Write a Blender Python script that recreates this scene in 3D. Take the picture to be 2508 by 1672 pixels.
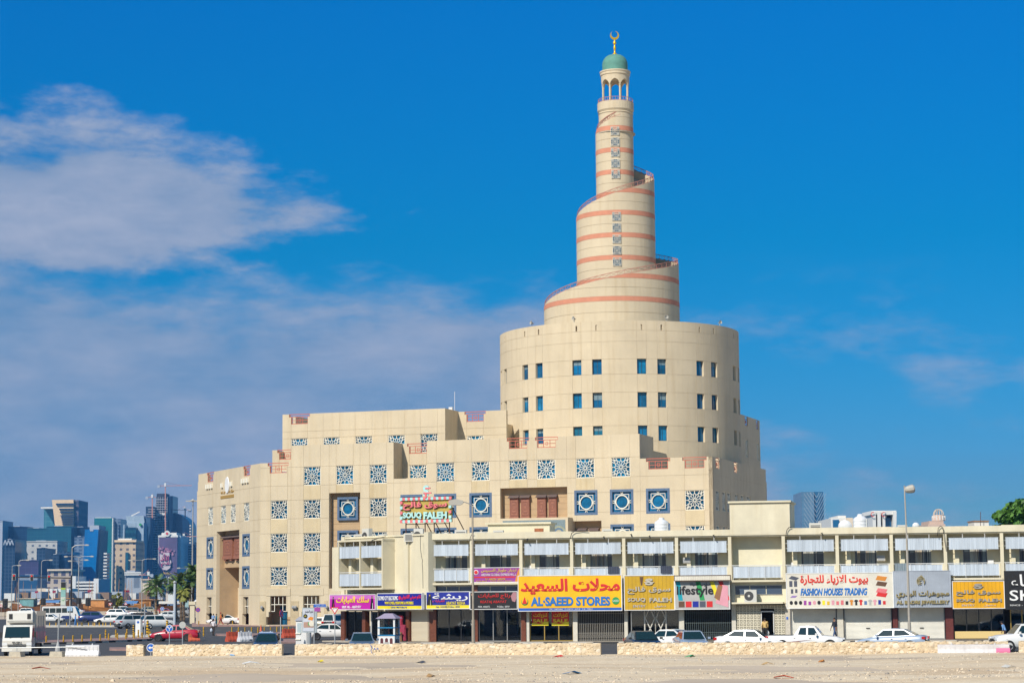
import bpy, math, random
from mathutils import Vector, Matrix
random.seed(7)
RAD = math.radians
scene = bpy.context.scene
for o in list(bpy.data.objects): bpy.data.objects.remove(o)
COL = scene.collection

# ---------------------------------------------------------------- camera
PW, PH, FPX = 2508.0, 1672.0, 5200.0
CX, CY, EYE = PW/2, PH/2, 3.85
TH, RO = math.atan(620/5200), RAD(0.5)
_R, _U, _F = Vector((1,0,0)), Vector((0,-math.sin(TH),math.cos(TH))), Vector((0,math.cos(TH),math.sin(TH)))
CR = _R*math.cos(RO)-_U*math.sin(RO); CU = _U*math.cos(RO)+_R*math.sin(RO)
cam_data = bpy.data.cameras.new('camera'); cam = bpy.data.objects.new('camera', cam_data); COL.objects.link(cam)
cam_data.sensor_width = 36; cam_data.lens = FPX/PW*36; cam_data.clip_start = 1; cam_data.clip_end = 20000
m = Matrix((CR, CU, -_F)).transposed().to_4x4(); m.translation = (0,0,EYE); cam.matrix_world = m
scene.camera = cam

# ---------------------------------------------------------------- world, sun, exposure
SUN_EL, SUN_AZ = RAD(40), RAD(-33)          # azimuth from straight behind the camera, negative = from its left
sdir = Vector((math.sin(SUN_AZ)*math.cos(SUN_EL), -math.cos(SUN_AZ)*math.cos(SUN_EL), math.sin(SUN_EL)))
sun_l = bpy.data.lights.new('sun','SUN'); sun_l.energy = 4.3; sun_l.angle = RAD(0.5); sun_l.color = (1,0.93,0.82)
sun = bpy.data.objects.new('sun', sun_l); COL.objects.link(sun)
sun.rotation_euler = sdir.to_track_quat('Z','Y').to_euler(); sun.location = (0,0,200)
world = bpy.data.worlds.new('World'); scene.world = world; world.use_nodes = True
nt = world.node_tree; nt.nodes.clear()
def N(t, **kw):
    n = nt.nodes.new(t)
    for k, v in kw.items(): setattr(n, k, v)
    return n
def MA(op, a, b=None, c=None, clamp=False):
    n = N('ShaderNodeMath', operation=op); n.use_clamp = clamp
    for i, v in enumerate((a,b,c)):
        if v is None: continue
        if isinstance(v,(int,float)): n.inputs[i].default_value = v
        else: nt.links.new(v, n.inputs[i])
    return n.outputs[0]
sky = N('ShaderNodeTexSky', sky_type='NISHITA'); sky.sun_disc = False
sky.sun_elevation = SUN_EL; sky.sun_rotation = math.atan2(sdir.x, sdir.y)
sky.air_density = 1.0; sky.dust_density = 0.25; sky.ozone_density = 3.0
hs = N('ShaderNodeHueSaturation'); hs.inputs['Saturation'].default_value = 1.5; hs.inputs['Value'].default_value = 0.95; hs.inputs['Hue'].default_value = 0.485
nt.links.new(sky.outputs[0], hs.inputs['Color'])
tc = N('ShaderNodeTexCoord'); sep = N('ShaderNodeSeparateXYZ'); nt.links.new(tc.outputs['Generated'], sep.inputs[0])
X = MA('MULTIPLY', sep.outputs[0], -1.0); Z = sep.outputs[2]
mp = N('ShaderNodeMapping'); mp.inputs['Scale'].default_value = (9,9,24); nt.links.new(tc.outputs['Generated'], mp.inputs[0])
n1 = N('ShaderNodeTexNoise'); n1.inputs['Scale'].default_value = 1.0; n1.inputs['Detail'].default_value = 8; n1.inputs['Roughness'].default_value = 0.55
nt.links.new(mp.outputs[0], n1.inputs['Vector'])
mp2 = N('ShaderNodeMapping'); mp2.inputs['Scale'].default_value = (30,30,80); mp2.inputs['Location'].default_value = (3,1,5); nt.links.new(tc.outputs['Generated'], mp2.inputs[0])
n2 = N('ShaderNodeTexNoise'); n2.inputs['Scale'].default_value = 1.0; n2.inputs['Detail'].default_value = 7; n2.inputs['Roughness'].default_value = 0.6
nt.links.new(mp2.outputs[0], n2.inputs['Vector'])
nz = MA('ADD', MA('MULTIPLY', MA('SUBTRACT', n1.outputs['Fac'], 0.5), 0.075), MA('MULTIPLY', MA('SUBTRACT', n2.outputs['Fac'], 0.5), 0.052))
# a long bank tapering to the right, above a broad low layer
w1 = MA('MULTIPLY', MA('SUBTRACT', X, 0.05), 0.33)
w1 = MA('SUBTRACT', MA('MINIMUM', w1, 0.044), 0.003)
v1 = MA('ADD', MA('SUBTRACT', w1, MA('ABSOLUTE', MA('SUBTRACT', Z, 0.180))), nz)
top2 = MA('ADD', MA('MULTIPLY', MA('MINIMUM', MA('ADD', X, 0.02), 0.0), 0.9), 0.150)
top2 = MA('ADD', top2, MA('MULTIPLY', MA('MAXIMUM', MA('SUBTRACT', X, 0.16), 0.0), 0.28))
v2 = MA('ADD', MA('SUBTRACT', top2, Z), MA('MULTIPLY', nz, 0.8))
def sstep(v, a, b):
    n = N('ShaderNodeMapRange', interpolation_type='SMOOTHSTEP'); nt.links.new(v, n.inputs[0])
    n.inputs[1].default_value = a; n.inputs[2].default_value = b; return n.outputs[0]
d1 = MA('MULTIPLY', sstep(v1, -0.006, 0.020), 0.94); d2 = sstep(v2, -0.004, 0.030)
wisp = MA('MULTIPLY', sstep(MA('ADD', n1.outputs['Fac'], MA('MULTIPLY', n2.outputs['Fac'],0.35)), 0.66, 0.9), MA('MULTIPLY', sstep(Z, 0.16, 0.11), 0.55))
d2 = MA('MULTIPLY', d2, MA('ADD', 0.55, MA('MULTIPLY', n1.outputs['Fac'], 0.62)), clamp=True)
low = MA('MULTIPLY', sstep(Z, 0.075, 0.0), MA('MULTIPLY', sstep(X, 0.03, 0.2), 0.75))
dens = MA('MAXIMUM', MA('MAXIMUM', d1, d2), MA('MAXIMUM', wisp, low))
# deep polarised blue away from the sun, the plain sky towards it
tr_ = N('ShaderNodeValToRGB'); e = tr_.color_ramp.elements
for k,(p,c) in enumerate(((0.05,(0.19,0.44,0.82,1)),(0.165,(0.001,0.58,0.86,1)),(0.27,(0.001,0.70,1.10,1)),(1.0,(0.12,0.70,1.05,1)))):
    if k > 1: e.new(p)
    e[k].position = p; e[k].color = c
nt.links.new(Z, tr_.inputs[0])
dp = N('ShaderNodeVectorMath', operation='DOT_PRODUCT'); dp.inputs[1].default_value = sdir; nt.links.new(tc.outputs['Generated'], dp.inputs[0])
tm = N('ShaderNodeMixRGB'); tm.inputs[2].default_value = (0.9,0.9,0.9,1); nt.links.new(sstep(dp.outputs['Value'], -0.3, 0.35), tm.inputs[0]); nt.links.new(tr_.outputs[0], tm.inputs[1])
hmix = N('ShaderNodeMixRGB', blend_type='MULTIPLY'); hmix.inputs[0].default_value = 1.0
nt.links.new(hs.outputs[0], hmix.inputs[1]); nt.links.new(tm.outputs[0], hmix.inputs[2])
cr = N('ShaderNodeValToRGB'); cr.color_ramp.elements[0].color = (1.85,2.95,4.8,1); cr.color_ramp.elements[1].color = (3.9,4.4,5.8,1)
cr.color_ramp.elements[0].position = 0.36; cr.color_ramp.elements[1].position = 0.68
nt.links.new(MA('ADD', MA('MULTIPLY', n1.outputs['Fac'],0.6), MA('MULTIPLY', n2.outputs['Fac'],0.4)), cr.inputs[0])
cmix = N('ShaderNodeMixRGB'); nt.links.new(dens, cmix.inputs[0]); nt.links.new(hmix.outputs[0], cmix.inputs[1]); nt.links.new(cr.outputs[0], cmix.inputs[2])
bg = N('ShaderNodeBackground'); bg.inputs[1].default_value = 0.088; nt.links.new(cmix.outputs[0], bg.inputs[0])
wo = N('ShaderNodeOutputWorld'); nt.links.new(bg.outputs[0], wo.inputs[0])
vs = scene.view_settings; vs.view_transform = 'Standard'; vs.look = 'None'; vs.exposure = 0.24; vs.gamma = 1.0; vs.use_curve_mapping = False

# ---------------------------------------------------------------- picking helpers: pixel of the photograph + a real depth -> a place
def ray(px, py): return CR*((px-CX)/FPX)+CU*((CY-py)/FPX)+_F
def at(px, py, D):
    d = ray(px,py); return Vector((0,0,EYE))+d*(D/d.y)
def G(px, py, z=0.0):
    d = ray(px,py); return Vector((0,0,EYE))+d*((z-EYE)/d.z)
class Plane:
    """a vertical facade plane: u runs along it, y is depth into the building, z up"""
    def __init__(s, o, deg):
        s.o = Vector((o[0],o[1],0)); s.a = RAD(deg)
        s.u = Vector((math.cos(s.a),-math.sin(s.a),0)); s.n = Vector((-math.sin(s.a),-math.cos(s.a),0))
        s.M = Matrix.Translation(s.o) @ Matrix.Rotation(-s.a,4,'Z')
    def uz(s, px, py, y=0.0):
        r = ray(px,py); o = s.o-s.n*y; t = o.dot(s.n)/r.dot(s.n); p = r*t-o
        return p.dot(s.u), EYE+r.z*t
    def U(s, px, py=1300, y=0.0): return s.uz(px,py,y)[0]
    def w(s, u, y, z): return s.o+s.u*u-s.n*y+Vector((0,0,z))
    def at(s, u, y=0, z=0): return s.M @ Matrix.Translation((u,y,z))

# ---------------------------------------------------------------- materials
MATS = {}
def mat(name, col, rough=0.7, var=0.0, scale=1.0, bump=0.0, bscale=None, metal=0.0, spec=0.5, streak=0.0, emit=None, col2=None, stretch=(1,1,1), trans=0.0, coat=0.0):
    if name in MATS: return MATS[name]
    mt = bpy.data.materials.new(name); mt.use_nodes = True; t = mt.node_tree; b = t.nodes['Principled BSDF']
    c = tuple(col)+(1,) if len(col)==3 else col
    b.inputs['Base Color'].default_value = c; b.inputs['Roughness'].default_value = rough; b.inputs['Metallic'].default_value = metal
    b.inputs['Specular IOR Level'].default_value = spec
    if coat: b.inputs['Coat Weight'].default_value = coat; b.inputs['Coat Roughness'].default_value = 0.06
    if trans: b.inputs['Transmission Weight'].default_value = trans
    if emit: b.inputs['Emission Color'].default_value = tuple(emit[:3])+(1,); b.inputs['Emission Strength'].default_value = emit[3]
    if var or bump or streak:
        tcn = t.nodes.new('ShaderNodeNewGeometry'); mpn = t.nodes.new('ShaderNodeMapping')
        mpn.inputs['Scale'].default_value = stretch; t.links.new(tcn.outputs['Position'], mpn.inputs[0])
        nn = t.nodes.new('ShaderNodeTexNoise'); nn.inputs['Scale'].default_value = scale; nn.inputs['Detail'].default_value = 6; nn.inputs['Roughness'].default_value = 0.62
        t.links.new(mpn.outputs[0], nn.inputs['Vector'])
        last = None
        if var:
            rp = t.nodes.new('ShaderNodeValToRGB'); e = rp.color_ramp.elements
            lo = tuple(max(0,x*(1-var)) for x in c[:3])+(1,); hi = tuple(min(1,x*(1+var)) for x in c[:3])+(1,)
            if col2: lo = tuple(col2)+(1,); hi = c
            e[0].color = lo; e[1].color = hi; e[0].position = 0.32; e[1].position = 0.68
            t.links.new(nn.outputs['Fac'], rp.inputs[0]); last = rp.outputs[0]
        if streak:
            mp2 = t.nodes.new('ShaderNodeMapping'); mp2.inputs['Scale'].default_value = (1.1,1.1,0.07); t.links.new(tcn.outputs['Position'], mp2.inputs[0])
            ns = t.nodes.new('ShaderNodeTexNoise'); ns.inputs['Scale'].default_value = 1.5; ns.inputs['Detail'].default_value = 5; t.links.new(mp2.outputs[0], ns.inputs['Vector'])
            mr = t.nodes.new('ShaderNodeMapRange'); mr.inputs[1].default_value = 0.5; mr.inputs[2].default_value = 0.8; mr.inputs[3].default_value = 0; mr.inputs[4].default_value = streak
            t.links.new(ns.outputs['Fac'], mr.inputs[0])
            mx = t.nodes.new('ShaderNodeMixRGB'); mx.inputs[2].default_value = (c[0]*0.72,c[1]*0.62,c[2]*0.45,1)
            t.links.new(mr.outputs[0], mx.inputs[0])
            if last: t.links.new(last, mx.inputs[1])
            else: mx.inputs[1].default_value = c
            last = mx.outputs[0]
        if last: t.links.new(last, b.inputs['Base Color'])
        if bump:
            nb = nn
            if bscale:
                nb = t.nodes.new('ShaderNodeTexNoise'); nb.inputs['Scale'].default_value = bscale; nb.inputs['Detail'].default_value = 5; t.links.new(tcn.outputs['Position'], nb.inputs['Vector'])
            bn = t.nodes.new('ShaderNodeBump'); bn.inputs['Strength'].default_value = bump; bn.inputs['Distance'].default_value = 0.06
            t.links.new(nb.outputs['Fac'], bn.inputs['Height']); t.links.new(bn.outputs[0], b.inputs['Normal'])
    MATS[name] = mt; return mt

# ---------------------------------------------------------------- mesh builder
class MB:
    def __init__(s): s.v=[]; s.f=[]; s.mi=[]; s.cur=0; s.T=None
    def mat(s,i): s.cur=i; return s
    def av(s,p):
        s.v.append(tuple(s.T@Vector(p)) if s.T else tuple(p)); return len(s.v)-1
    def face(s,idx): s.f.append(tuple(idx)); s.mi.append(s.cur)
    def quad(s,a,b,c,d): s.face([s.av(p) for p in (a,b,c,d)])
    def poly(s,pts): s.face([s.av(p) for p in pts])
    def box(s,x0,x1,y0,y1,z0,z1):
        i=[s.av(p) for p in ((x0,y0,z0),(x1,y0,z0),(x1,y1,z0),(x0,y1,z0),(x0,y0,z1),(x1,y0,z1),(x1,y1,z1),(x0,y1,z1))]
        for q in ((0,3,2,1),(4,5,6,7),(0,1,5,4),(1,2,6,5),(2,3,7,6),(3,0,4,7)): s.face([i[k] for k in q])
        return s
    def tube(s,p,q,r,r2=None,n=6,caps=True):
        p=Vector(p); q=Vector(q); r2=r if r2 is None else r2; d=(q-p)
        if d.length<1e-6: return s
        d.normalize(); a=d.orthogonal().normalized(); b=d.cross(a)
        A=[];B=[]
        for k in range(n):
            t=2*math.pi*k/n; o=a*math.cos(t)+b*math.sin(t); A.append(s.av(p+o*r)); B.append(s.av(q+o*r2))
        for k in range(n): s.face((A[k],A[(k+1)%n],B[(k+1)%n],B[k]))
        if caps: s.face(A[::-1]); s.face(B)
        return s
    def path(s,pts,r,n=6):
        for a,b in zip(pts,pts[1:]): s.tube(a,b,r,n=n)
        return s
    def lathe(s,prof,n=24,c=(0,0),z=0,close=True):
        rings=[]
        for r,h in prof:
            rings.append([s.av((c[0]+r*math.cos(2*math.pi*k/n),c[1]+r*math.sin(2*math.pi*k/n),z+h)) for k in range(n)])
        for A,B in zip(rings,rings[1:]):
            for k in range(n): s.face((A[k],A[(k+1)%n],B[(k+1)%n],B[k]))
        if close: s.face(rings[0][::-1]); s.face(rings[-1])
        return s
    def prism(s,pts,y0,y1,axis='y'):
        """extrude a polygon given in (x,z) along y, or in (x,y) along z"""
        f=(lambda p,t:(p[0],t,p[1])) if axis=='y' else ((lambda p,t:(p[0],p[1],t)) if axis=='z' else (lambda p,t:(t,p[0],p[1])))
        A=[s.av(f(p,y0)) for p in pts]; B=[s.av(f(p,y1)) for p in pts]; n=len(pts)
        s.face(A); s.face(B[::-1])
        for k in range(n): s.face((A[(k+1)%n],A[k],B[k],B[(k+1)%n]))
        return s
    def ico(s,c,r,sub=1,sq=(1,1,1),rnd=0,rg=random):
        t=(1+5**.5)/2; vs=[(-1,t,0),(1,t,0),(-1,-t,0),(1,-t,0),(0,-1,t),(0,1,t),(0,-1,-t),(0,1,-t),(t,0,-1),(t,0,1),(-t,0,-1),(-t,0,1)]
        fs=[(0,11,5),(0,5,1),(0,1,7),(0,7,10),(0,10,11),(1,5,9),(5,11,4),(11,10,2),(10,7,6),(7,1,8),(3,9,4),(3,4,2),(3,2,6),(3,6,8),(3,8,9),(4,9,5),(2,4,11),(6,2,10),(8,6,7),(9,8,1)]
        vs=[Vector(v).normalized() for v in vs]
        for _ in range(sub):
            nf=[];ca={}
            def mid(a,b):
                k=(min(a,b),max(a,b))
                if k not in ca: vs.append(((vs[a]+vs[b])/2).normalized()); ca[k]=len(vs)-1
                return ca[k]
            for a,b,cc in fs:
                x,y,z=mid(a,b),mid(b,cc),mid(cc,a); nf+=[(a,x,z),(b,y,x),(cc,z,y),(x,y,z)]
            fs=nf
        ids=[]
        for v in vs:
            k=r*(1+rnd*(rg.random()-.5)*2); ids.append(s.av((c[0]+v.x*k*sq[0],c[1]+v.y*k*sq[1],c[2]+v.z*k*sq[2])))
        for f in fs: s.face([ids[i] for i in f])
        return s
    def mesh(s,name,mats,smooth=False):
        me=bpy.data.meshes.new(name); me.from_pydata(s.v,[],s.f)
        for mt in (mats if isinstance(mats,(list,tuple)) else [mats]): me.materials.append(mt)
        if any(s.mi): me.polygons.foreach_set('material_index',s.mi)
        if smooth: me.shade_smooth()
        me.update(); return me
    def build(s,name,mats,parent=None,M=None,smooth=False):
        return inst(s.mesh(name,mats,smooth),name,parent,M)
def inst(me,name,parent=None,M=None):
    """link one object that uses mesh me; M is its matrix in its parent's space"""
    o=bpy.data.objects.new(name,me); COL.objects.link(o)
    if parent: o.parent=parent
    if M is not None: o.matrix_basis=M
    return o
def tag(o,label,cat,group=None,kind=None):
    if label: o['label']=label
    if cat: o['category']=cat
    if group: o['group']=group
    if kind: o['kind']=kind
    return o
def thing(name,label,cat,M=None,group=None):
    o=bpy.data.objects.new(name,None); COL.objects.link(o); o.empty_display_size=0.3
    if M is not None: o.matrix_basis=M if isinstance(M,Matrix) else Matrix.Translation(M)
    return tag(o,label,cat,group)
def struct(o): o['kind']='structure'; return o
def copy_tree(o,parent=None,M=None):
    c=o.copy(); COL.objects.link(c); c.parent=parent
    if M is not None: c.matrix_basis=M
    for ch in list(o.children): copy_tree(ch,c)
    return c
def TR(x,y,z=0.0,rz=0.0,s=1.0):
    return Matrix.Translation((x,y,z))@Matrix.Rotation(rz,4,'Z')@Matrix.Scale(s,4)
# ================================================================ ground
def rect_sheet(name,pts,z,mt):
    b=MB(); b.poly([(p[0],p[1],z) for p in pts]); return struct(b.build(name,mt))
def sand_material():
    mt=mat('sand',(0.60,0.47,0.33),0.95,0.3,0.35); t=mt.node_tree; b=t.nodes['Principled BSDF']
    ge=t.nodes.new('ShaderNodeNewGeometry')
    def noise(sc,stretch=(1,1,1),det=8,ro=0.6):
        mp=t.nodes.new('ShaderNodeMapping'); mp.inputs['Scale'].default_value=stretch; t.links.new(ge.outputs['Position'],mp.inputs[0])
        n=t.nodes.new('ShaderNodeTexNoise'); n.inputs['Scale'].default_value=sc; n.inputs['Detail'].default_value=det; n.inputs['Roughness'].default_value=ro
        t.links.new(mp.outputs[0],n.inputs['Vector']); return n.outputs['Fac']
    def ramp(f,stops):
        r=t.nodes.new('ShaderNodeValToRGB'); e=r.color_ramp.elements
        while len(e)<len(stops): e.new(0.5)
        for k,(p,c) in enumerate(stops): e[k].position=p; e[k].color=tuple(c)+(1,)
        t.links.new(f,r.inputs[0]); return r.outputs[0]
    def mix(f,a,c,mode='MIX'):
        m=t.nodes.new('ShaderNodeMixRGB'); m.blend_type=mode
        if isinstance(f,float): m.inputs[0].default_value=f
        else: t.links.new(f,m.inputs[0])
        t.links.new(a,m.inputs[1]); t.links.new(c,m.inputs[2]); return m.outputs[0]
    big=ramp(noise(0.11,(0.35,1.6,1)),[(0.36,(0.66,0.51,0.34)),(0.5,(0.75,0.615,0.435)),(0.66,(0.78,0.665,0.50))])
    trk=ramp(noise(0.16,(0.12,3.2,1),4),[(0.42,(0.86,0.80,0.72)),(0.58,(1,1,1))])
    fine=ramp(noise(3.2,(1,1,1)),[(0.34,(0.86,0.85,0.83)),(0.60,(1.0,1.0,1.0))])
    peb=ramp(noise(9.0,(1,0.6,1),3,0.7),[(0.62,(0,0,0)),(0.7,(1,1,1))])
    c=mix(1.0,big,fine,'MULTIPLY'); c=mix(0.55,c,trk,'MULTIPLY')
    pc=t.nodes.new('ShaderNodeRGB'); pc.outputs[0].default_value=(0.74,0.69,0.60,1)
    pm=t.nodes.new('ShaderNodeMath'); pm.operation='MULTIPLY'; pm.inputs[1].default_value=0.35; t.links.new(peb,pm.inputs[0])
    c=mix(pm.outputs[0],c,pc.outputs[0])
    t.links.new(c,b.inputs['Base Color'])
    bn=t.nodes.new('ShaderNodeBump'); bn.inputs['Strength'].default_value=0.7; bn.inputs['Distance'].default_value=0.12
    t.links.new(noise(1.4,(1,1,1),10,0.65),bn.inputs['Height']); t.links.new(bn.outputs[0],b.inputs['Normal']); return mt
SAND=sand_material()
ASPHALT=mat('asphalt',(0.062,0.064,0.068),0.85,0.35,0.5,bump=0.2,bscale=30,stretch=(0.25,1.5,1))
PAVER=mat('paver',(0.30,0.19,0.17),0.9,0.2,1.5)
PAVE=mat('pavement',(0.42,0.37,0.30),0.9,0.15,1.2)
KERB=mat('kerb',(0.50,0.47,0.42),0.85,0.15,2.0)
KERBB=mat('kerb_black',(0.03,0.03,0.032),0.8,0.2,2.0)
WHITEL=mat('road_paint',(0.70,0.70,0.68),0.8,0.15,3.0)
EARTH=mat('earth',(0.52,0.42,0.31),0.95,0.2,0.05)
# one wide sheet to the horizon, water of the bay far off, then the sand lot and the asphalt laid over it
b=MB(); b.poly([(-9000,-2000,-0.05),(9000,-2000,-0.05),(9000,12000,-0.05),(-9000,12000,-0.05)]); struct(b.build('ground',EARTH))
rg=random.Random(3)
# sand lot: a gently uneven grid between the camera and the low stone wall
def sandz(x,y):
    k=min(1,max(0,(138-y)/12.0))
    return 0.02+0.16*k*math.sin(x*0.21+y*0.13)*math.sin(y*0.19-x*0.05)+0.07*k*math.sin(x*0.63+1.3)*math.sin(y*0.7)
b=MB(); ids={}
xs=[-80+1.6*i for i in range(101)]; ys=[-20+6*i for i in range(18)]+[86+1.3*i for i in range(40)]+[138.4]
def edge_y(x): return 143.6-0.205*(x+25.4)                    # the line of the stone wall
for j,y in enumerate(ys):
    for i,x in enumerate(xs):
        f=(y+20)/(158.4); yy=-20+f*(edge_y(x)+0.7+20)
        ids[i,j]=b.av((x,yy,sandz(x,yy)))
for j in range(len(ys)-1):
    for i in range(len(xs)-1): b.face((ids[i,j],ids[i+1,j],ids[i+1,j+1],ids[i,j+1]))
struct(b.build('sand_lot',SAND,smooth=True))
rect_sheet('asphalt_road',[(-420,edge_y(-420)+0.6),(-60,edge_y(-60)+0.6),(70,edge_y(70)+0.6),(110,124),(110,172),(-14,205),(-14,262),(-30,420),(-420,420)],0.0,ASPHALT)
b=MB(); b.poly([(-3000,640,-0.01),(3000,640,-0.01),(5000,9000,-0.01),(-5000,9000,-0.01)])
struct(b.build('bay_water',mat('water',(0.03,0.12,0.2),0.15,0.1,0.02,bump=0.3)))
# pebbles and small rubble scattered over the lot: uncountable
b=MB()
for k in range(10500):
    x=rg.uniform(-36,36); y=rg.uniform(92,edge_y(x)-0.4)
    if k>5200: y=93+11*rg.random()**1.6
    r=0.014+0.045*rg.random()**4
    if rg.random()<0.02: r*=1.9
    z=sandz(x,y)+r*0.3; a=rg.random()*6
    b.cur=rg.choice((0,0,1,2))
    p=[b.av((x+r*(1+.5*rg.random())*math.cos(a+q),y+r*(1+.5*rg.random())*math.sin(a+q),z-r*.5)) for q in (0,1.6,3.1,4.7)]
    t=[b.av((x+.6*r*math.cos(a+q+.4),y+.6*r*math.sin(a+q+.4),z+r*.6)) for q in (0,2.1,4.2)]
    b.face((t[0],t[1],t[2])); b.face((p[0],p[1],t[0])); b.face((p[1],p[2],t[1])); b.face((p[2],p[3],t[2])); b.face((p[3],p[0],t[2],)); b.face((p[1],t[1],t[0])); b.face((p[2],t[2],t[1])); b.face((p[0],t[0],t[2]))
o=b.build('rubble',[mat('pebble_a',(0.62,0.52,0.39),0.9),mat('pebble_b',(0.46,0.37,0.27),0.9),mat('pebble_c',(0.28,0.25,0.22),0.9)])
tag(o,'small pale stones and grit scattered over the sand lot','rubble',kind='stuff')
# a few countable bits of litter
lit=[(1402,1654,'blue',(0.05,0.25,0.6)),(1368,1610,'red',(0.6,0.06,0.04)),(571,1605,'pale blue',(0.15,0.4,0.75)),(773,1602,'light blue',(0.3,0.55,0.8)),(785,1620,'yellow',(0.7,0.55,0.03)),(2012,1620,'orange',(0.6,0.25,0.05)),(1031,1622,'dark grey',(0.06,0.07,0.09)),(613,1623,'white',(0.7,0.7,0.68)),(2470,1637,'off-white',(0.6,0.58,0.52)),(1690,1612,'green',(0.05,0.4,0.15)),(1055,1656,'brown',(0.4,0.24,0.1)),(1880,1625,'tan',(0.5,0.33,0.15)),(1920,1658,'scarlet',(0.65,0.1,0.05)),(100,1642,'rusty red',(0.45,0.1,0.06))]
for k,(px,py,cn,c) in enumerate(lit):
    p=G(px,py); b=MB(); w=0.12+0.1*rg.random(); l=0.25+0.3*rg.random()
    pts=[(-l,-w,0.02),(0,-w*.7,0.10),(l,-w,0.03),(l*.9,w,0.08),(0,w*.8,0.16),(-l*.9,w,0.04)]
    i=[b.av(q) for q in pts]; j=[b.av((q[0]*.95,q[1]*.95,q[2]-0.015)) for q in pts]
    b.face((i[0],i[1],i[4],i[5])); b.face((i[1],i[2],i[3],i[4])); b.face((j[5],j[4],j[1],j[0])); b.face((j[4],j[3],j[2],j[1]))
    for q in range(6): b.face((i[q],j[q],j[(q+1)%6],i[(q+1)%6]))
    o=b.build('litter_scrap',mat('litter%d'%k,c,0.6),M=TR(p.x,p.y,sandz(p.x,p.y),rg.random()*6))
    tag(o,'crumpled %s scrap of litter lying on the sand'%cn,'litter','litter on the sand lot')

# ---------------------------------------------------------------- rubble stone walls
STONES=[]
STM=[mat('limestone%d'%k,c,0.95,0.22,2.5,bump=0.35,bscale=6) for k,c in enumerate([(0.62,0.50,0.34),(0.68,0.57,0.42),(0.57,0.45,0.30),(0.70,0.62,0.50)])]
MORTAR=mat('mortar',(0.60,0.49,0.34),0.95,0.2,2.0,bump=0.5,bscale=8)
for k in range(14):
    q=MB(); r_=random.Random(100+k); n=7; ring=[]
    for t in range(n):
        a=2*math.pi*t/n+r_.uniform(-.25,.25); e=r_.uniform(.78,1.08)
        ca,sa=math.cos(a),math.sin(a); kx=1/max(abs(ca),abs(sa))**.75
        ring.append((ca*e*kx*.5,sa*e*kx*.5))
    A=[q.av((x,0.0,z)) for x,z in ring]; Bv=[q.av((x*.93,-0.75-.3*r_.random(),z*.93)) for x,z in ring]; Cc=[q.av((x*.5,-1-.35*r_.random(),z*.5)) for x,z in ring]
    for t in range(n):
        q.face((A[t],A[(t+1)%n],Bv[(t+1)%n],Bv[t])); q.face((Bv[t],Bv[(t+1)%n],Cc[(t+1)%n],Cc[t]))
    q.face(Cc)
    STONES.append(q.mesh('stone',STM[k%4]))
def stone_wall(px0,px1,label,py=1602):
    a=Vector((0,0,0)); x0=None
    def onl(px):                                           # the wall line in plan
        d=ray(px,1600); k=d.x/d.y; y=(143.6-0.205*25.4)/(1+0.205*k); return Vector((k*y,y,0))
    p,q=onl(px0),onl(px1); L=(q-p).length; ang=math.atan2(q.y-p.y,q.x-p.x)
    t=thing('stone_wall',label,'wall',Matrix.Translation(p)@Matrix.Rotation(ang,4,'Z'))
    t['group']='low rubble stone walls along the sand lot'
    b=MB(); n=max(2,int(L/0.35)); hs_=[0.74+0.05*rg.random() for _ in range(n+1)]
    for i in range(n):                                     # core of mortar with an uneven top
        u0,u1=L*i/n,L*(i+1)/n
        b.quad((u0,0,-.1),(u1,0,-.1),(u1,0,hs_[i+1]-.04),(u0,0,hs_[i]-.04)); b.quad((u0,0,hs_[i]-.04),(u1,0,hs_[i+1]-.04),(u1,.42,hs_[i+1]-.03),(u0,.42,hs_[i]-.03)); b.quad((u1,.42,-.1),(u0,.42,-.1),(u0,.42,hs_[i]-.03),(u1,.42,hs_[i+1]-.03))
    b.quad((0,0,-.1),(0,0,hs_[0]-.04),(0,.42,hs_[0]-.03),(0,.42,-.1)); b.quad((L,0,-.1),(L,.42,-.1),(L,.42,hs_[-1]-.03),(L,0,hs_[-1]-.04))
    b.build('wall_core',MORTAR,t)
    rest=MB(); cnt=0; target=min(int(L*14),520); placed=[]; cell={}
    for tr_ in range(target*14):
        if cnt>=target: break
        big=tr_<target*4; w=rg.uniform(.22,.46) if big else rg.uniform(.10,.22); hh=w*rg.uniform(.55,.95); u=rg.uniform(w*.4,L-w*.4); z=rg.uniform(hh*.35,.74-hh*.4); c_=int(u/.6)
        if any(abs(u-a_)<(w+p_)*.43 and abs(z-b_)<(hh+q_)*.43 for k_ in (c_-1,c_,c_+1) for a_,b_,p_,q_ in cell.get(k_,())): continue
        cell.setdefault(c_,[]).append((u,z,w,hh))
        Mx=Matrix.Translation((u,0.045,z))@Matrix.Rotation(rg.uniform(-.6,.6),4,'Y')@Matrix.Diagonal((w*1.08,0.045+.04*rg.random(),hh*1.08,1))
        me=rg.choice(STONES)
        if big and cnt<290: inst(me,'stone',t,Mx)
        else:
            rest.T=Mx; base=len(rest.v)
            for v in me.vertices: rest.av(v.co)
            m_=rg.randrange(4)
            for pl in me.polygons: rest.f.append(tuple(base+i for i in pl.vertices)); rest.mi.append(m_)
        cnt+=1
    if rest.v: rest.T=None; rest.build('stones',STM,t)['kind']='stuff'
    for k in range(int(L/0.5)):                            # coping stones
        u=L*(k+.5)/int(L/0.5); inst(rg.choice(STONES),'coping_stone',t,Matrix.Translation((u,.2,hs_[min(n,int(u/L*n))]-.03))@Matrix.Rotation(RAD(-90),4,'X')@Matrix.Diagonal((.50,.03,.42,1)))
    return t
stone_wall(309,351,'short end of the low stone wall left of the round blue arrow sign')
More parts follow.
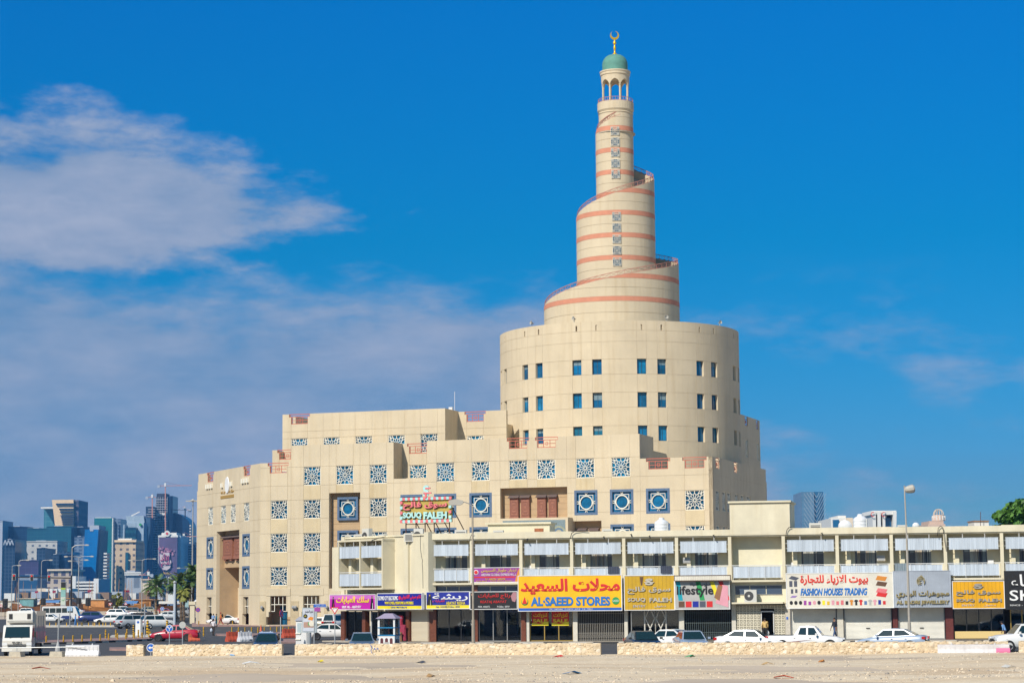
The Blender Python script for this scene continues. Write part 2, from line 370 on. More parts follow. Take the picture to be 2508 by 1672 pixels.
stone_wall(374,690,'low stone wall between the round blue arrow sign and the gap beside the dark blue saloon')
stone_wall(722,1471,'long low stone wall in front of the shops with blue graffiti strokes')
stone_wall(1512,2470,'longest low stone wall, in front of the parked white pickup and silver saloon')
stone_wall(2496,2600,'stub of low stone wall beside the white car under the black shop sign')
# ================================================================ the cultural centre: stepped blocks, round drum, spiral minaret
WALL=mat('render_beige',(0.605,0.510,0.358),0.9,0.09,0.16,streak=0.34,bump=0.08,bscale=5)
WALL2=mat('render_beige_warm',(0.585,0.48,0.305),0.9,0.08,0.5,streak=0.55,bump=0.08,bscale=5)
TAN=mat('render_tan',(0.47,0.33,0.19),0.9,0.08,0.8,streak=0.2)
STONEB=mat('stone_base',(0.50,0.40,0.25),0.9,0.14,1.2)
PINK=mat('band_pink',(0.60,0.25,0.155),0.85,0.08,1.0)
CREAM=mat('lattice_cream',(0.82,0.78,0.66),0.7)
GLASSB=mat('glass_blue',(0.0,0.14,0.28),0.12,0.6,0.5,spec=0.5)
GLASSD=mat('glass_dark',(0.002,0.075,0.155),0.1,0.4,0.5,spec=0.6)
TILE=mat('tile_blue',(0.10,0.155,0.25),0.35,0.25,6.0)
WOOD=mat('wood_bay',(0.30,0.12,0.075),0.7,0.2,3.0); WOODD=mat('wood_cap',(0.14,0.10,0.09),0.8)
REDM=mat('rail_red',(0.52,0.12,0.075),0.6)
DARK=mat('interior_dark',(0.05,0.042,0.035),0.9)
DOORB=mat('door_blue',(0.01,0.10,0.20),0.25)
ROOFM=mat('roof_grey',(0.42,0.38,0.30),0.95,0.1,0.6)
GREY=mat('grey_metal',(0.35,0.36,0.37),0.5); WHITE=mat('white_paint',(0.75,0.75,0.74),0.5,0.05,1.5)

def cellwall(b,solids,holes,y0,y1,mapf=None,step=None,back=True):
    E=1e-3
    us=sorted({round(x,4) for s in solids+holes for x in s[:2]}); zs=sorted({round(x,4) for s in solids+holes for x in s[2:]})
    lo,hi=min(s[0] for s in solids),max(s[1] for s in solids); us=[u for u in us if lo-E<=u<=hi+E]
    lz,hz=min(s[2] for s in solids),max(s[3] for s in solids); zs=[z for z in zs if lz-E<=z<=hz+E]
    if step:
        n=[]
        for a,c in zip(us,us[1:]):
            k=max(1,int(math.ceil((c-a)/step))); n+=[a+(c-a)*i/k for i in range(k)]
        us=n+[us[-1]]
    mf=mapf or (lambda u,y,z:(u,y,z)); nu,nz_=len(us)-1,len(zs)-1
    def ins(u,z,r): return r[0]<u<r[1] and r[2]<z<r[3]
    g=[[False]*nz_ for _ in range(nu)]; anyc=False
    for i in range(nu):
        for j in range(nz_):
            u=(us[i]+us[i+1])/2; z=(zs[j]+zs[j+1])/2
            if any(ins(u,z,s) for s in solids) and not any(ins(u,z,h) for h in holes): g[i][j]=True; anyc=True
    if not anyc: return False
    S=lambda i,j: 0<=i<nu and 0<=j<nz_ and g[i][j]
    for i in range(nu):
        for j in range(nz_):
            if not g[i][j]: continue
            a,c,z,w=us[i],us[i+1],zs[j],zs[j+1]
            b.quad(mf(a,y0,z),mf(c,y0,z),mf(c,y0,w),mf(a,y0,w))
            if back: b.quad(mf(c,y1,z),mf(a,y1,z),mf(a,y1,w),mf(c,y1,w))
            if not S(i-1,j): b.quad(mf(a,y1,z),mf(a,y0,z),mf(a,y0,w),mf(a,y1,w))
            if not S(i+1,j): b.quad(mf(c,y0,z),mf(c,y1,z),mf(c,y1,w),mf(c,y0,w))
            if not S(i,j-1): b.quad(mf(a,y1,z),mf(c,y1,z),mf(c,y0,z),mf(a,y0,z))
            if not S(i,j+1): b.quad(mf(a,y0,w),mf(c,y0,w),mf(c,y1,w),mf(a,y1,w))
    return True
PG=0.030
def panels(parent,M,solids,holes,ju,jz,mt,mapf=None,step=None,name='wall_panel',thick=0.03,core=0.5,warm=None):
    """thick wall of the given outline with openings, faced by separate panels with open joints"""
    b=MB(); cellwall(b,solids,holes,thick+0.002,core,mapf,step); b.build('wall',mt,parent,M)
    lo,hi=min(s[0] for s in solids),max(s[1] for s in solids); lz,hz=min(s[2] for s in solids),max(s[3] for s in solids)
    ju=sorted({lo,hi}|{u for u in ju if lo+.1<u<hi-.1}); jz=sorted({lz,hz}|{z for z in jz if lz+.1<z<hz-.1})
    for a,c in zip(ju,ju[1:]):
        for z,w in zip(jz,jz[1:]):
            x0=a+(PG/2 if a>lo+.01 else 0); x1=c-(PG/2 if c<hi-.01 else 0); z0=z+PG/2; z1=w-(PG/2 if w<hz-.01 else 0)
            so=[(max(s[0],x0),min(s[1],x1),max(s[2],z0),min(s[3],z1)) for s in solids]; so=[s for s in so if s[1]-s[0]>.02 and s[3]-s[2]>.02]
            if not so: continue
            ho=[h for h in holes if h[1]>x0 and h[0]<x1 and h[3]>z0 and h[2]<z1]
            b=MB()
            if cellwall(b,so,ho,0,thick,mapf,step,back=False):
                m_=mt
                if warm and any(abs(h[0]-a)<.15 and abs(h[1]-c)<.15 and abs(h[2]-w)<.15 for h in warm): m_=WALL2   # rain marks below sills
                b.build(name,m_,parent,M)

# ---- shared window meshes (unit square in x,z)
def strip(b,p,q,w,y0=0.0,y1=0.045):
    p=Vector((p[0],p[1])); q=Vector((q[0],q[1])); d=q-p
    if d.length<1e-6: return
    d.normalize(); n=Vector((-d.y,d.x))*w/2; p=p-d*w*.3; q=q+d*w*.3
    c=[p-n,q-n,q+n,p+n]; f=[b.av((v.x,y0,v.y)) for v in c]; k=[b.av((v.x,y1,v.y)) for v in c]
    b.face(f)
    for i in range(4): b.face((f[(i+1)%4],f[i],k[i],k[(i+1)%4]))
def ringp(cx,cz,r,n,a0=0.0,rz=None): return [(cx+r*math.cos(a0+2*math.pi*k/n),cz+(rz or r)*math.sin(a0+2*math.pi*k/n)) for k in range(n)]
def loop(b,pts,w,y0=0,y1=.045):
    for a,c in zip(pts,pts[1:]+pts[:1]): strip(b,a,c,w,y0,y1)
def lattice_mesh():
    b=MB(); w=.026; P=lambda r,a:(r*math.cos(RAD(a)),r*math.sin(RAD(a)))
    loop(b,ringp(0,0,.07,12,RAD(15)),w)
    for k in range(12):
        a=30*k; o=a+15
        strip(b,P(.07,o),P(.26,o),w*.9); strip(b,P(.26,o),P(.365,a),w); strip(b,P(.26,o),P(.365,a+30),w)
        e=P(1,a); m_=.485/max(abs(e[0]),abs(e[1]))
        strip(b,P(.365,a),(e[0]*m_,e[1]*m_),w)
        if k%3==1: strip(b,P(.40,o),P(.56,o),w); loop(b,ringp(*P(.60,o),.055,8,RAD(22.5)),w*.9)
    for sx in (-1,1):
        for sz in (-1,1): strip(b,(.315*sx,.18*sz),(.40*sx,.40*sz),w); strip(b,(.18*sx,.315*sz),(.40*sx,.40*sz),w)
    for a,c in (((-.485,-.485),(.485,-.485)),((.485,-.485),(.485,.485)),((.485,.485),(-.485,.485)),((-.485,.485),(-.485,-.485))): strip(b,a,c,.034)
    return b.mesh('lattice',CREAM)
def grille_mesh():
    b=MB(); w=.022
    loop(b,ringp(0,0,.285,24),w*2.0); q=.32; loop(b,[(-q,-q),(q,-q),(q,q),(-q,q)],w)
    for s in (-1,1):
        loop(b,ringp(0,s*.405,.045,8),w); 
        for h in (-.05,.05): strip(b,(s*.29,h),(s*.43,h),w)
        strip(b,(s*.43,-.07),(s*.43,.07),w); strip(b,(s*.36,-.05),(s*.36,.05),w*.8)
    return b.mesh('grille',CREAM)
LAT=lattice_mesh(); GRI=grille_mesh()
b=MB(); b.box(-.5,.5,0,.05,-.5,.5); PANE_B=b.mesh('pane',GLASSB); 
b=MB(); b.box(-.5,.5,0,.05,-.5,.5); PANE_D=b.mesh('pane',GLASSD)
b=MB(); b.box(-.5,.5,0,.05,-.5,.5); PANE_R=b.mesh('pane',mat('glass_round',(0.002,0.12,0.26),0.12,0.55,0.8,spec=0.6))
def frame_box(b,w,d0,d1,o=.5):
    b.box(-o,o,d0,d1,-o,-o+w); b.box(-o,o,d0,d1,o-w,o); b.box(-o,-o+w,d0,d1,-o+w,o-w); b.box(o-w,o,d0,d1,-o+w,o-w)
b=MB(); frame_box(b,.10,-.30,.20); TFR=b.mesh('tile_frame',TILE)
b=MB(); frame_box(b,.05,-.06,.02); b.box(-.02,.02,-.05,.02,-.45,.45); AFR=b.mesh('window_frame',mat('alu_dark',(0.03,0.09,0.15),0.4))
def lat_window(parent,M,u,z,w,h,y=.26,dark=False):
    o=inst(PANE_D if dark else PANE_B,'window',parent,M@Matrix.Translation((u,y,z))@Matrix.Diagonal((w,1,h,1)))
    inst(LAT,'lattice',o,Matrix.Translation((0,-.18,0))); return o
def round_window(parent,M,u,z,w,h,y=.30):
    o=inst(PANE_R,'window',parent,M@Matrix.Translation((u,y,z))@Matrix.Diagonal((w,1,h,1)))
    inst(TFR,'tile_frame',o,Matrix.Translation((0,-.02,0))); inst(GRI,'grille',o,Matrix.Translation((0,-.2,0))@Matrix.Scale(.92,4)); return o
def bay_meshes():
    b=MB(); b.box(-.5,.5,-.5,.0,0,.13); b.box(-.46,.46,-.44,0,.13,.9); 
    for s in (-1,1): b.box(s*.3-.08,s*.3+.08,-.4,0,-.07,0)
    body=b.mesh('wooden_bay',WOOD)
    b=MB(); b.prism([(-.72,.9),(-.72,.935),(.0,1.02),(.0,.9)],-.56,.56,'x'); cap=b.mesh('cap',WOODD)
    b=MB(); 
    frame_box(b,.06,-.02,.0,.40); frame_box(b,.04,-.02,.0,.26); frame_box(b,.03,-.02,0,.13); scr=b.mesh('screen',mat('wood_screen',(0.22,0.085,0.055),0.8,0.2,12.0))
    return body,cap,scr
BAYB,BAYC,BAYS=bay_meshes()
def wooden_bay(parent,M,u,z,w,h,y=0.0):
    o=inst(BAYB,'wooden_bay',parent,M@Matrix.Translation((u,y,z))@Matrix.Diagonal((w,1,h,1)))
    inst(BAYC,'cap',o); inst(BAYS,'screen',o,Matrix.Translation((0,-.445,.52))@Matrix.Diagonal((1,1,.9,1))); return o
RAILCACHE={}
def rail_mesh(w,h):
    k=(round(w,1),round(h,1))
    if k not in RAILCACHE:
        b=MB(); t=.07; e=.28
        b.box(-w/2-e,w/2+e,-.03,.05,h-.09,h); b.box(-w/2-e,w/2+e,0,.04,h-.42,h-.34); b.box(-w/2,w/2,0,.04,.03,.11)
        b.box(-w/2,w/2,0,.04,h*.36,h*.36+.06)
        for x in (-w/2+.02,w/2-.06,-w*.18,w*.18-.04): b.box(x,x+t,-.01,.03,.11,h-.42)
        q=.15
        for x in (-q,q-.04): b.box(x,x+.06,-.012,.02,h*.36-.16,h*.36+.20)
        for z in (h*.36-.18,h*.36+.20): b.box(-q,q,-.014,.02,z,z+.06)
        for x in (-w/2-e,w/2+e-.05): b.box(x,x+.05,-.02,.04,h-.36,h-.07)
        RAILCACHE[k]=b.mesh('railing',REDM)
    return RAILCACHE[k]
def railing(parent,M,u,z,w,h,y=.12): return inst(rail_mesh(w,h),'railing',parent,M@Matrix.Translation((u,y,z)))

# ---- planes
FA=Plane(at(700,1400,283),19.0); BM=FA.M
uL,uR=FA.U(637),FA.U(1748)
CH=Plane(FA.w(uL,0,0),64.0); SD=Plane(FA.w(uR,0,0),-71.0)
ctr=thing('cultural_centre','beige stepped building with star lattice windows, round drum and red roof railings','building',BM)
I4=Matrix.Identity(4); iB=BM.inverted()
ROWZ=[5.35,9.74,14.13,18.50]; WH=2.47; WW=2.46
def wrect(uc,zb,w=WW,h=WH): return (uc-w/2,uc+w/2,zb,zb+h)
cols={n:FA.U(px)+WW/2 for n,px in dict(A=662.5,B=743,C=823,D=905,F=1069.5,G=1155.5,H=1248,I=1316.5,J=1412,K=1499.5,L=1679).items()}
uS1,uG0,uG1,uE=FA.U(713,1120),FA.U(964,1120),FA.U(1046,1120),FA.U(1567,1120)
Z1,Z2,Z4,ZG=21.62,23.86,20.72,19.05
solids=[(uL,uS1,0,Z1),(uS1,uG0,0,Z2),(uG0,uG1,0,ZG),(uG1,uE,0,Z2),(uE,uR,0,Z4)]
lat=[('C',r) for r in 'B C D F G H I J K'.split()]
lats=[(cols[c],18.5) for c in 'BCDFGHIJK']+[(cols[c],14.13) for c in 'ABDL']+[(cols[c],9.74) for c in 'ABDL']+[(cols[c],5.35) for c in 'ABD']
holes=[wrect(u,z) for u,z in lats]
rw=3.08
rounds=[(FA.U(px)+rw/2,z) for px in (1407.5,1495,1583.5,1150,1063.5,981) for z in (13.80,9.42)]
rounds=[r for r in rounds if not (abs(r[0]-(FA.U(1407.5)+rw/2))<.1 and r[1]<10)]
holes+=[wrect(u,z,rw,rw+.06) for u,z in rounds]
rc1=(FA.U(806,1206),FA.U(882,1206),4.9,17.4); rc2=(FA.U(1225,1193),FA.U(1389,1193),13.0,17.45); rc3=(FA.U(1393,1275),FA.U(1473,1275),6.0,13.05)
holes+=[rc1,rc2,rc3]
gdoors=[]
for c in 'AB':
    u=cols[c]-.05; gdoors.append(u); holes+=[(u-1.15,u+1.15,1.9,3.95),(u-1.4,u+1.4,.2,1.92),(u-1.75,u+1.75,.2,1.25)]
notch=[]
for px0,px1,zt in ((661,702,Z1),(1247,1291,Z2),(1316,1361,Z2),(1587.5,1635.5,Z4),(1676.5,1724.5,Z4)):
    u0,u1=FA.U(px0,1110),FA.U(px1,1110); notch.append((u0,u1,zt)); holes+=[(u0,u1,zt-1.38,zt+.1),(u0-.3,u1+.3,zt-.42,zt+.1)]
JU=sorted({round(x,3) for h in [wrect(u,0) for u in cols.values()] for x in h[:2]}|{uS1,uG0,uG1,uE,rc1[0],rc1[1],rc2[0],rc2[1]})
JU=[u for k,u in enumerate(JU) if k==0 or u-JU[k-1]>.35]
JZ=[4.1,5.35,7.82,9.74,12.21,14.13,16.60,18.50,20.97]
panels(ctr,I4,solids,holes,JU,JZ,WALL,warm=[wrect(u,z) for u,z in lats])
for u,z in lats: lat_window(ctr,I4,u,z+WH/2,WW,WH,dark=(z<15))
for u,z in rounds: round_window(ctr,I4,u,z+rw/2+.03,rw,rw+.06)
for u0,u1,zt in notch: railing(ctr,I4,(u0+u1)/2,zt-1.38,u1-u0,1.38)
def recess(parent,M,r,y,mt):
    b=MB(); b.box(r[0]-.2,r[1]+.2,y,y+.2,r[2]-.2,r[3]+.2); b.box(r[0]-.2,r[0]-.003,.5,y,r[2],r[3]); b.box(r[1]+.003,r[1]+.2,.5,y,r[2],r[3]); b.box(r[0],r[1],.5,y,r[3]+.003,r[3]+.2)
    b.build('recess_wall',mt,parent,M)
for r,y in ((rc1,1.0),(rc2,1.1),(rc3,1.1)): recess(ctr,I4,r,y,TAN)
# courses of the recess cladding
for r in (rc1,rc2):
    z=r[2]+.2
    while z<r[3]-.5:
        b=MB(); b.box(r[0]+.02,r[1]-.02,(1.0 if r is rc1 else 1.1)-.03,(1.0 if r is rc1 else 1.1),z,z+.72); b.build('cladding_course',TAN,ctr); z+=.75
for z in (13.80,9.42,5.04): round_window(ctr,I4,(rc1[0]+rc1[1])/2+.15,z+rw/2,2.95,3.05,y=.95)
for px0,px1 in ((1250,1273),(1277.5,1300),(1317,1340),(1345,1366)):
    a,c=FA.U(px0,1230,1.1),FA.U(px1,1230,1.1); wooden_bay(ctr,I4,(a+c)/2,13.35,(c-a)*.98,3.15,y=1.07)
for px0,px1 in ((1415,1438),(1445,1468)):
    a,c=FA.U(px0,1290,1.1),FA.U(px1,1290,1.1); wooden_bay(ctr,I4,(a+c)/2,9.0,(c-a)*.98,3.15,y=1.07)
# ground-floor doorways
for u in gdoors:
    b=MB(); b.box(u-2,u+2,2.6,2.8,.1,4.2); b.box(u-2.2,u-2,.5,2.8,.1,4.2); b.box(u+2,u+2.2,.5,2.8,.1,4.2); b.box(u-2,u+2,.5,2.6,4.2,4.4); b.build('porch_wall',TAN,ctr)
    b=MB(); b.box(u-.9,u+.1,2.5,2.58,.15,2.6); b.build('door',DOORB,ctr)
    b=MB(); b.box(u-1.15,u+1.15,.2,.26,2.82,2.9); 
    for x in (-.62,-.02,.58): b.box(u+x-.04,u+x+.04,.18,.2,(1.95 if abs(x)>.1 else 2.9),3.95)
    b.box(u-1.15,u-.58,.2,.26,1.93,2.0); b.box(u+.54,u+1.15,.2,.26,1.93,2.0); b.build('door_grille',CREAM,ctr)
    b=MB(); b.box(u-1.75,u+1.75,-.06,0,4.0,4.95); b.build('lintel_panel',WALL,ctr)
for u in (cols['A']-2.3,cols['A']+2.25,cols['B']-2.2,cols['B']+2.3):
    b=MB(); b.tube((u,-.02,2.2),(u,-.28,2.35),.05); b.lathe([(.05,0),(.2,.12),(.22,.35),(.06,.46)],8,(u,-.32),2.25); b.build('wall_lamp',GREY,ctr)
# base course of warmer stone
b=MB(); b.box(uL+.01,cols['A']-1.85,-.045,-.002,.1,3.3); b.box(cols['A']+1.8,cols['B']-1.85,-.045,-.002,.1,3.3); b.box(cols['B']+1.8,rc1[0]-.2,-.045,-.002,.1,3.3); b.build('stone_plinth',STONEB,ctr)

# ---- solid cores and roofs behind the walls
def core(u0,u1,y0,y1,z,mt=WALL,z0=0.0,name='block'):
    b=MB(); b.box(u0,u1,y0,y1,z0,z); return b.build(name,mt,ctr)
core(uL+.6,uS1-.02,3.2,36,Z1-1.7); core(uS1,uG0-.25,1.4,36,Z2-1.7); core(uG0-.25,uG1+.2,2.8,36,Z2-.6-4.0)
core(uG1+.2,rc3[0]-.4,1.4,30,Z2-1.7); core(rc3[1]+.3,uE-.2,1.4,30,Z2-1.7); core(rc3[0]-.4,rc3[1]+.3,1.6,30,Z2-1.7); core(uE-.2,uR-.55,1.4,34,Z4-1.6)
# return walls of the stepped parapets
def para(u0,u1,y0,y1,z0,z1): 
    b=MB(); b.box(u0,u1,y0,y1,z0,z1); b.build('parapet_return',WALL,ctr)
para(uG0-.45,uG0,.502,3.4,ZG-.5,Z2); para(uG1,uG1+.4,.502,3.4,ZG-.5,Z2); para(uS1,uS1+.4,.502,3.2,Z1-1.8,Z2); para(uE-.4,uE,.502,6.6,Z4-1.7,Z2)
para(uE-.9,uE-.4,.502,.9,Z2-1.3,Z2-.02)
# back face of the gap
gy=3.1; gu0,gu1=uG0-.6,uG1+2.2
cg=FA.U(1002.5,1170,gy)+WW/2
gs=[(gu0,gu1,ZG-1.5,Z2-.02)]; gn=(cg-WW/2,cg+WW/2)
panels(ctr,Matrix.Translation((0,gy,0)),gs,[wrect(cg,18.5),(gn[0],gn[1],Z2-1.4,Z2+.1),(gn[0]-.3,gn[1]+.3,Z2-.42,Z2+.1)],[cg-WW/2,cg+WW/2],[18.5,20.97],WALL)
lat_window(ctr,Matrix.Translation((0,gy,0)),cg,18.5+WH/2,WW,WH); railing(ctr,Matrix.Translation((0,gy,0)),cg,Z2-1.4,WW,1.38)
# set-back face above the low left terrace
sy=3.2; a0=FA.U(667,1120,sy); n0,n1=FA.U(684,1110,sy),FA.U(722,1110,sy)
panels(ctr,Matrix.Translation((0,sy,0)),[(a0,uS1+3,Z1-2,Z2-.3)],[(n0,n1,Z2-1.6,Z2),(n0-.3,n1+.3,Z2-.7,Z2)],[n0,n1],[20.97],WALL)
railing(ctr,Matrix.Translation((0,sy,0)),(n0+n1)/2,Z2-1.62,n1-n0,1.36); para(a0,a0+.4,sy+.502,sy+22,Z1-2,Z2-.3)
lat_window(ctr,I4,a0+2.6,19.9,2.3,1.5,y=sy-.05)
# upper back block
fy=6.0; b0,b1=FA.U(692,1010,fy),FA.U(1090,1005,fy); ZF=28.6
uc=[FA.U(px,1070,fy)+WW/2 for px in (713,791.5,870,950,1029.5)]
n0,n1=FA.U(713,1020,fy),FA.U(754,1020,fy)
fh=[wrect(u,22.80) for u in uc]+[(n0,n1,ZF-1.38,ZF+.1),(n0-.3,n1+.3,ZF-.42,ZF+.1)]
T=Matrix.Translation((0,fy,0))
panels(ctr,T,[(b0,b1,Z1-1,ZF)],fh,[x for u in uc for x in (u-WW/2,u+WW/2)],[22.8,25.27,26.2],WALL,warm=[])
for u in uc: lat_window(ctr,T,u,22.8+WH/2,WW,WH)
railing(ctr,T,(n0+n1)/2,ZF-1.38,n1-n0,1.38)
core(b0+.5,b1-.5,fy+.6,34,ZF-1.7); 
para(b1-.4,b1,fy+.502,fy+5.4,Z2-1.7,ZF); para(b0,b0+.4,fy+.502,fy+1.5,Z1,ZF); para(b0,b0+.4,fy+3.4,26,Z1,ZF); 
ry=10.9; c0,c1=b1-.4,FA.U(1240,1010,ry); T=Matrix.Translation((0,ry,0)); uw=FA.U(1143,1066,ry)+WW/2
panels(ctr,T,[(c0,c1,Z2-1.7,ZF-.1)],[wrect(uw,22.75),(uw-WW/2,uw+WW/2,ZF-1.5,ZF),(uw-WW/2-.3,uw+WW/2+.3,ZF-.52,ZF)],[uw-WW/2,uw+WW/2],[22.75,25.22,26.2],WALL)
lat_window(ctr,T,uw,22.75+WH/2,WW,WH); railing(ctr,T,uw,ZF-1.5,WW,1.38)
core(c0+.5,c1-.6,ry+.6,34,ZF-1.8)
b=MB(); b.tube((b1-.2,fy+4.2,ZF),(b1-.2,fy+4.2,ZF+2.6),.03); b.box(b1-1.0,b1-.5,fy+4,fy+4.4,ZF-.1,ZF+.5); b.build('antenna',WHITE,ctr)

# ---- chamfered left face
CM=iB@CH.M
cu=lambda px,py: CH.uz(px,py)[0]
cL=cu(481,1400); cz=lambda px,py: CH.uz(px,py)[1]
csol=[(cL,0,0,19.2),(cL+.35,0,19.2,20.5),(cL+.6,0,20.5,Z1)]
cw=[(509,521.5),(540,553.5),(563.5,577),(596,610.5)]
clat=[((cu(a,1240)+cu(c,1240))/2,cu(c,1240)-cu(a,1240)) for a,c in cw]
choles=[(u-w/2,u+w/2,14.13,16.6) for u,w in clat]
crd=[((cu(a,1330)+cu(c,1330))/2,cu(c,1330)-cu(a,1330),z) for a,c in ((506,523),(593.5,612)) for z in (9.35,5.0)]
choles+=[(u-w/2,u+w/2,z,z+3.05) for u,w,z in crd]
crec=(cu(530.5,1320),cu(586,1320),.2,13.05); choles.append(crec)
cn=[]
for a,c in ((508,522.5),(597,612)):
    u0,u1=cu(a,1165),cu(c,1165); cn.append((u0,u1)); choles+=[(u0,u1,Z1-1.38,Z1+.1),(u0-.3,u1+.3,Z1-.42,Z1+.1)]
cdoor=[(cu(506,1480),cu(518,1480)),(cu(595,1480),cu(608,1480))]
for u0,u1 in cdoor: choles+=[(u0,u1,1.6,3.9),(u0-.25,u1+.25,.2,1.62)]
panels(ctr,CM,csol,choles,[x for u,w in clat for x in (u-w/2,u+w/2)]+[crec[0],crec[1]],[4.1,7.82,9.74,12.6,14.13,16.6,18.5],WALL)
for u,w in clat: lat_window(ctr,CM,u,14.13+WH/2,w,WH)
for u,w,z in crd: round_window(ctr,CM,u,z+1.52,w,3.05)
for u0,u1 in cn: railing(ctr,CM,(u0+u1)/2,Z1-1.38,u1-u0,1.38)
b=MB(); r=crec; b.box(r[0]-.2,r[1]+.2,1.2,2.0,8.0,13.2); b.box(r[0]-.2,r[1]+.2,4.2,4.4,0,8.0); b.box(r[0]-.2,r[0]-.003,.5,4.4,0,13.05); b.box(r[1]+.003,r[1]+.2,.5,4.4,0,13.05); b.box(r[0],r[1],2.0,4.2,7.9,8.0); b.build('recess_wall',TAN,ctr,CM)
wb=(r[1]-r[0])/2
for k in (0,1): wooden_bay(ctr,CM,r[0]+wb*(k+.52),9.15,wb*.86,3.3,y=1.18)
b=MB(); b.box(r[0]+1.2,r[1]-1.0,4.0,4.15,0.2,3.2); b.build('entrance_door',DOORB,ctr,CM)
b=MB(); b.box(r[0],r[0]+1.0,3.2,4.15,.1,4.0); b.box(r[1]-.9,r[1],3.2,4.15,.1,4.0); b.box(r[0],r[1],3.2,4.15,4.0,5.2); b.build('entrance_frame',WALL,ctr,CM)
for u0,u1 in cdoor:
    b=MB(); b.box(u0-.3,u1+.3,1.0,1.1,.1,4); b.build('door_recess',DARK,ctr,CM); b=MB(); b.box(u0,u1,.3,.36,2.6,2.7); b.box((u0+u1)/2-.05,(u0+u1)/2+.05,.28,.3,1.7,3.9); b.build('door_grille',CREAM,ctr,CM)
for px in (512,523,533,1,2,3)[:0]: pass
for a in ((506.5,509.5),(512,515),(518,521),(593.5,597),(599.5,603),(606,609.5),(543.5,546.5),(566,569.5)):
    u0,u1=cu(a[0],1190),cu(a[1],1190); z=19.3 if a[0]<530 or a[0]>590 else 19.15; b=MB(); b.box(u0,u1,-.25,-.01,z,z+.62); b.build('wall_block',CREAM,ctr,CM)
b=MB(); uo=cu(557.5,1185); b.lathe([(.9,0),(.95,.05),(.9,.12)],20); 
o=b.build('oval_plaque',WHITE,ctr,CM@Matrix.Translation((uo,-.02,19.4))@Matrix.Rotation(RAD(90),4,'X')@Matrix.Diagonal((.95,1.25,1,1)))
GOLD=mat('gold_letter',(0.50,0.29,0.05),0.45,metal=0.3)
core(-5.2,0.6,4.6,30,Z1-1.7)
b=MB(); b.T=CM; b.box(cL+.6,-.5,4.5,24,0,Z1-1.7); b.T=None; b.build('block',WALL,ctr)
b=MB(); b.T=CM; b.box(cL,cL+.45,.502,24,0,19.2); b.T=None; b.build('end_wall',WALL,ctr)

# ---- right side face, in shade
SM=iB@SD.M; su=lambda px,py: SD.uz(px,py)[0]
tA,tB=su(1812,1100),su(1862,1100); tC=su(1876,1180)
sw=[(1752.8,1762),(1769,1777.5),(1781,1790),(1800,1808),(1814,1822.5),(1829,1837.5)]
slat=[((su(a,1220)+su(c,1220))/2,su(c,1220)-su(a,1220)) for a,c in sw]
ssol=[(0,tC,0,Z4)]
shol=[(u-w/2,u+w/2,z,z+WH) for u,w in slat for z in (14.13,9.74)]
sn=[(su(1753,1135),su(1762,1135),Z4),(su(1798,1145),su(1805.5,1145),Z4)]
for u0,u1,z in sn: shol+=[(u0,u1,z-1.38,z+.1)]
panels(ctr,SM,ssol,shol,[x for u,w in slat for x in (u-w/2,u+w/2)]+[tB],[5.35,9.74,12.21,14.13,16.6,18.5],WALL)
for u,w in slat:
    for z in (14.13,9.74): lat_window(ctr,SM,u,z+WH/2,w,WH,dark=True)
for u0,u1,z in sn: railing(ctr,SM,(u0+u1)/2,z-1.38,u1-u0,1.38)
b=MB(); b.T=SM; b.box(tA,tC,.6,12,0,Z4-1.6); b.T=None; b.build('block',WALL,ctr)
S2=Plane(SD.w(0,3.6,0),-71.0); S2M=iB@S2.M; s2=lambda px,py: S2.uz(px,py)[0]
qA,qB=s2(1811,1100),s2(1862,1100)
sup=[((s2(a,1080)+s2(c,1080))/2,s2(c,1080)-s2(a,1080)) for a,c in ((1825.5,1832),(1853.5,1859))]
hol2=[(u-w/2,u+w/2,z,z+WH) for u,w in sup for z in (22.8,18.5)]
sn2=[(s2(1824,1012),s2(1831,1012)),(s2(1852,1022),s2(1857,1022))]
for u0,u1 in sn2: hol2.append((u0,u1,ZF-1.38,ZF+.1))
panels(ctr,S2M,[(qA,qB,Z4-1.6,ZF)],hol2,[x for u,w in sup for x in (u-w/2,u+w/2)],[18.5,20.97,22.8,25.27],WALL,core=.16)
for u,w in sup:
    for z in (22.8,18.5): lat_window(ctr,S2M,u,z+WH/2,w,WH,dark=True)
for u0,u1 in sn2: railing(ctr,S2M,(u0+u1)/2,ZF-1.38,u1-u0,1.38)
b=MB(); b.T=S2M; b.box(qA+.5,qB,.2,3,0,ZF-1.7); b.T=None; b.build('block',WALL,ctr)

# ---- mosaic entrance canopy
b=MB(); a,c=FA.U(1225,1280,-2.0),FA.U(1391,1280,-2.0); b.box(a,c,-2.0,1.0,10.2,13.5); b.build('canopy',WALL,ctr)
MOS=[mat('mosaic%d'%k,q,0.5,0.2,8) for k,q in enumerate([(0.18,0.24,0.26),(0.30,0.32,0.22),(0.10,0.17,0.26),(0.42,0.38,0.26)])]
b=MB(); b.box(a+.35,c-.35,-2.04,-2.002,11.2,13.2); mo=b.build('mosaic_panel',MOS[0],ctr)
for k in range(5):
    uc_=a+1.2+k*(c-a-2.4)/4
    for i,rr in enumerate((.95,.7,.45)):
        q=MB(); q.prism([(rr*math.cos(RAD(t)),rr*math.sin(RAD(t))) for t in range(0,181,15)],-.02-.012*i,0); q.build('mosaic_scale',MOS[(i+1+k)%4],mo,Matrix.Translation((uc_,-2.045,11.95 if k%2 else 11.5)))

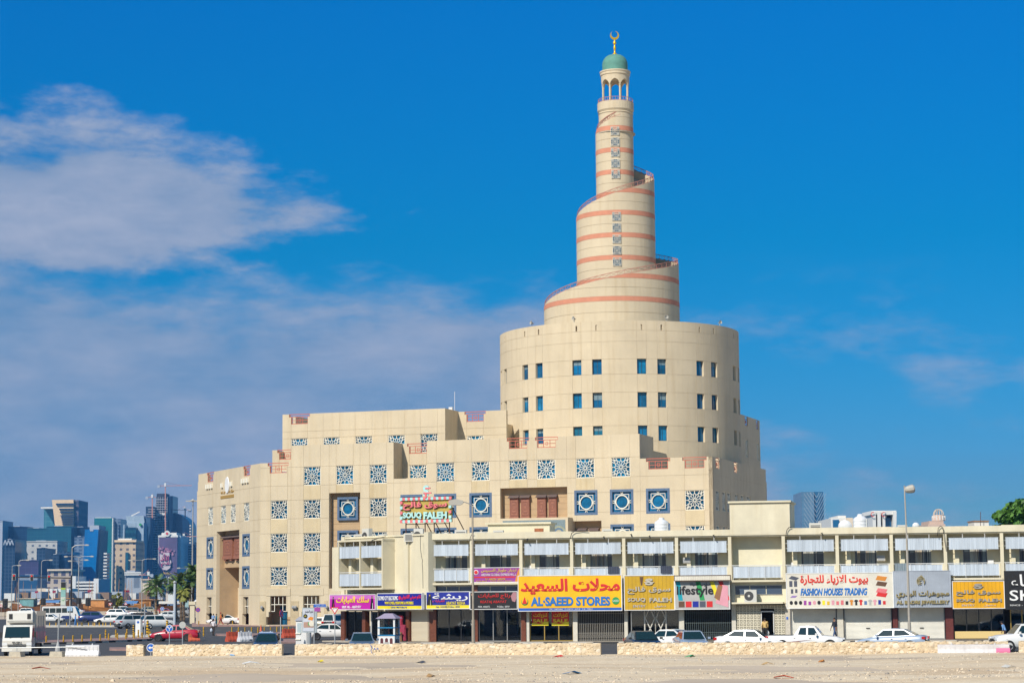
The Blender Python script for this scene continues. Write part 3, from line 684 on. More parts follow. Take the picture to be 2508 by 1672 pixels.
# ---- the drum
DC=at(1517,900,296); DC=Vector((DC.x,DC.y,0)); DR=16.72
tow=(-DC).normalized(); rgt=Vector((-tow.y,tow.x,0))
if rgt.x<0: rgt=-rgt
def cyl(C,R,par):
    iv=par.inverted()
    def f(u,y,z):
        a=u/R; return iv@(C+(rgt*math.sin(a)+tow*math.cos(a))*(R-y)+Vector((0,0,z)))
    return f
dmf=cyl(DC,DR,BM)
dholes=[];dj=set();dwin=[]
for k in range(-6,6):
    for s in (-4.75,4.75):
        a=15+30*k+s; u=RAD(a)*DR
        dj|={u-.64,u+.64}
        for zt in (34.72,30.30,25.88):
            if abs(a)<112: dholes.append((u-.64,u+.64,zt-2.02,zt)); dwin.append((a,zt))
        dholes.append((u-.12,u+.12,38.55,39.3))
L=math.pi*DR
panels(ctr,I4,[(-L,L,15.0,39.82)],dholes,sorted(dj),[21.4,23.86,25.88,28.28,30.30,32.70,34.72,37.05,38.5],WALL,dmf,0.9,name='drum_panel',core=.6)
rgw=random.Random(4); DPAN=[]
for k,c in enumerate(((0.002,0.13,0.30),(0.003,0.10,0.23),(0.004,0.17,0.36),(0.01,0.12,0.20))):
    q=MB(); q.box(-.5,.5,0,.05,-.5,.5); DPAN.append(q.mesh('pane',mat('glass_drum%d'%k,c,.1,.5,.5,spec=.6)))
q=MB(); q.box(-.5,.5,0,.01,-.5,.5); BLIND=q.mesh('blind',mat('blind_cloth',(0.16,0.24,0.28),.8))
for a,zt in dwin:
    p=BM.inverted()@(DC+(rgt*math.sin(RAD(a))+tow*math.cos(RAD(a)))*(DR-.42)+Vector((0,0,zt-1.01)))
    d=rgt*math.sin(RAD(a))+tow*math.cos(RAD(a)); ang=math.atan2(d.x,-d.y)
    M_=BM.inverted()@Matrix.Translation(BM@p)@Matrix.Rotation(ang,4,'Z')@Matrix.Diagonal((1.28,1,2.02,1))
    o=inst(rgw.choice(DPAN),'window',ctr,M_); inst(AFR,'window_frame',o)
    if rgw.random()<.3: h_=rgw.uniform(.2,.5); inst(BLIND,'blind',o,Matrix.Translation((0,-.012,.5-h_/2))@Matrix.Diagonal((.92,1,h_,1)))
b=MB(); b.T=iB; b.lathe([(DR-.6,0),(DR-.6,.2)],48,(DC.x,DC.y),38.3); b.T=None; b.build('drum_roof',ROOFM,ctr)
b=MB(); b.T=iB; b.lathe([(DR-.9,15),(DR-.9,38.2)],40,(DC.x,DC.y),0); b.T=None; b.build('drum_core',DARK,ctr)
# loudspeakers standing on the drum parapet
def drum_pos(px,z,r=DR-.5):
    best=None
    for k in range(-900,901):
        a=RAD(k/10); p=DC+(rgt*math.sin(a)+tow*math.cos(a))*r
        q=p-Vector((0,0,EYE)); q.z=z-EYE
        X_=q.dot(CR)/q.dot(_F)*FPX+CX
        if best is None or abs(X_-px)<best[0]: best=(abs(X_-px),p,a)
    return best[1]+Vector((0,0,z)),best[2]
for k,(px,lb) in enumerate(((1303,'loudspeaker horn on the drum parapet, left of the spiral tower'),(1406,'loudspeaker horn on the drum parapet at the left foot of the spiral tower'),(1632,'pale loudspeaker horn on the drum parapet at the shaded foot of the spiral tower'),(1763,'loudspeaker horn on the drum parapet towards its shaded right side'))):
    p,a=drum_pos(px,39.82); t=thing('loudspeaker',lb,'loudspeaker',TR(p.x,p.y,p.z,RAD((-60,-50,10,40)[k])),'loudspeakers on the drum')
    b=MB(); b.tube((0,0,-.02),(0,0,.42),.05); b.build('post',GREY,t)
    b=MB(); b.T=Matrix.Translation((0,0,.55))@Matrix.Rotation(RAD(75),4,'X'); b.lathe([(.05,-.3),(.08,-.1),(.15,.05),(.27,.2),(.22,.19),(.05,0)],12); b.T=None; b.build('horn',mat('horn_grey',(0.36,0.35,0.31),.6),t,smooth=False)

# ================================================================ spiral minaret
mn=thing('minaret','tall spiral minaret with pink bands, red ramp railing, green dome and golden crescent','minaret',TR(DC.x,DC.y,38.5))
MI=mn.matrix_basis.inverted()
RT=[(-180,11.2),(-90,10.5),(0,9.6),(90,8.55),(180,6.9),(270,5.68),(360,5.55),(450,5.42),(540,3.9),(630,2.78),(720,2.55),(830,2.42)]
ZT=[(-180,41.0),(-90,43.9),(90,49.9),(270,56.5),(450,62.0),(630,68.9),(735,71.0),(830,71.3)]
def interp(T,x):
    if x<=T[0][0]: return T[0][1]
    for (a,p),(c,q) in zip(T,T[1:]):
        if x<=c: return p+(q-p)*(x-a)/(c-a)
    return T[-1][1]
def rP(p): return (interp(RT,p-30)+interp(RT,p)*2+interp(RT,p+30))/4
def zP(p): return (interp(ZT,p-20)+interp(ZT,p)*2+interp(ZT,p+20))/4
def pol(phi,r,z):
    a=RAD(phi); d=rgt*math.sin(a)+tow*math.cos(a); return (d.x*r,d.y*r,z-38.5)
def ribbon(p0,p1,za,zb,dr0,dr1,mt,name,botf,st=4):
    b=MB(); n=int((p1-p0)/st); any_=False
    ph=[p0+(p1-p0)*k/n for k in range(n+1)]
    for p,q in zip(ph,ph[1:]):
        l0,h0=max(za,botf(p)),min(zb,zP(p)); l1,h1=max(za,botf(q)),min(zb,zP(q))
        if h0-l0<.01 and h1-l1<.01: continue
        h0=max(h0,l0); h1=max(h1,l1); any_=True
        R0,R1,S0,S1=rP(p)+dr0,rP(q)+dr0,rP(p)+dr1,rP(q)+dr1
        b.quad(pol(p,R0,l0),pol(q,R1,l1),pol(q,R1,h1),pol(p,R0,h0)); b.quad(pol(q,S1,l1),pol(p,S0,l0),pol(p,S0,h0),pol(q,S1,h1)); b.quad(pol(p,R0,h0),pol(q,R1,h1),pol(q,S1,h1),pol(p,S0,h0))
        b.quad(pol(p,S0,l0),pol(q,S1,l1),pol(q,R1,l1),pol(p,R0,l0))
    if any_: return b.build(name,mt,mn)
TIERS=[(-180,270),(270,630),(630,990)]
levels=[]; z=39.9
bands=[43.45+3.155*k for k in range(9)]
edges=[(38.6,41.9),(41.93,43.45)]
for k,zb in enumerate(bands):
    edges.append((zb,zb+.66,1)); nx=zb+3.155
    edges+=[(zb+.66,zb+1.90),(zb+1.925,nx)]
def zPr(p): return zP(p)
for ti,(p0,p1) in enumerate(TIERS):
    botf=(lambda p:38.6) if ti==0 else (lambda p:zP(p-360)-1.4)
    ribbon(p0,p1,38.6,74,-.04,-.4,WALL,'core_wall',botf)
    for e in edges:
        bandk=len(e)==3
        ribbon(p0,p1,e[0]+.01,e[1]-.01,.02 if bandk else 0.0,-.036,PINK if bandk else WALL,'pink_band' if bandk else 'wall_course',botf)
# ramp floor
b=MB()
for k in range(-180,620,6):
    b.quad(pol(k,rP(k)-.3,zP(k)-1.1),pol(k+6,rP(k+6)-.3,zP(k+6)-1.1),pol(k+6,rP(k+366)-.2,zP(k+6)-1.1),pol(k,rP(k+360)-.2,zP(k)-1.1))
b.build('ramp_floor',ROOFM,mn)
b=MB(); b.lathe([(2.75,68.5),(2.75,68.6)],24,z=-38.5); b.build('top_slab',ROOFM,mn)
# red railing along the helical edge: one part per tier
for ti,(p0,p1) in enumerate(((-150,270),(270,630),(630,742))):
    b=MB(); p=p0; pts=[]
    while p<=p1:
        pts.append(p); p+=math.degrees(1.0/rP(p))
    for a,c in zip(pts,pts[1:]):
        A=Vector(pol(a,rP(a)-.12,zP(a))); Cc=Vector(pol(c,rP(c)-.12,zP(c))); up=Vector((0,0,.62)); u2=Vector((0,0,.06))
        b.tube(A+up,Cc+up,.055,n=4); b.tube(A+u2,Cc+u2,.045,n=4); b.tube(A,A+up,.04,n=4); b.tube(A+u2,Cc+up,.022,n=3,caps=False); b.tube(A+up,Cc+u2,.022,n=3,caps=False)
    b.build('railing',mat('rail_dusty_red',(0.46,0.20,0.15),0.7),mn)
# lattice windows set in the shaft, ten of them
for phi0,zlist,r_ in ((0.0,[69.13-1.55*k for k in range(5)],2),( 0.0,[56.4-1.59*k for k in range(5)],1)):
    for zt in zlist:
        P_=360 if r_==1 else 720; rr=rP(P_)+.03; d=tow; s=1.18
        M_=Matrix.Translation(Vector(pol(-1.0 if r_==1 else -3,rr,zt-s/2)))@Matrix.Rotation(math.atan2(d.x,-d.y),4,'Z')@Matrix.Diagonal((s,1,s,1))
        o=inst(PANE_D,'window',mn,M_@Matrix.Translation((0,.02,0))); inst(LAT,'lattice',o,Matrix.Translation((0,-.1,0)))
# shaft top, gallery, lantern
b=MB(); b.lathe([(2.40,68.6),(2.42,71.3),(2.52,71.45),(2.40,71.6),(2.58,71.9),(2.58,73.0),(2.35,73.0),(2.35,72.7),(0,72.7)],40,z=-38.5); b.build('gallery',WALL,mn,smooth=False)
b=MB()
for k in range(40):
    a,c=k*9,(k+1)*9
    for z in (73.1,73.55): b.tube(pol(a,2.46,z),pol(c,2.46,z),.035,n=4)
    b.tube(pol(a,2.46,73.0),pol(a,2.46,73.55),.03,n=4)
b.build('gallery_railing',mat('rail_dusty_red',(0.46,0.20,0.15),0.7),mn)
for k in range(8):
    b=MB(); x,y,_=pol(k*45+21,1.86,0); b.lathe([(.20,72.7),(.20,73.2),(.13,73.3),(.13,75.3),(.2,75.5)],10,(x,y),-38.5); b.build('column',WALL,mn,smooth=False)
b=MB()
def arch(t):     # ogee arch between columns, t in 0..1
    s=abs(t-.5)*2
    if s>.86: return 75.45
    return 76.28-.12*s-.72*s**2.6 if s>.12 else 76.33-.4*s
for k in range(8):
    for i in range(12):
        t0,t1=i/12,(i+1)/12; a=k*45+21+45*t0; c=k*45+21+45*t1; z0,z1=arch(t0),arch(t1)
        for r0,fl in ((2.0,0),(1.72,1)):
            q=[pol(a,r0,z0),pol(c,r0,z1),pol(c,r0,76.7),pol(a,r0,76.7)]
            b.quad(*(q[::-1] if fl else q))
        b.quad(pol(a,1.72,z0),pol(c,1.72,z1),pol(c,2.0,z1),pol(a,2.0,z0))
b.build('arcade',WALL,mn)
b=MB(); b.lathe([(0,76.65),(2.0,76.65),(2.02,76.95),(2.12,77.05),(2.12,77.35),(2.2,77.45),(2.2,77.62),(1.75,77.64)],36,z=-38.5,close=False); b.build('cornice',WALL,mn)
prof=[(1.80,77.6),(1.82,78.6)]+[(1.82*math.cos(RAD(t))**.72,78.6+1.55*math.sin(RAD(t))) for t in range(12,90,13)]+[(.0,80.17)]
b=MB(); b.lathe(prof,36,z=-38.5,close=False); b.build('dome',mat('dome_green',(0.105,0.275,0.225),0.8,0.12,2.0),mn,smooth=True)
GOLDF=mat('finial_gold',(0.85,0.50,0.015),0.35,metal=0.55)
b=MB(); b.lathe([(.42,80.1),(.4,80.2),(.2,80.35),(.1,80.7),(.17,81.0),(.19,81.2),(.1,81.5),(.09,81.6),(.22,81.78),(.24,81.92),(.13,82.12),(.06,82.4),(.03,82.45)],14,z=-38.5); b.build('finial',GOLDF,mn,smooth=True)
b=MB(); n=26; cz0=82.98
oc=[]; ic=[]
for k in range(n+1):
    t=RAD(-250+320*k/n); w=max(0.0,math.sin(math.pi*k/n)); ro=.64; ri=.64-.26*w**.9
    cs,sn=math.cos(t),math.sin(t); oc.append((ro*cs,ro*sn)); ic.append((ri*cs,ri*sn+.05*w))
th=.07
M_=Matrix.Rotation(math.atan2(tow.x,-tow.y)+RAD(12),4,'Z')
b.T=Matrix.Translation((0,0,cz0-38.5))@M_@Matrix.Rotation(RAD(-8),4,'Y')
for k in range(n):
    for y,fl in ((-th,0),(th,1)):
        q=[(oc[k][0],y,oc[k][1]),(oc[k+1][0],y,oc[k+1][1]),(ic[k+1][0],y,ic[k+1][1]),(ic[k][0],y,ic[k][1])]; b.quad(*(q if fl else q[::-1]))
    b.quad((oc[k][0],-th,oc[k][1]),(oc[k+1][0],-th,oc[k+1][1]),(oc[k+1][0],th,oc[k+1][1]),(oc[k][0],th,oc[k][1])); b.quad((ic[k][0],th,ic[k][1]),(ic[k+1][0],th,ic[k+1][1]),(ic[k+1][0],-th,ic[k+1][1]),(ic[k][0],-th,ic[k][1]))
b.T=None; b.build('crescent',GOLDF,mn)
# ================================================================ lettering
AF={'ا':(0xFE8D,2),'ب':(0xFE8F,4),'ة':(0xFE93,2),'ت':(0xFE95,4),'ث':(0xFE99,4),'ج':(0xFE9D,4),'ح':(0xFEA1,4),'خ':(0xFEA5,4),'د':(0xFEA9,2),'ذ':(0xFEAB,2),'ر':(0xFEAD,2),'ز':(0xFEAF,2),'س':(0xFEB1,4),'ش':(0xFEB5,4),'ص':(0xFEB9,4),'ط':(0xFEC1,4),'ع':(0xFEC9,4),'غ':(0xFECD,4),'ف':(0xFED1,4),'ق':(0xFED5,4),'ك':(0xFED9,4),'ل':(0xFEDD,4),'م':(0xFEE1,4),'ن':(0xFEE5,4),'ه':(0xFEE9,4),'و':(0xFEED,2),'ى':(0xFEEF,2),'ي':(0xFEF1,4),'ء':(0xFE80,1),'أ':(0xFE83,2),'\u0001':(0xFEFB,2)}
def arabic(s):
    s=s.replace('لا','\u0001'); out=[]
    for i,ch in enumerate(s):
        if ch not in AF: out.append(ch); continue
        base,n=AF[ch]; pv=s[i-1] if i else ''; nx=s[i+1] if i+1<len(s) else ''
        jp=pv in AF and AF[pv][1]==4 and n>1; jn=n==4 and nx in AF and AF[nx][1]>1
        out.append(chr(base+(3 if jp and jn else 1 if jp else 2 if jn else 0)))
    return ''.join(reversed(out))
TXT={}
def text_mesh(txt,bold,depth,mt,shear=0.0):
    k=(txt,bold,depth,mt.name,shear)
    if k in TXT: return TXT[k]
    cu_=bpy.data.curves.new('lettering','FONT'); cu_.body=txt; cu_.size=1; cu_.offset=bold; cu_.extrude=depth; cu_.resolution_u=3; cu_.shear=shear
    o=bpy.data.objects.new('lettering_tmp',cu_); COL.objects.link(o); bpy.context.view_layer.update()
    me=bpy.data.meshes.new_from_object(o.evaluated_get(bpy.context.evaluated_depsgraph_get()))
    bpy.data.objects.remove(o); bpy.data.curves.remove(cu_)
    me.name='lettering'; me.materials.clear(); me.materials.append(mt); TXT[k]=me; return me
def letters(parent,txt,x0,x1,z0,z1,mt,y=-.02,bold=0.0,depth=0.02,name='lettering',keep=False,shear=0.0):
    if any(c in AF for c in txt): txt=arabic(txt)
    me=text_mesh(txt,bold,depth,mt,shear)
    if not len(me.vertices): return None
    xs_=[v.co.x for v in me.vertices]; ys_=[v.co.y for v in me.vertices]; a,c,d,e=min(xs_),max(xs_),min(ys_),max(ys_)
    sx=(x1-x0)/(c-a); sz=(z1-z0)/max(.01,(e-d))
    if keep: sx=sz=min(sx,sz)
    M_=Matrix.Translation(((x0+x1)/2,y,(z0+z1)/2))@Matrix.Rotation(RAD(90),4,'X')@Matrix.Diagonal((sx,sz,1,1))@Matrix.Translation((-(a+c)/2,-(d+e)/2,0))
    return inst(me,name,parent,M_)
def paint(name,c,rough=.5): return mat('paint_'+name,c,rough,.10,.9,streak=.10)
def disc(parent,name,x,z,r,mt,y=-.01,n=14,th=.02,rz=1.0):
    b=MB(); b.prism([(r*math.cos(2*math.pi*k/n),r*rz*math.sin(2*math.pi*k/n)) for k in range(n)],-th,0); return b.build(name,mt,parent,Matrix.Translation((x,y,z)))
def slab(parent,name,x0,x1,z0,z1,mt,y0=-.02,y1=0.0):
    b=MB(); b.box(x0,x1,y0,y1,z0,z1); return b.build(name,mt,parent)
def plate(parent,name,pts,mt,y0=-.02,y1=0.0):
    b=MB(); b.prism(pts,y0,y1); return b.build(name,mt,parent)
def corrug(b,x0,x1,z0,z1,n,amp,y=0.0,vert=True,th=None):
    pts=[]
    for k in range(n*2+1): pts.append((x0+(x1-x0)*k/(n*2) if vert else z0+(z1-z0)*k/(n*2), y+(amp if k%2 else 0)))
    for (a,p),(c,q) in zip(pts,pts[1:]):
        if vert: b.quad((a,p,z0),(c,q,z0),(c,q,z1),(a,p,z1))
        else: b.quad((x0,p,a),(x1,p,a),(x1,q,c),(x0,q,c))

# ================================================================ two-storey shop block
SH=Plane(at(2000,1500,168),11.5)
shop=thing('shop_block','long cream two-storey shop block with recessed balconies and pale blue screens','building',SH.M)
CREAMW=mat('cream_wall',(0.66,0.60,0.44),0.85,0.06,0.7,streak=0.22); CREAMB=mat('cream_back',(0.70,0.65,0.48),0.9,0.08,1.0)
CONC=mat('cream_parapet',(0.68,0.62,0.46),0.85,0.10,0.6,streak=0.4)
SHEET=mat('sheet_blue',(0.49,0.55,0.615),0.5,0.2,1.2,stretch=(4,4,.15)); RAILW=mat('rail_white',(0.70,0.70,0.68),0.5)
BROWNG=mat('brown_granite',(0.155,0.052,0.028),0.3,0.25,6.0); WPIL=mat('white_pillar',(0.56,0.53,0.45),0.7,0.1,2.0)
SHUT=mat('shutter',(0.64,0.63,0.57),0.55,0.08,0.8); BLKM=mat('black_metal',(0.012,0.012,0.013),0.4); STEEL=mat('steel',(0.33,0.33,0.32),0.4,metal=.5)
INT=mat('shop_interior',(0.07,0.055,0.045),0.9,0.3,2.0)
def glass_mat(name,tint,fac):
    if name in MATS: return MATS[name]
    mt=bpy.data.materials.new(name); mt.use_nodes=True; t=mt.node_tree; t.nodes.clear()
    tr=t.nodes.new('ShaderNodeBsdfTransparent'); tr.inputs[0].default_value=tuple(tint)+(1,); gl=t.nodes.new('ShaderNodeBsdfGlossy'); gl.inputs['Roughness'].default_value=.03; gl.inputs['Color'].default_value=(.9,.95,1,1)
    fr=t.nodes.new('ShaderNodeFresnel'); fr.inputs[0].default_value=1.5; ad=t.nodes.new('ShaderNodeMath'); ad.operation='ADD'; ad.inputs[1].default_value=fac; t.links.new(fr.outputs[0],ad.inputs[0])
    mx=t.nodes.new('ShaderNodeMixShader'); t.links.new(ad.outputs[0],mx.inputs[0]); t.links.new(tr.outputs[0],mx.inputs[1]); t.links.new(gl.outputs[0],mx.inputs[2])
    ou=t.nodes.new('ShaderNodeOutputMaterial'); t.links.new(mx.outputs[0],ou.inputs[0]); MATS[name]=mt; return mt
SGLASS=glass_mat('shop_glass',(.55,.58,.58),.03)
WGLASS=mat('window_glass_dark',(0.035,0.045,0.05),0.08,0.5,0.8,spec=.7)
ub=[-31.3,-27.72,-23.62,-19.45,-15.20,-10.95,-6.71,-2.47,1.73,5.93,10.05,14.35,18.6]
ZP0,ZP1=8.30,8.87; BD=1.1
# parapet, in lengths with small steps between them
for k,(a,c) in enumerate(((ub[0],ub[1]-.1),(ub[1]-.097,ub[3]),(ub[3]+.003,ub[6]),(ub[6]+.003,ub[7]),(ub[7]+.003,ub[9]),(ub[9]+.003,ub[11]),(ub[11]+.003,ub[12]+.5))):
    b=MB(); dz=(0.0,.03,-.01,.0,.02,-.015,.03)[k]; b.box(a,c,-.12,.25,ZP0+.08,ZP1+dz); b.box(a,c,-.02,1.5,ZP0-.02,ZP0+.077); b.build('parapet',CONC,shop)
for u in ub: b=MB(); b.box(u-.13,u+.13,-.06,BD,4.86,ZP0-.03); b.build('column',CREAMW,shop)
b=MB(); b.box(ub[0]-.1,ub[-1]+.5,BD+.25,14,0,8.3); b.build('rear_core',CREAMB,shop)
def sheet_panel(parent,u0,u1,z0,z1,y,n):
    b=MB(); corrug(b,u0,u1,z0,z1,n,.010,y); b.box(u0-.02,u1+.02,y-.006,y+.035,z0-.04,z0); b.box(u0-.02,u1+.02,y-.006,y+.035,z1,z1+.04); return b.build('screen_panel',SHEET,parent)
CURT=[mat('curtain%d'%k,c,.9,.2,4,stretch=(4,4,.2)) for k,c in enumerate([(.42,.43,.40),(.20,.25,.28),(.44,.38,.30),(.05,.06,.09)])]
rgs=random.Random(11)
for k,(a,c) in enumerate(zip(ub,ub[1:])):
    a+=.13; c-=.13; w=c-a
    stair=(k==6)
    wx0,wx1=a+w*.30,a+w*(.72+.06*rgs.random())
    if k==0: wx0,wx1=a+w*.22,a+w*.86
    hol=[] if stair else [(wx0,wx1,5.02,7.35)]
    b=MB(); cellwall(b,[(a-.1,c+.1,4.9,ZP0)],hol,BD,BD+.2); 
    bal=b.build('balcony_wall',CREAMB,shop)
    b=MB(); b.box(a-.12,c+.12,-.1,BD,4.70,4.86); b.build('balcony_slab',CREAMW,shop)
    if not stair:
        # pier and ledges on the back wall catch the light
        b=MB(); b.box(wx0-.62,wx0-.30,BD-.35,BD-.002,4.9,7.3); b.build('pier',CREAMB,shop)
        b=MB(); b.box(wx0-.62,wx0-.05,BD-.30,BD-.002,7.02,7.35); b.build('lintel',CREAMB,shop)
        b=MB(); b.box(wx1+.05,wx1+1.0,BD-.30,BD-.002,7.02,7.33); b.build('lintel',CREAMB,shop)
        win=MB(); win.box(wx0,wx1,BD+.12,BD+.16,5.02,7.35); wn=win.build('window',WGLASS,shop)
        fr=MB(); n=rgs.choice((2,2,3)); 
        for i in range(n+1):
            x=wx0+(wx1-wx0)*i/n; fr.box(x-.03,x+.03,BD+.05,BD+.115,5.02,7.35)
        fr.box(wx0,wx1,BD+.06,BD+.11,7.27,7.35); fr.build('frame',STEEL,wn)
        for i in range(rgs.choice((2,4,6,7))):
            x=wx0+.05+(wx1-wx0-.3)*rgs.random(); q=MB(); corrug(q,x,x+.18+.35*rgs.random(),5.1+rgs.random()*.5,7.2,3,.03,BD+.075); q.build('curtain',rgs.choice(CURT),wn)
        sheet_panel(shop,a+.17,c-.13,7.09,7.92,.0,22)
        b=MB()
        for f in (.3,.72): x=a+w*f; b.tube((x,.04,7.95),(x,.04,ZP0-.02),.028,n=4)
        for z in (7.3,7.7): b.tube((a-.02,.04,z),(a+.17,.04,z),.02,n=4); b.tube((c-.14,.04,z),(c+.02,.04,z),.02,n=4)
        b.build('hanger_rods',RAILW,shop)
    if k not in (1,):
        sheet_panel(shop,a+.12,c-.14,5.07,5.88,.02,26)
    b=MB(); b.tube((a,-.02,6.0),(c,-.02,6.0),.028,n=5)
    for i in range(4): x=a+.1+(w-.2)*i/3; b.tube((x,-.01,4.86),(x,-.01,6.0),.022,n=4)
    b.build('handrail',RAILW,shop)
for k,(bi,kind) in enumerate(((2,'chair'),(4,'cloth'),(7,'chair'),(8,'box'),(9,'cloth'),(10,'chair'),(5,'box'),(3,'cloth'))):
    a,c=ub[bi]+.13,ub[bi+1]-.13; x=a+(c-a)*(.82 if k%2 else .14)
    nm={2:'the second wide balcony',3:'the balcony over the big yellow sign',4:'the balcony over the mustard sign',5:'the balcony beside the stair recess',7:'the balcony right of the stair recess',8:'the balcony over the fashion sign end',9:'the balcony over the jewellery sign',10:'the balcony over the orange-yellow board'}[bi]
    if kind=='chair':
        t=thing('balcony_chair','white plastic chair on '+nm,'chair',SH.at(x,.75,4.862),'things left on the balconies'); b=MB(); b.box(-.22,.22,-.22,.22,.42,.46); b.build('seat',WHITE,t); b=MB(); b.box(-.22,.22,.19,.23,.46,1.35); b.build('backrest',WHITE,t)
        for sx in (-.2,.2):
            for sy in (-.2,.2): b=MB(); b.tube((sx,sy,0),(sx,sy,.42),.02,n=5); b.build('leg',WHITE,t)
    elif kind=='cloth':
        t=thing('laundry','laundry hung over the rail of '+nm,'laundry',SH.at(x,-.06,6.0),'things left on the balconies'); b=MB(); corrug(b,-.45,.45,-.55,.04,5,.03,-.03); b.build('cloth',CURT[(k*2+1)%4],t); b=MB(); corrug(b,-.45,.45,-.3,.04,5,.03,.10); b.build('back_fold',CURT[(k*2+1)%4],t)
    else:
        t=thing('window_unit','window air conditioner in the back wall of '+nm,'air conditioner',SH.at(x,BD-.42,6.25),'things left on the balconies'); b=MB(); b.box(-.32,.32,0,.41,0,.45); b.build('case',WPIL,t); b=MB(); b.box(-.27,.27,-.02,-.001,.06,.39); b.build('louvres',GREY,t)
# stair head on the roof
b=MB(); a,c=SH.U(1787,1240),SH.U(1934,1240); b.box(a,c,-.13,5.2,ZP1-.4,10.93); b.build('stair_head',CONC,shop)
b=MB(); b.box(a-.12,c+.12,-.28,5.4,10.933,11.08); b.build('stair_head_roof',CREAMW,shop)
# ground floor: pillars, shutters, gates, glass fronts
def fx(px): return SH.uz(px,1530,.5)[0]
GY=.5
def pillar(px0,px1,mt,y=GY-.15,z1=4.7): 
    b=MB(); b.box(fx(px0),fx(px1),y,y+.5,.12,z1); b.build('pillar',mt,shop)
def shutter(px0,px1):
    a,c=fx(px0),fx(px1); b=MB(); corrug(b,a,c,.16,2.95,30,.03,GY+.1,vert=False); s=b.build('shutter',SHUT,shop)
    b=MB(); b.box(a,c,GY+.05,GY+.12,.12,.22); b.box(a,a+.06,GY-.02,GY+.1,.12,2.95); b.box(c-.06,c,GY-.02,GY+.1,.12,2.95); b.build('guide_rail',STEEL,s)
    b=MB(); b.box((a+c)/2-.15,(a+c)/2+.15,GY+.05,GY+.1,1.0,1.05); b.build('handle',BLKM,s)
def shopglass(px0,px1,nm,fr=STEEL,kick=None):
    a,c=fx(px0),fx(px1); b=MB(); b.box(a,c,GY+.14,GY+.16,.16,2.9); g=b.build('shop_window',SGLASS,shop)
    b=MB()
    for i in range(nm+1): x=a+(c-a)*i/nm; b.box(x-.035,x+.035,GY+.1,GY+.2,.12,2.95)
    b.box(a,c,GY+.1,GY+.2,2.88,2.98); b.box(a,c,GY+.1,GY+.2,.12,.2); b.build('frame',fr,g)
    if kick:
        b=MB(); b.box(a+.04,c-.04,GY+.09,GY+.13,.2,.75); b.build('kick_panel',kick,g)
    return g,a,c
def gate(px0,px1,mt,n):
    a,c=fx(px0),fx(px1); b=MB()
    for i in range(n+1): x=a+(c-a)*i/n; b.box(x-.014,x+.014,GY+.0,GY+.03,.14,2.95)
    for z in (.2,.75,1.5,2.3,2.9): b.box(a,c,GY+.004,GY+.026,z,z+.03)
    for i in range(n): x=a+(c-a)*i/n; d=(c-a)/n; b.tube((x,GY-.01,.3),(x+d,GY-.01,.75),.01,n=3,caps=False); b.tube((x+d,GY-.012,.3),(x,GY-.012,.75),.01,n=3,caps=False)
    return b.build('folding_gate',mt,shop)
# interior rooms behind the glass
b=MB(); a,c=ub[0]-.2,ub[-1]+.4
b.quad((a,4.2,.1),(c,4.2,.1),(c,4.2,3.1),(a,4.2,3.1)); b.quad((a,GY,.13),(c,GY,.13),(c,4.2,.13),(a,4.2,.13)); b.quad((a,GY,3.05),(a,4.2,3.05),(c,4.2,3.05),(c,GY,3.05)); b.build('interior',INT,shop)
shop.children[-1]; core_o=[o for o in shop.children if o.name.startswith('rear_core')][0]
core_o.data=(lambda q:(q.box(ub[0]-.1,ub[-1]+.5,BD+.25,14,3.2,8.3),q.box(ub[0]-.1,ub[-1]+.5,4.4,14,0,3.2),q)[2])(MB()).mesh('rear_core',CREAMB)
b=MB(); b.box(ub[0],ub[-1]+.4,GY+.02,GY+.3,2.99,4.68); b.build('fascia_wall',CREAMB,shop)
for x0,x1 in ((1049,1069),(1160,1171),(1277,1289)): pillar(x0,x1,BROWNG)
for x0,x1 in ((1290.5,1297),(1404,1415),(1530,1538),(1664,1676),(1793,1803),(2051,2066)): pillar(x0,x1,WPIL)
for x0,x1 in ((2187,2199),(2316,2335)): pillar(x0,x1,mat('maroon_cladding',(0.12,0.03,0.025),.35,.2,5))
shopglass(1070,1158,3,BLKM); shopglass(1173,1276,3,STEEL); g,a,c=shopglass(1298,1403,3,mat('brass',(0.45,0.30,0.08),.4,metal=.5))
gate(1416,1529,mat('gate_grey',(0.34,0.32,0.28),.5),26); gate(1677,1792,mat('gate_dark',(0.10,0.13,0.13),.5),24)
shopglass(1546,1578,1,STEEL); shopglass(1632,1663,1,STEEL); shopglass(2337,2459,4,BLKM,mat('kick_yellow',(0.62,0.47,0.20),.6)); shopglass(2476,2560,3,mat('brass',(0.45,0.30,0.08),.4,metal=.5))
for a_,c_ in ((1937,2049),(2068,2184),(2201,2314),(1005,1048)):
    if a_>1040: shutter(a_,c_)
# double door with white diamonds
a,c=fx(1579),fx(1631); b=MB(); b.box(a,c,GY+.14,GY+.16,.16,2.9); dd=b.build('double_door',SGLASS,shop); b=MB(); md=(a+c)/2
for x0,x1 in ((a,md),(md,c)):
    xm=(x0+x1)/2; b.T=Matrix.Translation((0,GY+.06,0))
    for p,q in (((x0,.16),(x0,2.9)),((x1,.16),(x1,2.9)),((x0,2.85),(x1,2.85)),((x0,.25),(x1,.25)),((x0+.05,1.9),(xm,2.75)),((xm,2.75),(x1-.05,1.9)),((x1-.05,1.9),(xm,1.1)),((xm,1.1),(x0+.05,1.9)),((x0+.05,.3),(xm,1.1)),((xm,1.1),(x1-.05,.3))): strip(b,p,q,.07,0,.05)
b.T=None; b.build('door_lattice',mat('door_cream',(0.58,0.56,0.50),.5),dd)
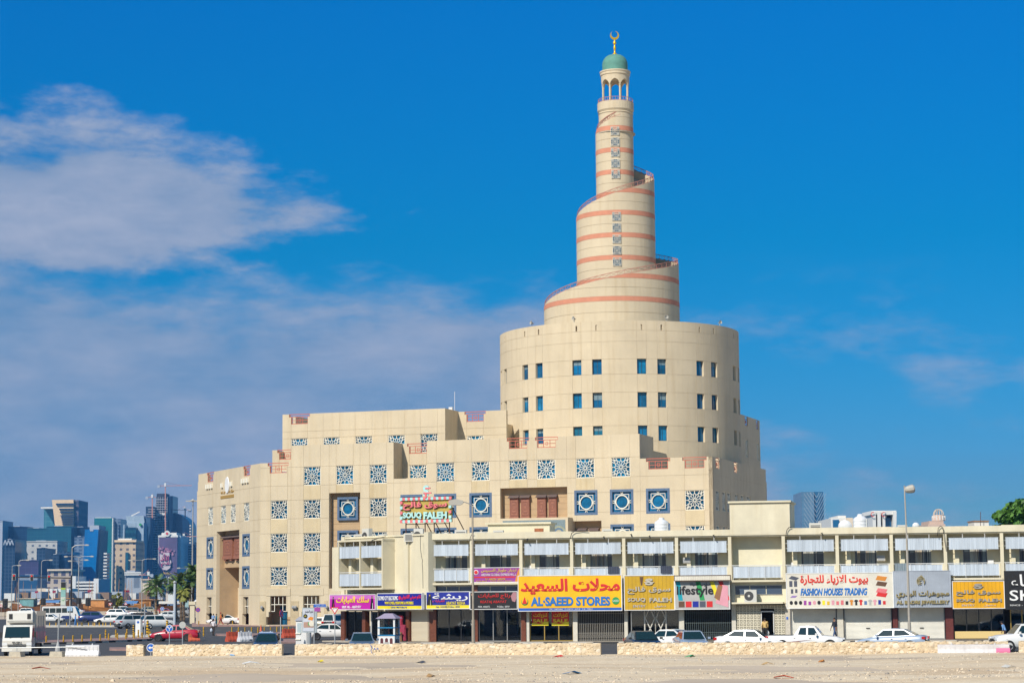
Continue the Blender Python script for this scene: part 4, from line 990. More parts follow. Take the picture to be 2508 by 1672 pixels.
# breeze-block screen with an open doorway
a,c=fx(1803),fx(1923); d0,d1=fx(1866),fx(1894); scr=MB(); scr.box(a,c,GY+.30,GY+.34,.12,2.95); sc=None
n=int((c-a)/.27); b=MB()
px_=(c-a)/n
hol=[(d0,d1,.1,2.35)]
BRK=mat('breeze_block',(0.60,0.56,0.44),.8)
q=MB()
for x in (0,px_-.045): q.box(x,x+.045,0,.12,0,px_)
for z in (0,px_-.045): q.box(.045,px_-.045,0,.12,z,z+.045)
q.box(px_/2-.055,px_/2+.055,-.004,.1,px_/2-.055,px_/2+.055); q.box(.045,px_-.045,.04,.08,px_/2-.015,px_/2+.015); BBM=q.mesh('breeze_block',BRK)
nb=0
for i in range(n):
    for j in range(int(2.83/px_)):
        x=a+i*px_; z=.12+j*px_
        if x+px_>d0-.02 and x<d1+.02 and z<2.35: continue
        inst(BBM,'breeze_block',shop,Matrix.Translation((x,GY,z)))
b=MB(); b.box(d0-.06,d0,GY-.03,GY+.15,.12,2.4); b.box(d1,d1+.06,GY-.03,GY+.15,.12,2.4); b.box(d0,d1,GY-.03,GY+.15,2.34,2.42); b.build('door_frame',RAILW,shop)
b=MB(); b.box(fx(1924),fx(1936),GY-.12,GY+.3,.12,2.95); b.build('tiled_pillar',mat('tile_pale',(0.52,0.48,0.40),.5,.2,14),shop)
b=MB(); b.box(fx(1926.5),fx(1931),GY-.14,GY-.122,1.75,1.95); b.build('number_plate',paint('blue_plate',(0.02,0.12,0.5)),shop)
# over-door ledge and clerestory windows of the stair bay, clerestory of the left bays
b=MB(); b.box(ub[6]+.1,ub[7]-.1,-.4,GY+.02,2.99,3.12); b.build('ledge',CREAMW,shop)
def clere(u0,u1,n,z0,z1,y=GY-.01):
    for i in range(n):
        x0=u0+(u1-u0)*i/n+.04; x1=u0+(u1-u0)*(i+1)/n-.04
        b=MB(); b.box(x0,x1,y-.02,y+.025,z0,z1); o=b.build('clerestory_window',mat('clerestory',(0.06,0.09,0.14),.15),shop)
        b=MB(); b.box(x0-.04,x1+.04,y-.03,y+.02,z0-.05,z0-.002); b.box(x0-.04,x1+.04,y-.03,y+.02,z1+.002,z1+.05); b.build('frame',STEEL,o)
clere(ub[6]+.2,ub[7]-.2,3,3.75,4.4); clere(ub[0]+.3,ub[1]-.1,3,3.95,4.55); clere(ub[1]+.15,ub[2]-.1,3,3.95,4.55)
# raised pavement in front of the shops
b=MB(); b.T=SH.M; b.box(ub[0]-4,ub[-1]+8,-2.6,GY+.3,-.05,.12); b.T=None; struct(b.build('shop_pavement',PAVE))
b=MB(); b.T=SH.M
for k in range(30): b.cur=k%2; b.box(ub[0]-4+k*2,ub[0]-4+k*2+1.98,-2.8,-2.602,-.05,.13)
b.T=None; struct(b.build('shop_kerb',[KERB,KERBB]))

# ---- left wing, turned away from the road
WG=Plane(SH.w(ub[0]+.1,0,0),52.0); WM=SH.M.inverted()@WG.M
wu=lambda px,py=1400,y=0.0: WG.uz(px,py,y)[0]
wing=thing('corner_shop_wing','cream corner wing with two boxed balconies, angled beside the long shop block','building',WG.M)
wl=wu(848); wx=[wu(1004),wu(993),wu(966),wu(858)]
b=MB(); b.box(wl,0,0,.25,3.9,8.75); b.build('wall',CREAMW,wing)
b=MB(); b.box(wl,0,.26,9,3.2,8.2); b.box(wl,0,3.6,9,0,3.2); b.build('core',CREAMB,wing)
b=MB(); b.box(wl,0,-.1,.26,8.753,8.9); b.build('parapet',CONC,wing)
for x0,x1 in ((wx[0],wx[1]),(wl-.5,wl)): 
    b=MB(); b.box(min(x0,x1),max(x0,x1),-.2,.3,3.7,8.95); b.build('column',CREAMW,wing)
b=MB(); b.box(-.35,.25,-.35,.4,3.7,9.0); b.build('column',CREAMW,wing)
b=MB(); x0,x1=wu(811),wl-.5; b.box(x0,x1,.1,6,4.3,8.1); b.build('end_block',CREAMW,wing)
# two boxed balconies that stand proud of the wall
bx1=wx[2]; bx0=wx[3]; mid=(bx0+bx1)/2; BP=1.25
for x in (bx0,mid,bx1): b=MB(); b.box(x-.07,x+.07,-BP,0,4.55,8.45); b.build('box_side',CREAMW,wing)
for z0,z1 in ((4.40,4.55),(8.45,8.6)): b=MB(); b.box(bx0-.1,bx1+.1,-BP-.02,0,z0,z1); b.build('box_slab',CREAMW,wing)
for x0,x1 in ((bx0,mid),(mid,bx1)):
    sheet_panel(wing,x0+.15,x1-.12,4.75,5.7,-BP+.05,16); sheet_panel(wing,x0+.15,x1-.12,7.1,8.0,-BP+.05,16)
    b=MB(); b.tube((x0,-BP+.02,5.85),(x1,-BP+.02,5.85),.03,n=5)
    for f in (.3,.7): x=x0+(x1-x0)*f; b.tube((x,-BP+.05,8.0),(x,-BP+.05,8.45),.025,n=4)
    b.build('handrail',RAILW,wing)
    b=MB(); b.box(x0+.5,x0+.9,-.5,-.003,4.6,8.3); b.build('pier',CREAMB,wing)
    b=MB(); b.box(x0+(x1-x0)*.45,x1-.3,-.05,-.003,4.6,7.0); b.build('balcony_door',mat('door_khaki',(0.30,0.27,0.19),.7),wing)
b=MB(); b.box(wl,0,.02,.3,2.6,3.9); b.build('fascia_wall',CREAMB,wing)
for i in range(9):
    x0=wl+(0-wl)*i/9+.1; x1=wl+(0-wl)*(i+1)/9-.08; b=MB(); b.box(x0,x1,-.03,-.002,3.35,3.85); b.build('clerestory_window',mat('clerestory',(0.06,0.09,0.14),.15),wing)
def wpil(px0,px1,mt): b=MB(); b.box(wu(px0,1530),wu(px1,1530),-.1,.35,.12,2.6); b.build('pillar',mt,wing)
for p in ((837,846),(889,897),(996,1003)): wpil(*p,BROWNG)
def wglass(px0,px1,nm,fr):
    a,c=wu(px0,1530),wu(px1,1530); b=MB(); b.box(a,c,.12,.14,.15,2.55); g=b.build('shop_window',SGLASS,wing); b=MB()
    for i in range(nm+1): x=a+(c-a)*i/nm; b.box(x-.04,x+.04,.06,.18,.12,2.6)
    b.build('frame',fr,g)
wglass(847,888,2,BLKM); wglass(907,924,1,RAILW); wglass(925,950,1,BROWNG)
a,c=wu(1005,1530),wu(1048,1530); b=MB(); corrug(b,a,c,.16,2.6,26,.03,.1,vert=False); b.build('shutter',mat('shutter_cream',(0.56,0.50,0.38),.6),wing)
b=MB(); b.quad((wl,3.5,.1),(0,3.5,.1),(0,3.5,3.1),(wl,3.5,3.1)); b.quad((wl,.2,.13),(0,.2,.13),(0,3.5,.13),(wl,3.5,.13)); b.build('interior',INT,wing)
b=MB(); b.T=WG.M; b.box(wl-1,1.5,-1.8,.4,-.05,.115); b.T=None; struct(b.build('corner_pavement',PAVE))
# hanging clothes of the open shop in the wing
for k,(px,cc,z0,z1,y) in enumerate(((981,(0.34,0.02,0.05),.3,2.3,-.30),(988,(0.30,0.03,0.07),.2,1.5,-.45),(972,(0.12,0.08,0.05),.15,1.2,-.4),(978,(0.25,0.14,0.08),.15,.9,-.8),(967,(0.04,0.04,0.06),1.2,2.4,-.2))):
    x=wu(px,1530,y); b=MB(); b.prism([(-.28,0),(.28,0),(.22,.7),(.34,.95),(.08,1),(-.08,1),(-.34,.95),(-.22,.7)],-.08,.08)
    o=b.build('hanging_garment',mat('garment%d'%k,cc,.9,.3,5),M=WG.at(x,y,z0)@Matrix.Diagonal((1,1,z1-z0,1)))
    tag(o,('crimson robe hanging in the open shop beside the kiosk','pink-red dress on display low at the open shop doorway','dark brown clothing heap at the foot of the open shop','brown goods bag standing before the open shop','black garment hung high in the open shop doorway')[k],'garment','goods of the open shop')
# ================================================================ shop signs
C=paint
RED=C('red',(0.62,0.02,0.02)); BLUE=C('blue',(0.01,0.10,0.42)); YEL=C('yellow',(0.85,0.46,0.0)); LEM=C('lemon',(0.80,0.66,0.02)); WHT=C('white',(0.78,0.78,0.77)); BLK=C('black',(0.012,0.012,0.014)); NAVY=C('navy',(0.008,0.02,0.28)); MAG=C('magenta',(0.50,0.015,0.36)); GRN=C('green',(0.02,0.30,0.08)); GOLDP=C('gold',(0.68,0.43,0.02)); CYAN=C('cyan',(0.40,0.68,0.66)); ROSE=C('rose',(0.72,0.17,0.19)); MUST=C('mustard',(0.55,0.33,0.01),.6); SKIN_=C('skinprint',(0.55,0.33,0.22)); TEAL=C('teal',(0.0,0.33,0.42)); BRN=C('brown',(0.12,0.06,0.03)); SHADOW=C('letter_shadow',(0.08,0.055,0.03)); STONEL=C('letter_stone',(0.48,0.44,0.36)); SILV=C('silver_sheet',(0.36,0.40,0.46),.4); PURP=C('purple',(0.30,0.05,0.30)); GREYP=C('grey_print',(0.42,0.41,0.39)); PINKP=C('pink_print',(0.70,0.32,0.38)); ORG=C('orange_print',(0.65,0.24,0.03)); CREAMP=C('cream_print',(0.70,0.66,0.56))
def sign(pl,px0,px1,py0,py1,y,label,board,edge=WHT,th=.22,name='shop_sign',group='signs along the shop fronts'):
    pm=(py0+py1)/2; u0,u1=pl.uz(px0,pm,y)[0],pl.uz(px1,pm,y)[0]; xm=(px0+px1)/2; z1,z0=pl.uz(xm,py0,y)[1],pl.uz(xm,py1,y)[1]
    t=thing(name,label,'sign',pl.at(u0,y,z0),group); w,h=u1-u0,z1-z0
    b=MB(); b.box(0,w,0,th,0,h); b.build('board',board,t)
    e=.05; b=MB(); b.box(-e,w+e,-.03,th+.01,-e,-.001); b.box(-e,w+e,-.03,th+.01,h+.001,h+e); b.box(-e,-.001,-.03,th+.01,-.001,h+.001); b.box(w+.001,w+e,-.03,th+.01,-.001,h+.001); b.build('edge_frame',edge,t)
    b=MB(); b.box(.1,w-.1,th,-y*.9+.3,.2,h-.1); b.build('box_body',GREYP,t)
    return t,w,h
def abaya(t,x,z0,h,flip=1,sc=BLK,trim=RED):
    plate(t,'abaya_figure',[(x-.26*h*flip*1,z0),(x+.26*h*flip,z0),(x+.16*h*flip,z0+.6*h),(x+.09*h*flip,z0+.95*h),(x,z0+1.0*h),(x-.09*h*flip,z0+.9*h),(x-.14*h*flip,z0+.55*h)][::flip],sc,-.012,-.002)
    disc(t,'face_print',x+.01,z0+.84*h,.055*h,SKIN_,-.013,10,.006,1.3)
    plate(t,'trim',[(x+.05*h,z0),(x+.12*h,z0),(x+.09*h,z0+.45*h),(x+.05*h,z0+.45*h)],trim,-.018,-.013)
# magenta sign of the corner wing
t,w,h=sign(WG,808,919,1456,1491,-1.0,'magenta shop sign SILK AL-ABAYAT with yellow Arabic lettering','b' and MAG)
b=MB(); b.box(0.002,w-.002,-.006,-.001,h*.72,h*.995); b.build('pale_band',C('magenta_pale',(0.60,0.16,0.55)),t)
letters(t,'سلك العبايات',w*.15,w*.87,h*.36,h*.90,LEM,bold=.012); letters(t,'SILK AL - ABÁYÁT',w*.28,w*.70,h*.07,h*.28,WHT,bold=.01)
abaya(t,w*.075,.04,h*.86,1,BLK,RED); abaya(t,w*.935,.04,h*.9,-1,BLK,WHT)
t,w,h=sign(WG,925,1033,1453,1490,-1.0,'blue and yellow shop sign TECHNO CITY ELECTRONIC',NAVY)
slab(t,'yellow_strip',0,w,0,h*.2,LEM,-.008,-.001); letters(t,'TECHNO CITY ELECTRONIC',w*.01,w*.47,h*.57,h*.85,WHT,bold=.012); letters(t,'تكنو سيتي الكتروني',w*.55,w*.985,h*.56,h*.93,C('red_bright',(0.75,0.03,0.08)),bold=.012)
disc(t,'round_logo',w*.51,h*.72,.16,C('red_bright',(0.75,0.03,0.08))); letters(t,'WATCHES, PERFUME & MOBILE',w*.17,w*.82,h*.27,h*.48,LEM,bold=.012); letters(t,'C.R.No: 7985 P.O.Box: 40',w*.31,w*.67,h*.05,h*.15,C('blue_mid',(0.03,0.10,0.35)))
t,w,h=sign(SH,1045,1149,1449,1489,-.6,'blue and yellow shop sign ABAYAT RESHA with a black robed figure',NAVY)
slab(t,'yellow_strip',0,w,0,h*.2,LEM,-.008,-.001); letters(t,'ريشة',w*.14,w*.97,h*.45,h*.93,WHT,bold=.012); letters(t,'للعبايات',w*.14,w*.42,h*.36,h*.56,C('red_bright',(0.75,0.03,0.08))); letters(t,'ABAYAT RESHA',w*.46,w*.91,h*.23,h*.42,LEM,bold=.015); letters(t,'Mob : 33341082 P.O.Box : 30769',w*.22,w*.78,h*.05,h*.15,C('blue_mid',(0.03,0.10,0.35)))
abaya(t,w*.07,h*.2,h*.72,1,BLK,GREYP)
t,w,h=sign(SH,1152,1266,1449,1490,-.6,'black shop sign REATAJ ABAYAT with red lettering',BLK)
letters(t,'رتاج للعبايات',w*.17,w*.86,h*.58,h*.92,RED,bold=.015); letters(t,'REATAJ ABAYAT',w*.22,w*.78,h*.30,h*.50,RED,bold=.008); letters(t,'MOB : 44426775',w*.17,w*.42,h*.08,h*.18,WHT); letters(t,'P.O.Box : 30769',w*.58,w*.84,h*.08,h*.18,WHT)
disc(t,'face_print',w*.05,h*.86,.10,SKIN_,rz=1.3); plate(t,'flower_print',[(w*.9,h*.45),(w*.96,h*.4),(w*.99,h*.6),(w*.99,h*.97),(w*.92,h*.98),(w*.87,h*.75)],C('dusty_pink',(0.42,0.2,0.22)))
t,w,h=sign(SH,1155.5,1273,1390,1424,-.06,'purple balcony sign ARDIAN GLOBAL EXPRESS',PURP,th=.08)
letters(t,'ارديان جلوبال اكسبريس',w*.2,w*.93,h*.68,h*.95,LEM); letters(t,'ARDIAN GLOBAL EXPRESS W.L.L',w*.2,w*.93,h*.43,h*.60,WHT); slab(t,'red_strip',w*.02,w*.9,h*.29,h*.39,RED,-.008,-.001); letters(t,'Tel : 44867356 / 44863758',w*.28,w*.7,h*.15,h*.25,LEM); letters(t,'P.O.Box : 1709 Doha Qatar',w*.1,w*.85,h*.03,h*.10,LEM)
disc(t,'globe_logo',w*.09,h*.7,.20,WHT); disc(t,'globe_logo_core',w*.09,h*.7,.15,RED,-.032); plate(t,'orange_corner',[(w*.9,.01),(w-.01,.01),(w-.01,h*.97),(w*.96,h*.8)],ORG)
# big yellow sign
t,w,h=sign(SH,1270,1522,1409,1494,-.6,'large yellow shop sign AL-SAEED STORES with red Arabic and blue Latin lettering',YEL)
slab(t,'blue_strip',0,w,0,h*.075,BLUE,-.008,-.001); letters(t,'محلات السعيد',w*.02,w*.985,h*.47,h*.92,RED,bold=.035); letters(t,'AL·SAEED STORES',w*.12,w*.89,h*.135,h*.395,C('blue_letter',(0.01,0.16,0.52)),bold=.04); letters(t,'TEL : 44876462   P.O.BOX : 30218   C.R : 7200/1',w*.3,w*.72,h*.02,h*.055,WHT)
disc(t,'badge',w*.945,h*.27,.30,GRN); letters(t,'SAEED',w*.915,w*.975,h*.24,h*.30,WHT,y=-.035,depth=.004)
disc(t,'emblem_ring',w*.06,h*.26,.29,GRN); disc(t,'emblem_field',w*.06,h*.275,.24,YEL,-.032); plate(t,'emblem_triangle',[(w*.06-.2,h*.2),(w*.06+.2,h*.2),(w*.06,h*.4)],RED,-.07,-.052)
# SOUQ FALEH signs
def souq(px0,px1,py0,py1,label,shade,ent):
    t,w,h=sign(SH,px0,px1,py0,py1,-.6,label,shade,th=.2)
    for k in range(1,13): slab(t,'batten',w*k/13-.008,w*k/13+.008,.02,h-.02,C('batten',(0.35,0.20,0.01)),-.012,-.001)
    for dx,dz,m_,y in ((.02,-.02,SHADOW,-.03),(0,0,STONEL if ent else C('letter_grey',(0.33,0.31,0.27)),-.06)):  # dark copy, shifted right and down, paints the cast shadow of the lettering
        letters(t,'سوق فالح',w*.06+dx,w*.93+dx,h*.46+dz,h*.68+dz,m_,y,.02); letters(t,'SOUQ',w*.06+dx,w*.42+dx,h*.22+dz,h*.35+dz,m_,y,.03); letters(t,'FALEH',w*.50+dx,w*.95+dx,h*.22+dz,h*.35+dz,m_,y,.03)
        letters(t,'S',w*.42+dx,w*.58+dx,h*.72+dz,h*.92+dz,m_,y,.04); b=MB(); b.box(w*.40+dx,w*.60+dx,y-.015,y+.015,h*.79+dz,h*.815+dz); b.box(w*.44+dx,w*.56+dx,y-.016,y+.016,h*.85+dz,h*.87+dz); b.build('emblem_bar',m_,t)
    letters(t,'ENTRY',w*.17,w*.42,h*.07,h*.14,C('pale_blue_letter',(0.45,0.5,0.6))); letters(t,'دخول',w*.6,w*.83,h*.06,h*.14,C('pale_blue_letter',(0.45,0.5,0.6)))
    return t,w,h
t,w,h=souq(1530,1651,1409,1492,'mustard board SOUQ FALEH ENTRY with a brown stain, above the white diamond doors',MUST,True)
plate(t,'rust_stain',[(w*.33,h*.72),(w*.36,h*.72),(w*.38,h*.97),(w*.31,h*.97)],BRN,-.02,-.013)
souq(2334,2459,1423,1488,'orange-yellow board SOUQ FALEH ENTRY above the black framed doors',C('orange_yellow',(0.72,0.36,0.0)),False)
# lifestyle
t,w,h=sign(SH,1654,1786,1421,1490,-.6,'grey lifestyle shop sign with coloured stripes and pictures',GREYP)
for c_,x0,x1,s in ((TEAL,.01,.09,.05),(GRN,.38,.47,.08),(LEM,.64,.72,.12),(RED,.80,.88,.14)): plate(t,'colour_stripe',[(w*x0,h*.97),(w*x1,h*.97),(w*(x1+s),h*.30),(w*(x0+s),h*.30)][::-1],c_,-.012,-.002)
letters(t,'lifestyle',w*.03,w*.71,h*.42,h*.82,BLK,-.025,.02); letters(t,'اسلوب الحياة',w*.28,w*.66,h*.80,h*.93,BLK,-.02)
for k,c_ in enumerate((BRN,RED,NAVY,C('slate',(0.08,0.09,0.12)),RED)): slab(t,'picture',w*(.06+.13*k),w*(.17+.13*k),h*.06,h*.27,c_,-.014,-.002)
plate(t,'clothes_picture',[(w*.74,h*.2),(w*.98,h*.05),(w*.98,h*.8),(w*.88,h*.85)],PINKP,-.013,-.002); plate(t,'bag_picture',[(w*.72,h*.4),(w*.82,h*.28),(w*.88,h*.8),(w*.8,h*.85)],C('brown_mid',(0.28,0.13,0.06)),-.018,-.014)
t,w,h=sign(SH,1652,1788,1409,1420,-.95,'white corrugated fascia strip above the lifestyle sign',CREAMP,edge=BRN,th=.2)
for k in range(1,24): slab(t,'rib',w*k/24-.015,w*k/24+.015,.02,h-.02,CREAMP,-.02,-.001)
# fashion
t,w,h=sign(SH,1927,2187,1403,1487,-.6,'wide white shop sign FASHION HOUSES TRADING with rows of product pictures',CREAMP)
letters(t,'بيوت الازياء للتجارة',w*.13,w*.77,h*.66,h*.96,C('red_bright2',(0.70,0.035,0.02)),bold=.03); o=letters(t,'FASHION HOUSES TRADING',w*.13,w*.76,h*.36,h*.57,C('blue_letter',(0.01,0.13,0.40)),bold=.035,shear=.25)
slab(t,'gold_line',w*.13,w*.77,h*.305,h*.315,C('letter_gold',(0.4,0.28,0.08)),-.01,-.001)
cl=[BLK,BLK,BLK,PURP,PURP,PINKP,BLK,LEM,GOLDP,PINKP,ROSE,ROSE,BLK,ORG,BLK,RED,C('denim',(0.08,0.16,0.35)),GREYP,PINKP,NAVY,RED]
for k,c_ in enumerate(cl):
    x=w*(.04+.92*k/len(cl)); s=w*.017; z=h*.15
    if k<3 or 5<=k<7: disc(t,'product_picture',x,z,s*.95,c_,-.004,10,.01,1.2)
    elif k in (13,14,15,17,18): plate(t,'shirt_picture',[(x-s*.6,z-s*1.6),(x+s*.6,z-s*1.6),(x+s*.55,z+s*.4),(x+s*1.1,z+s*.3),(x+s*.9,z+s*1.2),(x+s*.3,z+s*1.5),(x-s*.3,z+s*1.5),(x-s*.9,z+s*1.2),(x-s*1.1,z+s*.3),(x-s*.55,z+s*.4)],c_,-.012,-.002)
    else: slab(t,'product_picture',x-s*.75,x+s*.75,z-s*1.3,z+s*(1.2 if k%2 else .7),c_,-.012,-.002)
for x,z,sx,sz in ((.04,.62,.03,.17),(.085,.62,.03,.17),(.05,.42,.022,.13),(.09,.44,.022,.11)): slab(t,'phone_picture',w*x-w*sx/2,w*x+w*sx/2,h*z,h*(z+sz),C('slate',(0.08,0.09,0.12)),-.012,-.002)
plate(t,'phone_picture',[(w*.02,h*.86),(w*.09,h*.8),(w*.12,h*.88),(w*.05,h*.94)],C('slate',(0.08,0.09,0.12)),-.012,-.002)
plate(t,'tablet_picture',[(w*.03,h*.30),(w*.08,h*.30),(w*.10,h*.36),(w*.05,h*.36)],C('violet_print',(0.3,0.2,0.45)),-.012,-.002)
for z,c_ in ((.80,ORG),(.64,BRN),(.44,ROSE),(.33,RED)): plate(t,'shoe_box_picture',[(w*.84,h*z),(w*.93,h*(z-.04)),(w*.95,h*(z+.08)),(w*.86,h*(z+.12))],c_,-.012,-.002)
# jewellery on grey ribbed sheet
t,w,h=sign(SH,2190,2328,1398,1485,-.6,'grey ribbed metal shop sign AL BADRI JEWELLERY with gold letters',SILV,edge=SILV)
for k in range(1,26): slab(t,'rib',w*k/26-.02,w*k/26+.02,.02,h-.02,SILV,-.025,-.001)
LG=C('letter_oldgold',(0.33,0.27,0.12),.4)
for dx,m_,y in ((.03,SHADOW,-.05),(0,LG,-.10)): letters(t,'مجوهرات البدري',w*.03+dx,w*.97+dx,h*.24,h*.46,m_,y,.02); letters(t,'AL BADRI JEWELLERY',w*.03+dx,w*.97+dx,h*.05,h*.18,m_,y,.03)  # dark copy shifted sideways is a painted shadow of the gold letters
b=MB(); b.T=Matrix.Translation((w*.48,-.1,h*.72))
for r_,a0,a1 in ((.30,-40,250),(.20,0,300),(.10,60,330)):
    pts=[(r_*math.cos(RAD(a)),0,r_*1.15*math.sin(RAD(a))) for a in range(a0,a1,25)]; b.path(pts,.035,5)
b.path([(.2,0,.25),(.05,0,.45),(-.1,0,.3)],.03,5); b.T=None; b.build('drop_emblem',LG,t)
# black
t,w,h=sign(SH,2462,2590,1398,1490,-.6,'black shop sign with white letters SK at the end of the row',BLK,edge=BLK)
for k in range(1,24): slab(t,'rib',w*k/24-.012,w*k/24+.012,.02,h-.02,BLK,-.02,-.001)
letters(t,'SKY',w*.08,w*.78,h*.22,h*.50,WHT,-.06,.01); letters(t,'سماء',w*.10,w*.9,h*.58,h*.92,WHT,-.06,.01); letters(t,'SINCE - 1976',w*.08,w*.5,h*.08,h*.12,WHT,-.04)
# sale posters behind the yellow sign
for px0,px1,lab in ((1302,1343,'red and yellow SALE poster in the shop window, next to the thin white pillar'),(1351,1393,'red and yellow SALE poster in the shop window, next to the folding grey gate')):
    u0,u1=SH.uz(px0,1510,.55)[0],SH.uz(px1,1510,.55)[0]; z1,z0=SH.uz(px0,1497,.55)[1],SH.uz(px0,1531,.55)[1]; w,h=u1-u0,z1-z0
    t=thing('sale_poster',lab,'poster',SH.at(u0,GY+.10,z0),'sale posters'); slab(t,'sheet',0,w,0,h,RED,-.01,0); plate(t,'yellow_wave',[(0,0),(w,0),(w,h*.3),(w*.5,h*.12),(0,h*.2)],LEM,-.014,-.0105)
    letters(t,'SALE',w*.08,w*.93,h*.22,h*.48,LEM,-.02,.03,.004); letters(t,'تنزيلات',w*.10,w*.93,h*.55,h*.92,LEM,-.02,.02,.004)

# ---- big roof sign on its steel frame
RSP=Plane(SH.w(ub[0]-.2,4.5,0),22.0)
z0=RSP.uz(1043,1279)[1]; z1=RSP.uz(1043,1217)[1]; u0,u1=RSP.U(982,1250),RSP.U(1106,1250); w,h=u1-u0,z1-z0
t=thing('roof_sign','mustard rooftop sign SOUQ FALEH with red and cyan bulbs on a steel frame','sign',RSP.at(u0,0,8.2)); zz=z0-8.2
b=MB(); b.box(0,w,.05,.2,zz,zz+h); b.build('board',C('ochre',(0.40,0.27,0.03)),t)
b=MB(); corrug(b,0,w,zz+.02,zz+h-.02,50,.03,.01); b.build('ribbed_face',C('ochre2',(0.52,0.40,0.10)),t)
for dx,m1,m2,y in ((.04,SHADOW,SHADOW,-.03),(0,ROSE,CYAN,-.12)):  # dark offset copy behind the letters stands in for their cast shadow
    letters(t,'سوق فالح',w*.05+dx,w*.92+dx,zz+h*.50-dx,zz+h*.84-dx,m1,y,.035,.03); letters(t,'SOUQ',w*.05+dx,w*.42+dx,zz+h*.14-dx,zz+h*.42-dx,m2,y,.05,.03); letters(t,'FALEH',w*.46+dx,w*.92+dx,zz+h*.14-dx,zz+h*.42-dx,m2,y,.05,.03)
fm={}
for c_ in (ROSE,CYAN):
    q=MB(); 
    for k in range(4): a_=RAD(45+90*k); q.prism([(.07*math.cos(a_)+.085*math.cos(RAD(t_)),.07*math.sin(a_)+.085*math.sin(RAD(t_))) for t_ in range(0,360,60)],-.1-.004*k,-.02+.003*k)
    fm[c_.name]=q.mesh('bulb_flower',c_)
k=0
for i in range(20):
    x=w*(i+.3)/19.6
    for z in (zz+.12,zz+h-.12): inst(fm[(ROSE,CYAN)[k%2].name],'bulb_flower',t,Matrix.Translation((x,-.03,z))); k+=1
    k+=1
for i in range(1,5):
    for x in (.08,w-.1): inst(fm[(ROSE,CYAN)[i%2].name],'bulb_flower',t,Matrix.Translation((x,-.03,zz+h*i/5)))
letters(t,'S',w*.45,w*.57,zz+h+.05,zz+h+1.0,CYAN,-.1,.06,.05,name='top_letter'); b=MB(); b.box(w*.50,w*.60,-.2,-.1,zz+h+.68,zz+h+.8); b.box(w*.46,w*.62,-.2,-.1,zz+h+.28,zz+h+.4); b.box(w*.49,w*.53,-.2,-.1,zz+h-.05,zz+h+.27); b.build('top_letter_bar',ROSE,t)
RUST=mat('frame_rust',(0.10,0.05,0.035),.8)
for f in (.07,.27,.45,.63,.93):
    b=MB(); x=w*f; b.tube((x,.3,0.1),(x,.3,zz+h),.05,n=4); b.tube((x,.3,zz+h*.8),(x+.9,2.6,.1),.045,n=4); b.build('frame_leg',RUST,t)
b=MB(); b.tube((w*.07,.3,zz-.1),(w*.93,.3,zz-.1),.045,n=4); b.build('frame_rail',RUST,t)
# cultural centre's gilt lettering on the chamfered face
uo=cu(557,1200); g=thing('gilt_lettering','gilt Arabic lettering on the chamfered beige wall below the white oval plaque','sign',CH.at(uo-2.9,-.02,17.6)); letters(g,'مركز عبدالله بن زيد',0,5.8,.62,1.15,GOLD,bold=.02); slab(g,'gilt_line',0,5.8,0,.4,GOLD,-.04,0)
# ================================================================ vehicles
TYRE=mat('tyre',(0.015,0.015,0.016),.8); RIM=mat('rim',(0.45,0.46,0.48),.3,metal=.7); CGLASS=mat('car_glass',(0.012,0.03,0.035),.05,spec=.8); TRIM=mat('car_trim',(0.02,0.02,0.022),.6)
HEADL=mat('headlight',(0.7,0.72,0.74),.1,spec=.8); TAILL=mat('taillight',(0.45,0.015,0.012),.2); PLATE=mat('number_plate',(0.6,0.58,0.52),.5)
def cpaint(name,c,r=.28): return mat('car_'+name,c,r,spec=.6,coat=.6)
CP=dict(white=cpaint('white',(0.74,0.74,0.73)),red=cpaint('red',(0.42,0.012,0.035)),silver=cpaint('silver',(0.45,0.48,0.51)),slate=cpaint('slate',(0.12,0.17,0.25)),navy=cpaint('navy',(0.03,0.05,0.09)),black=cpaint('black',(0.018,0.02,0.022)),gold=cpaint('gold',(0.30,0.28,0.20)),blue=cpaint('blue',(0.02,0.04,0.16)),bluegrey=cpaint('bluegrey',(0.30,0.38,0.50)),grey=cpaint('greyc',(0.16,0.16,0.17)))
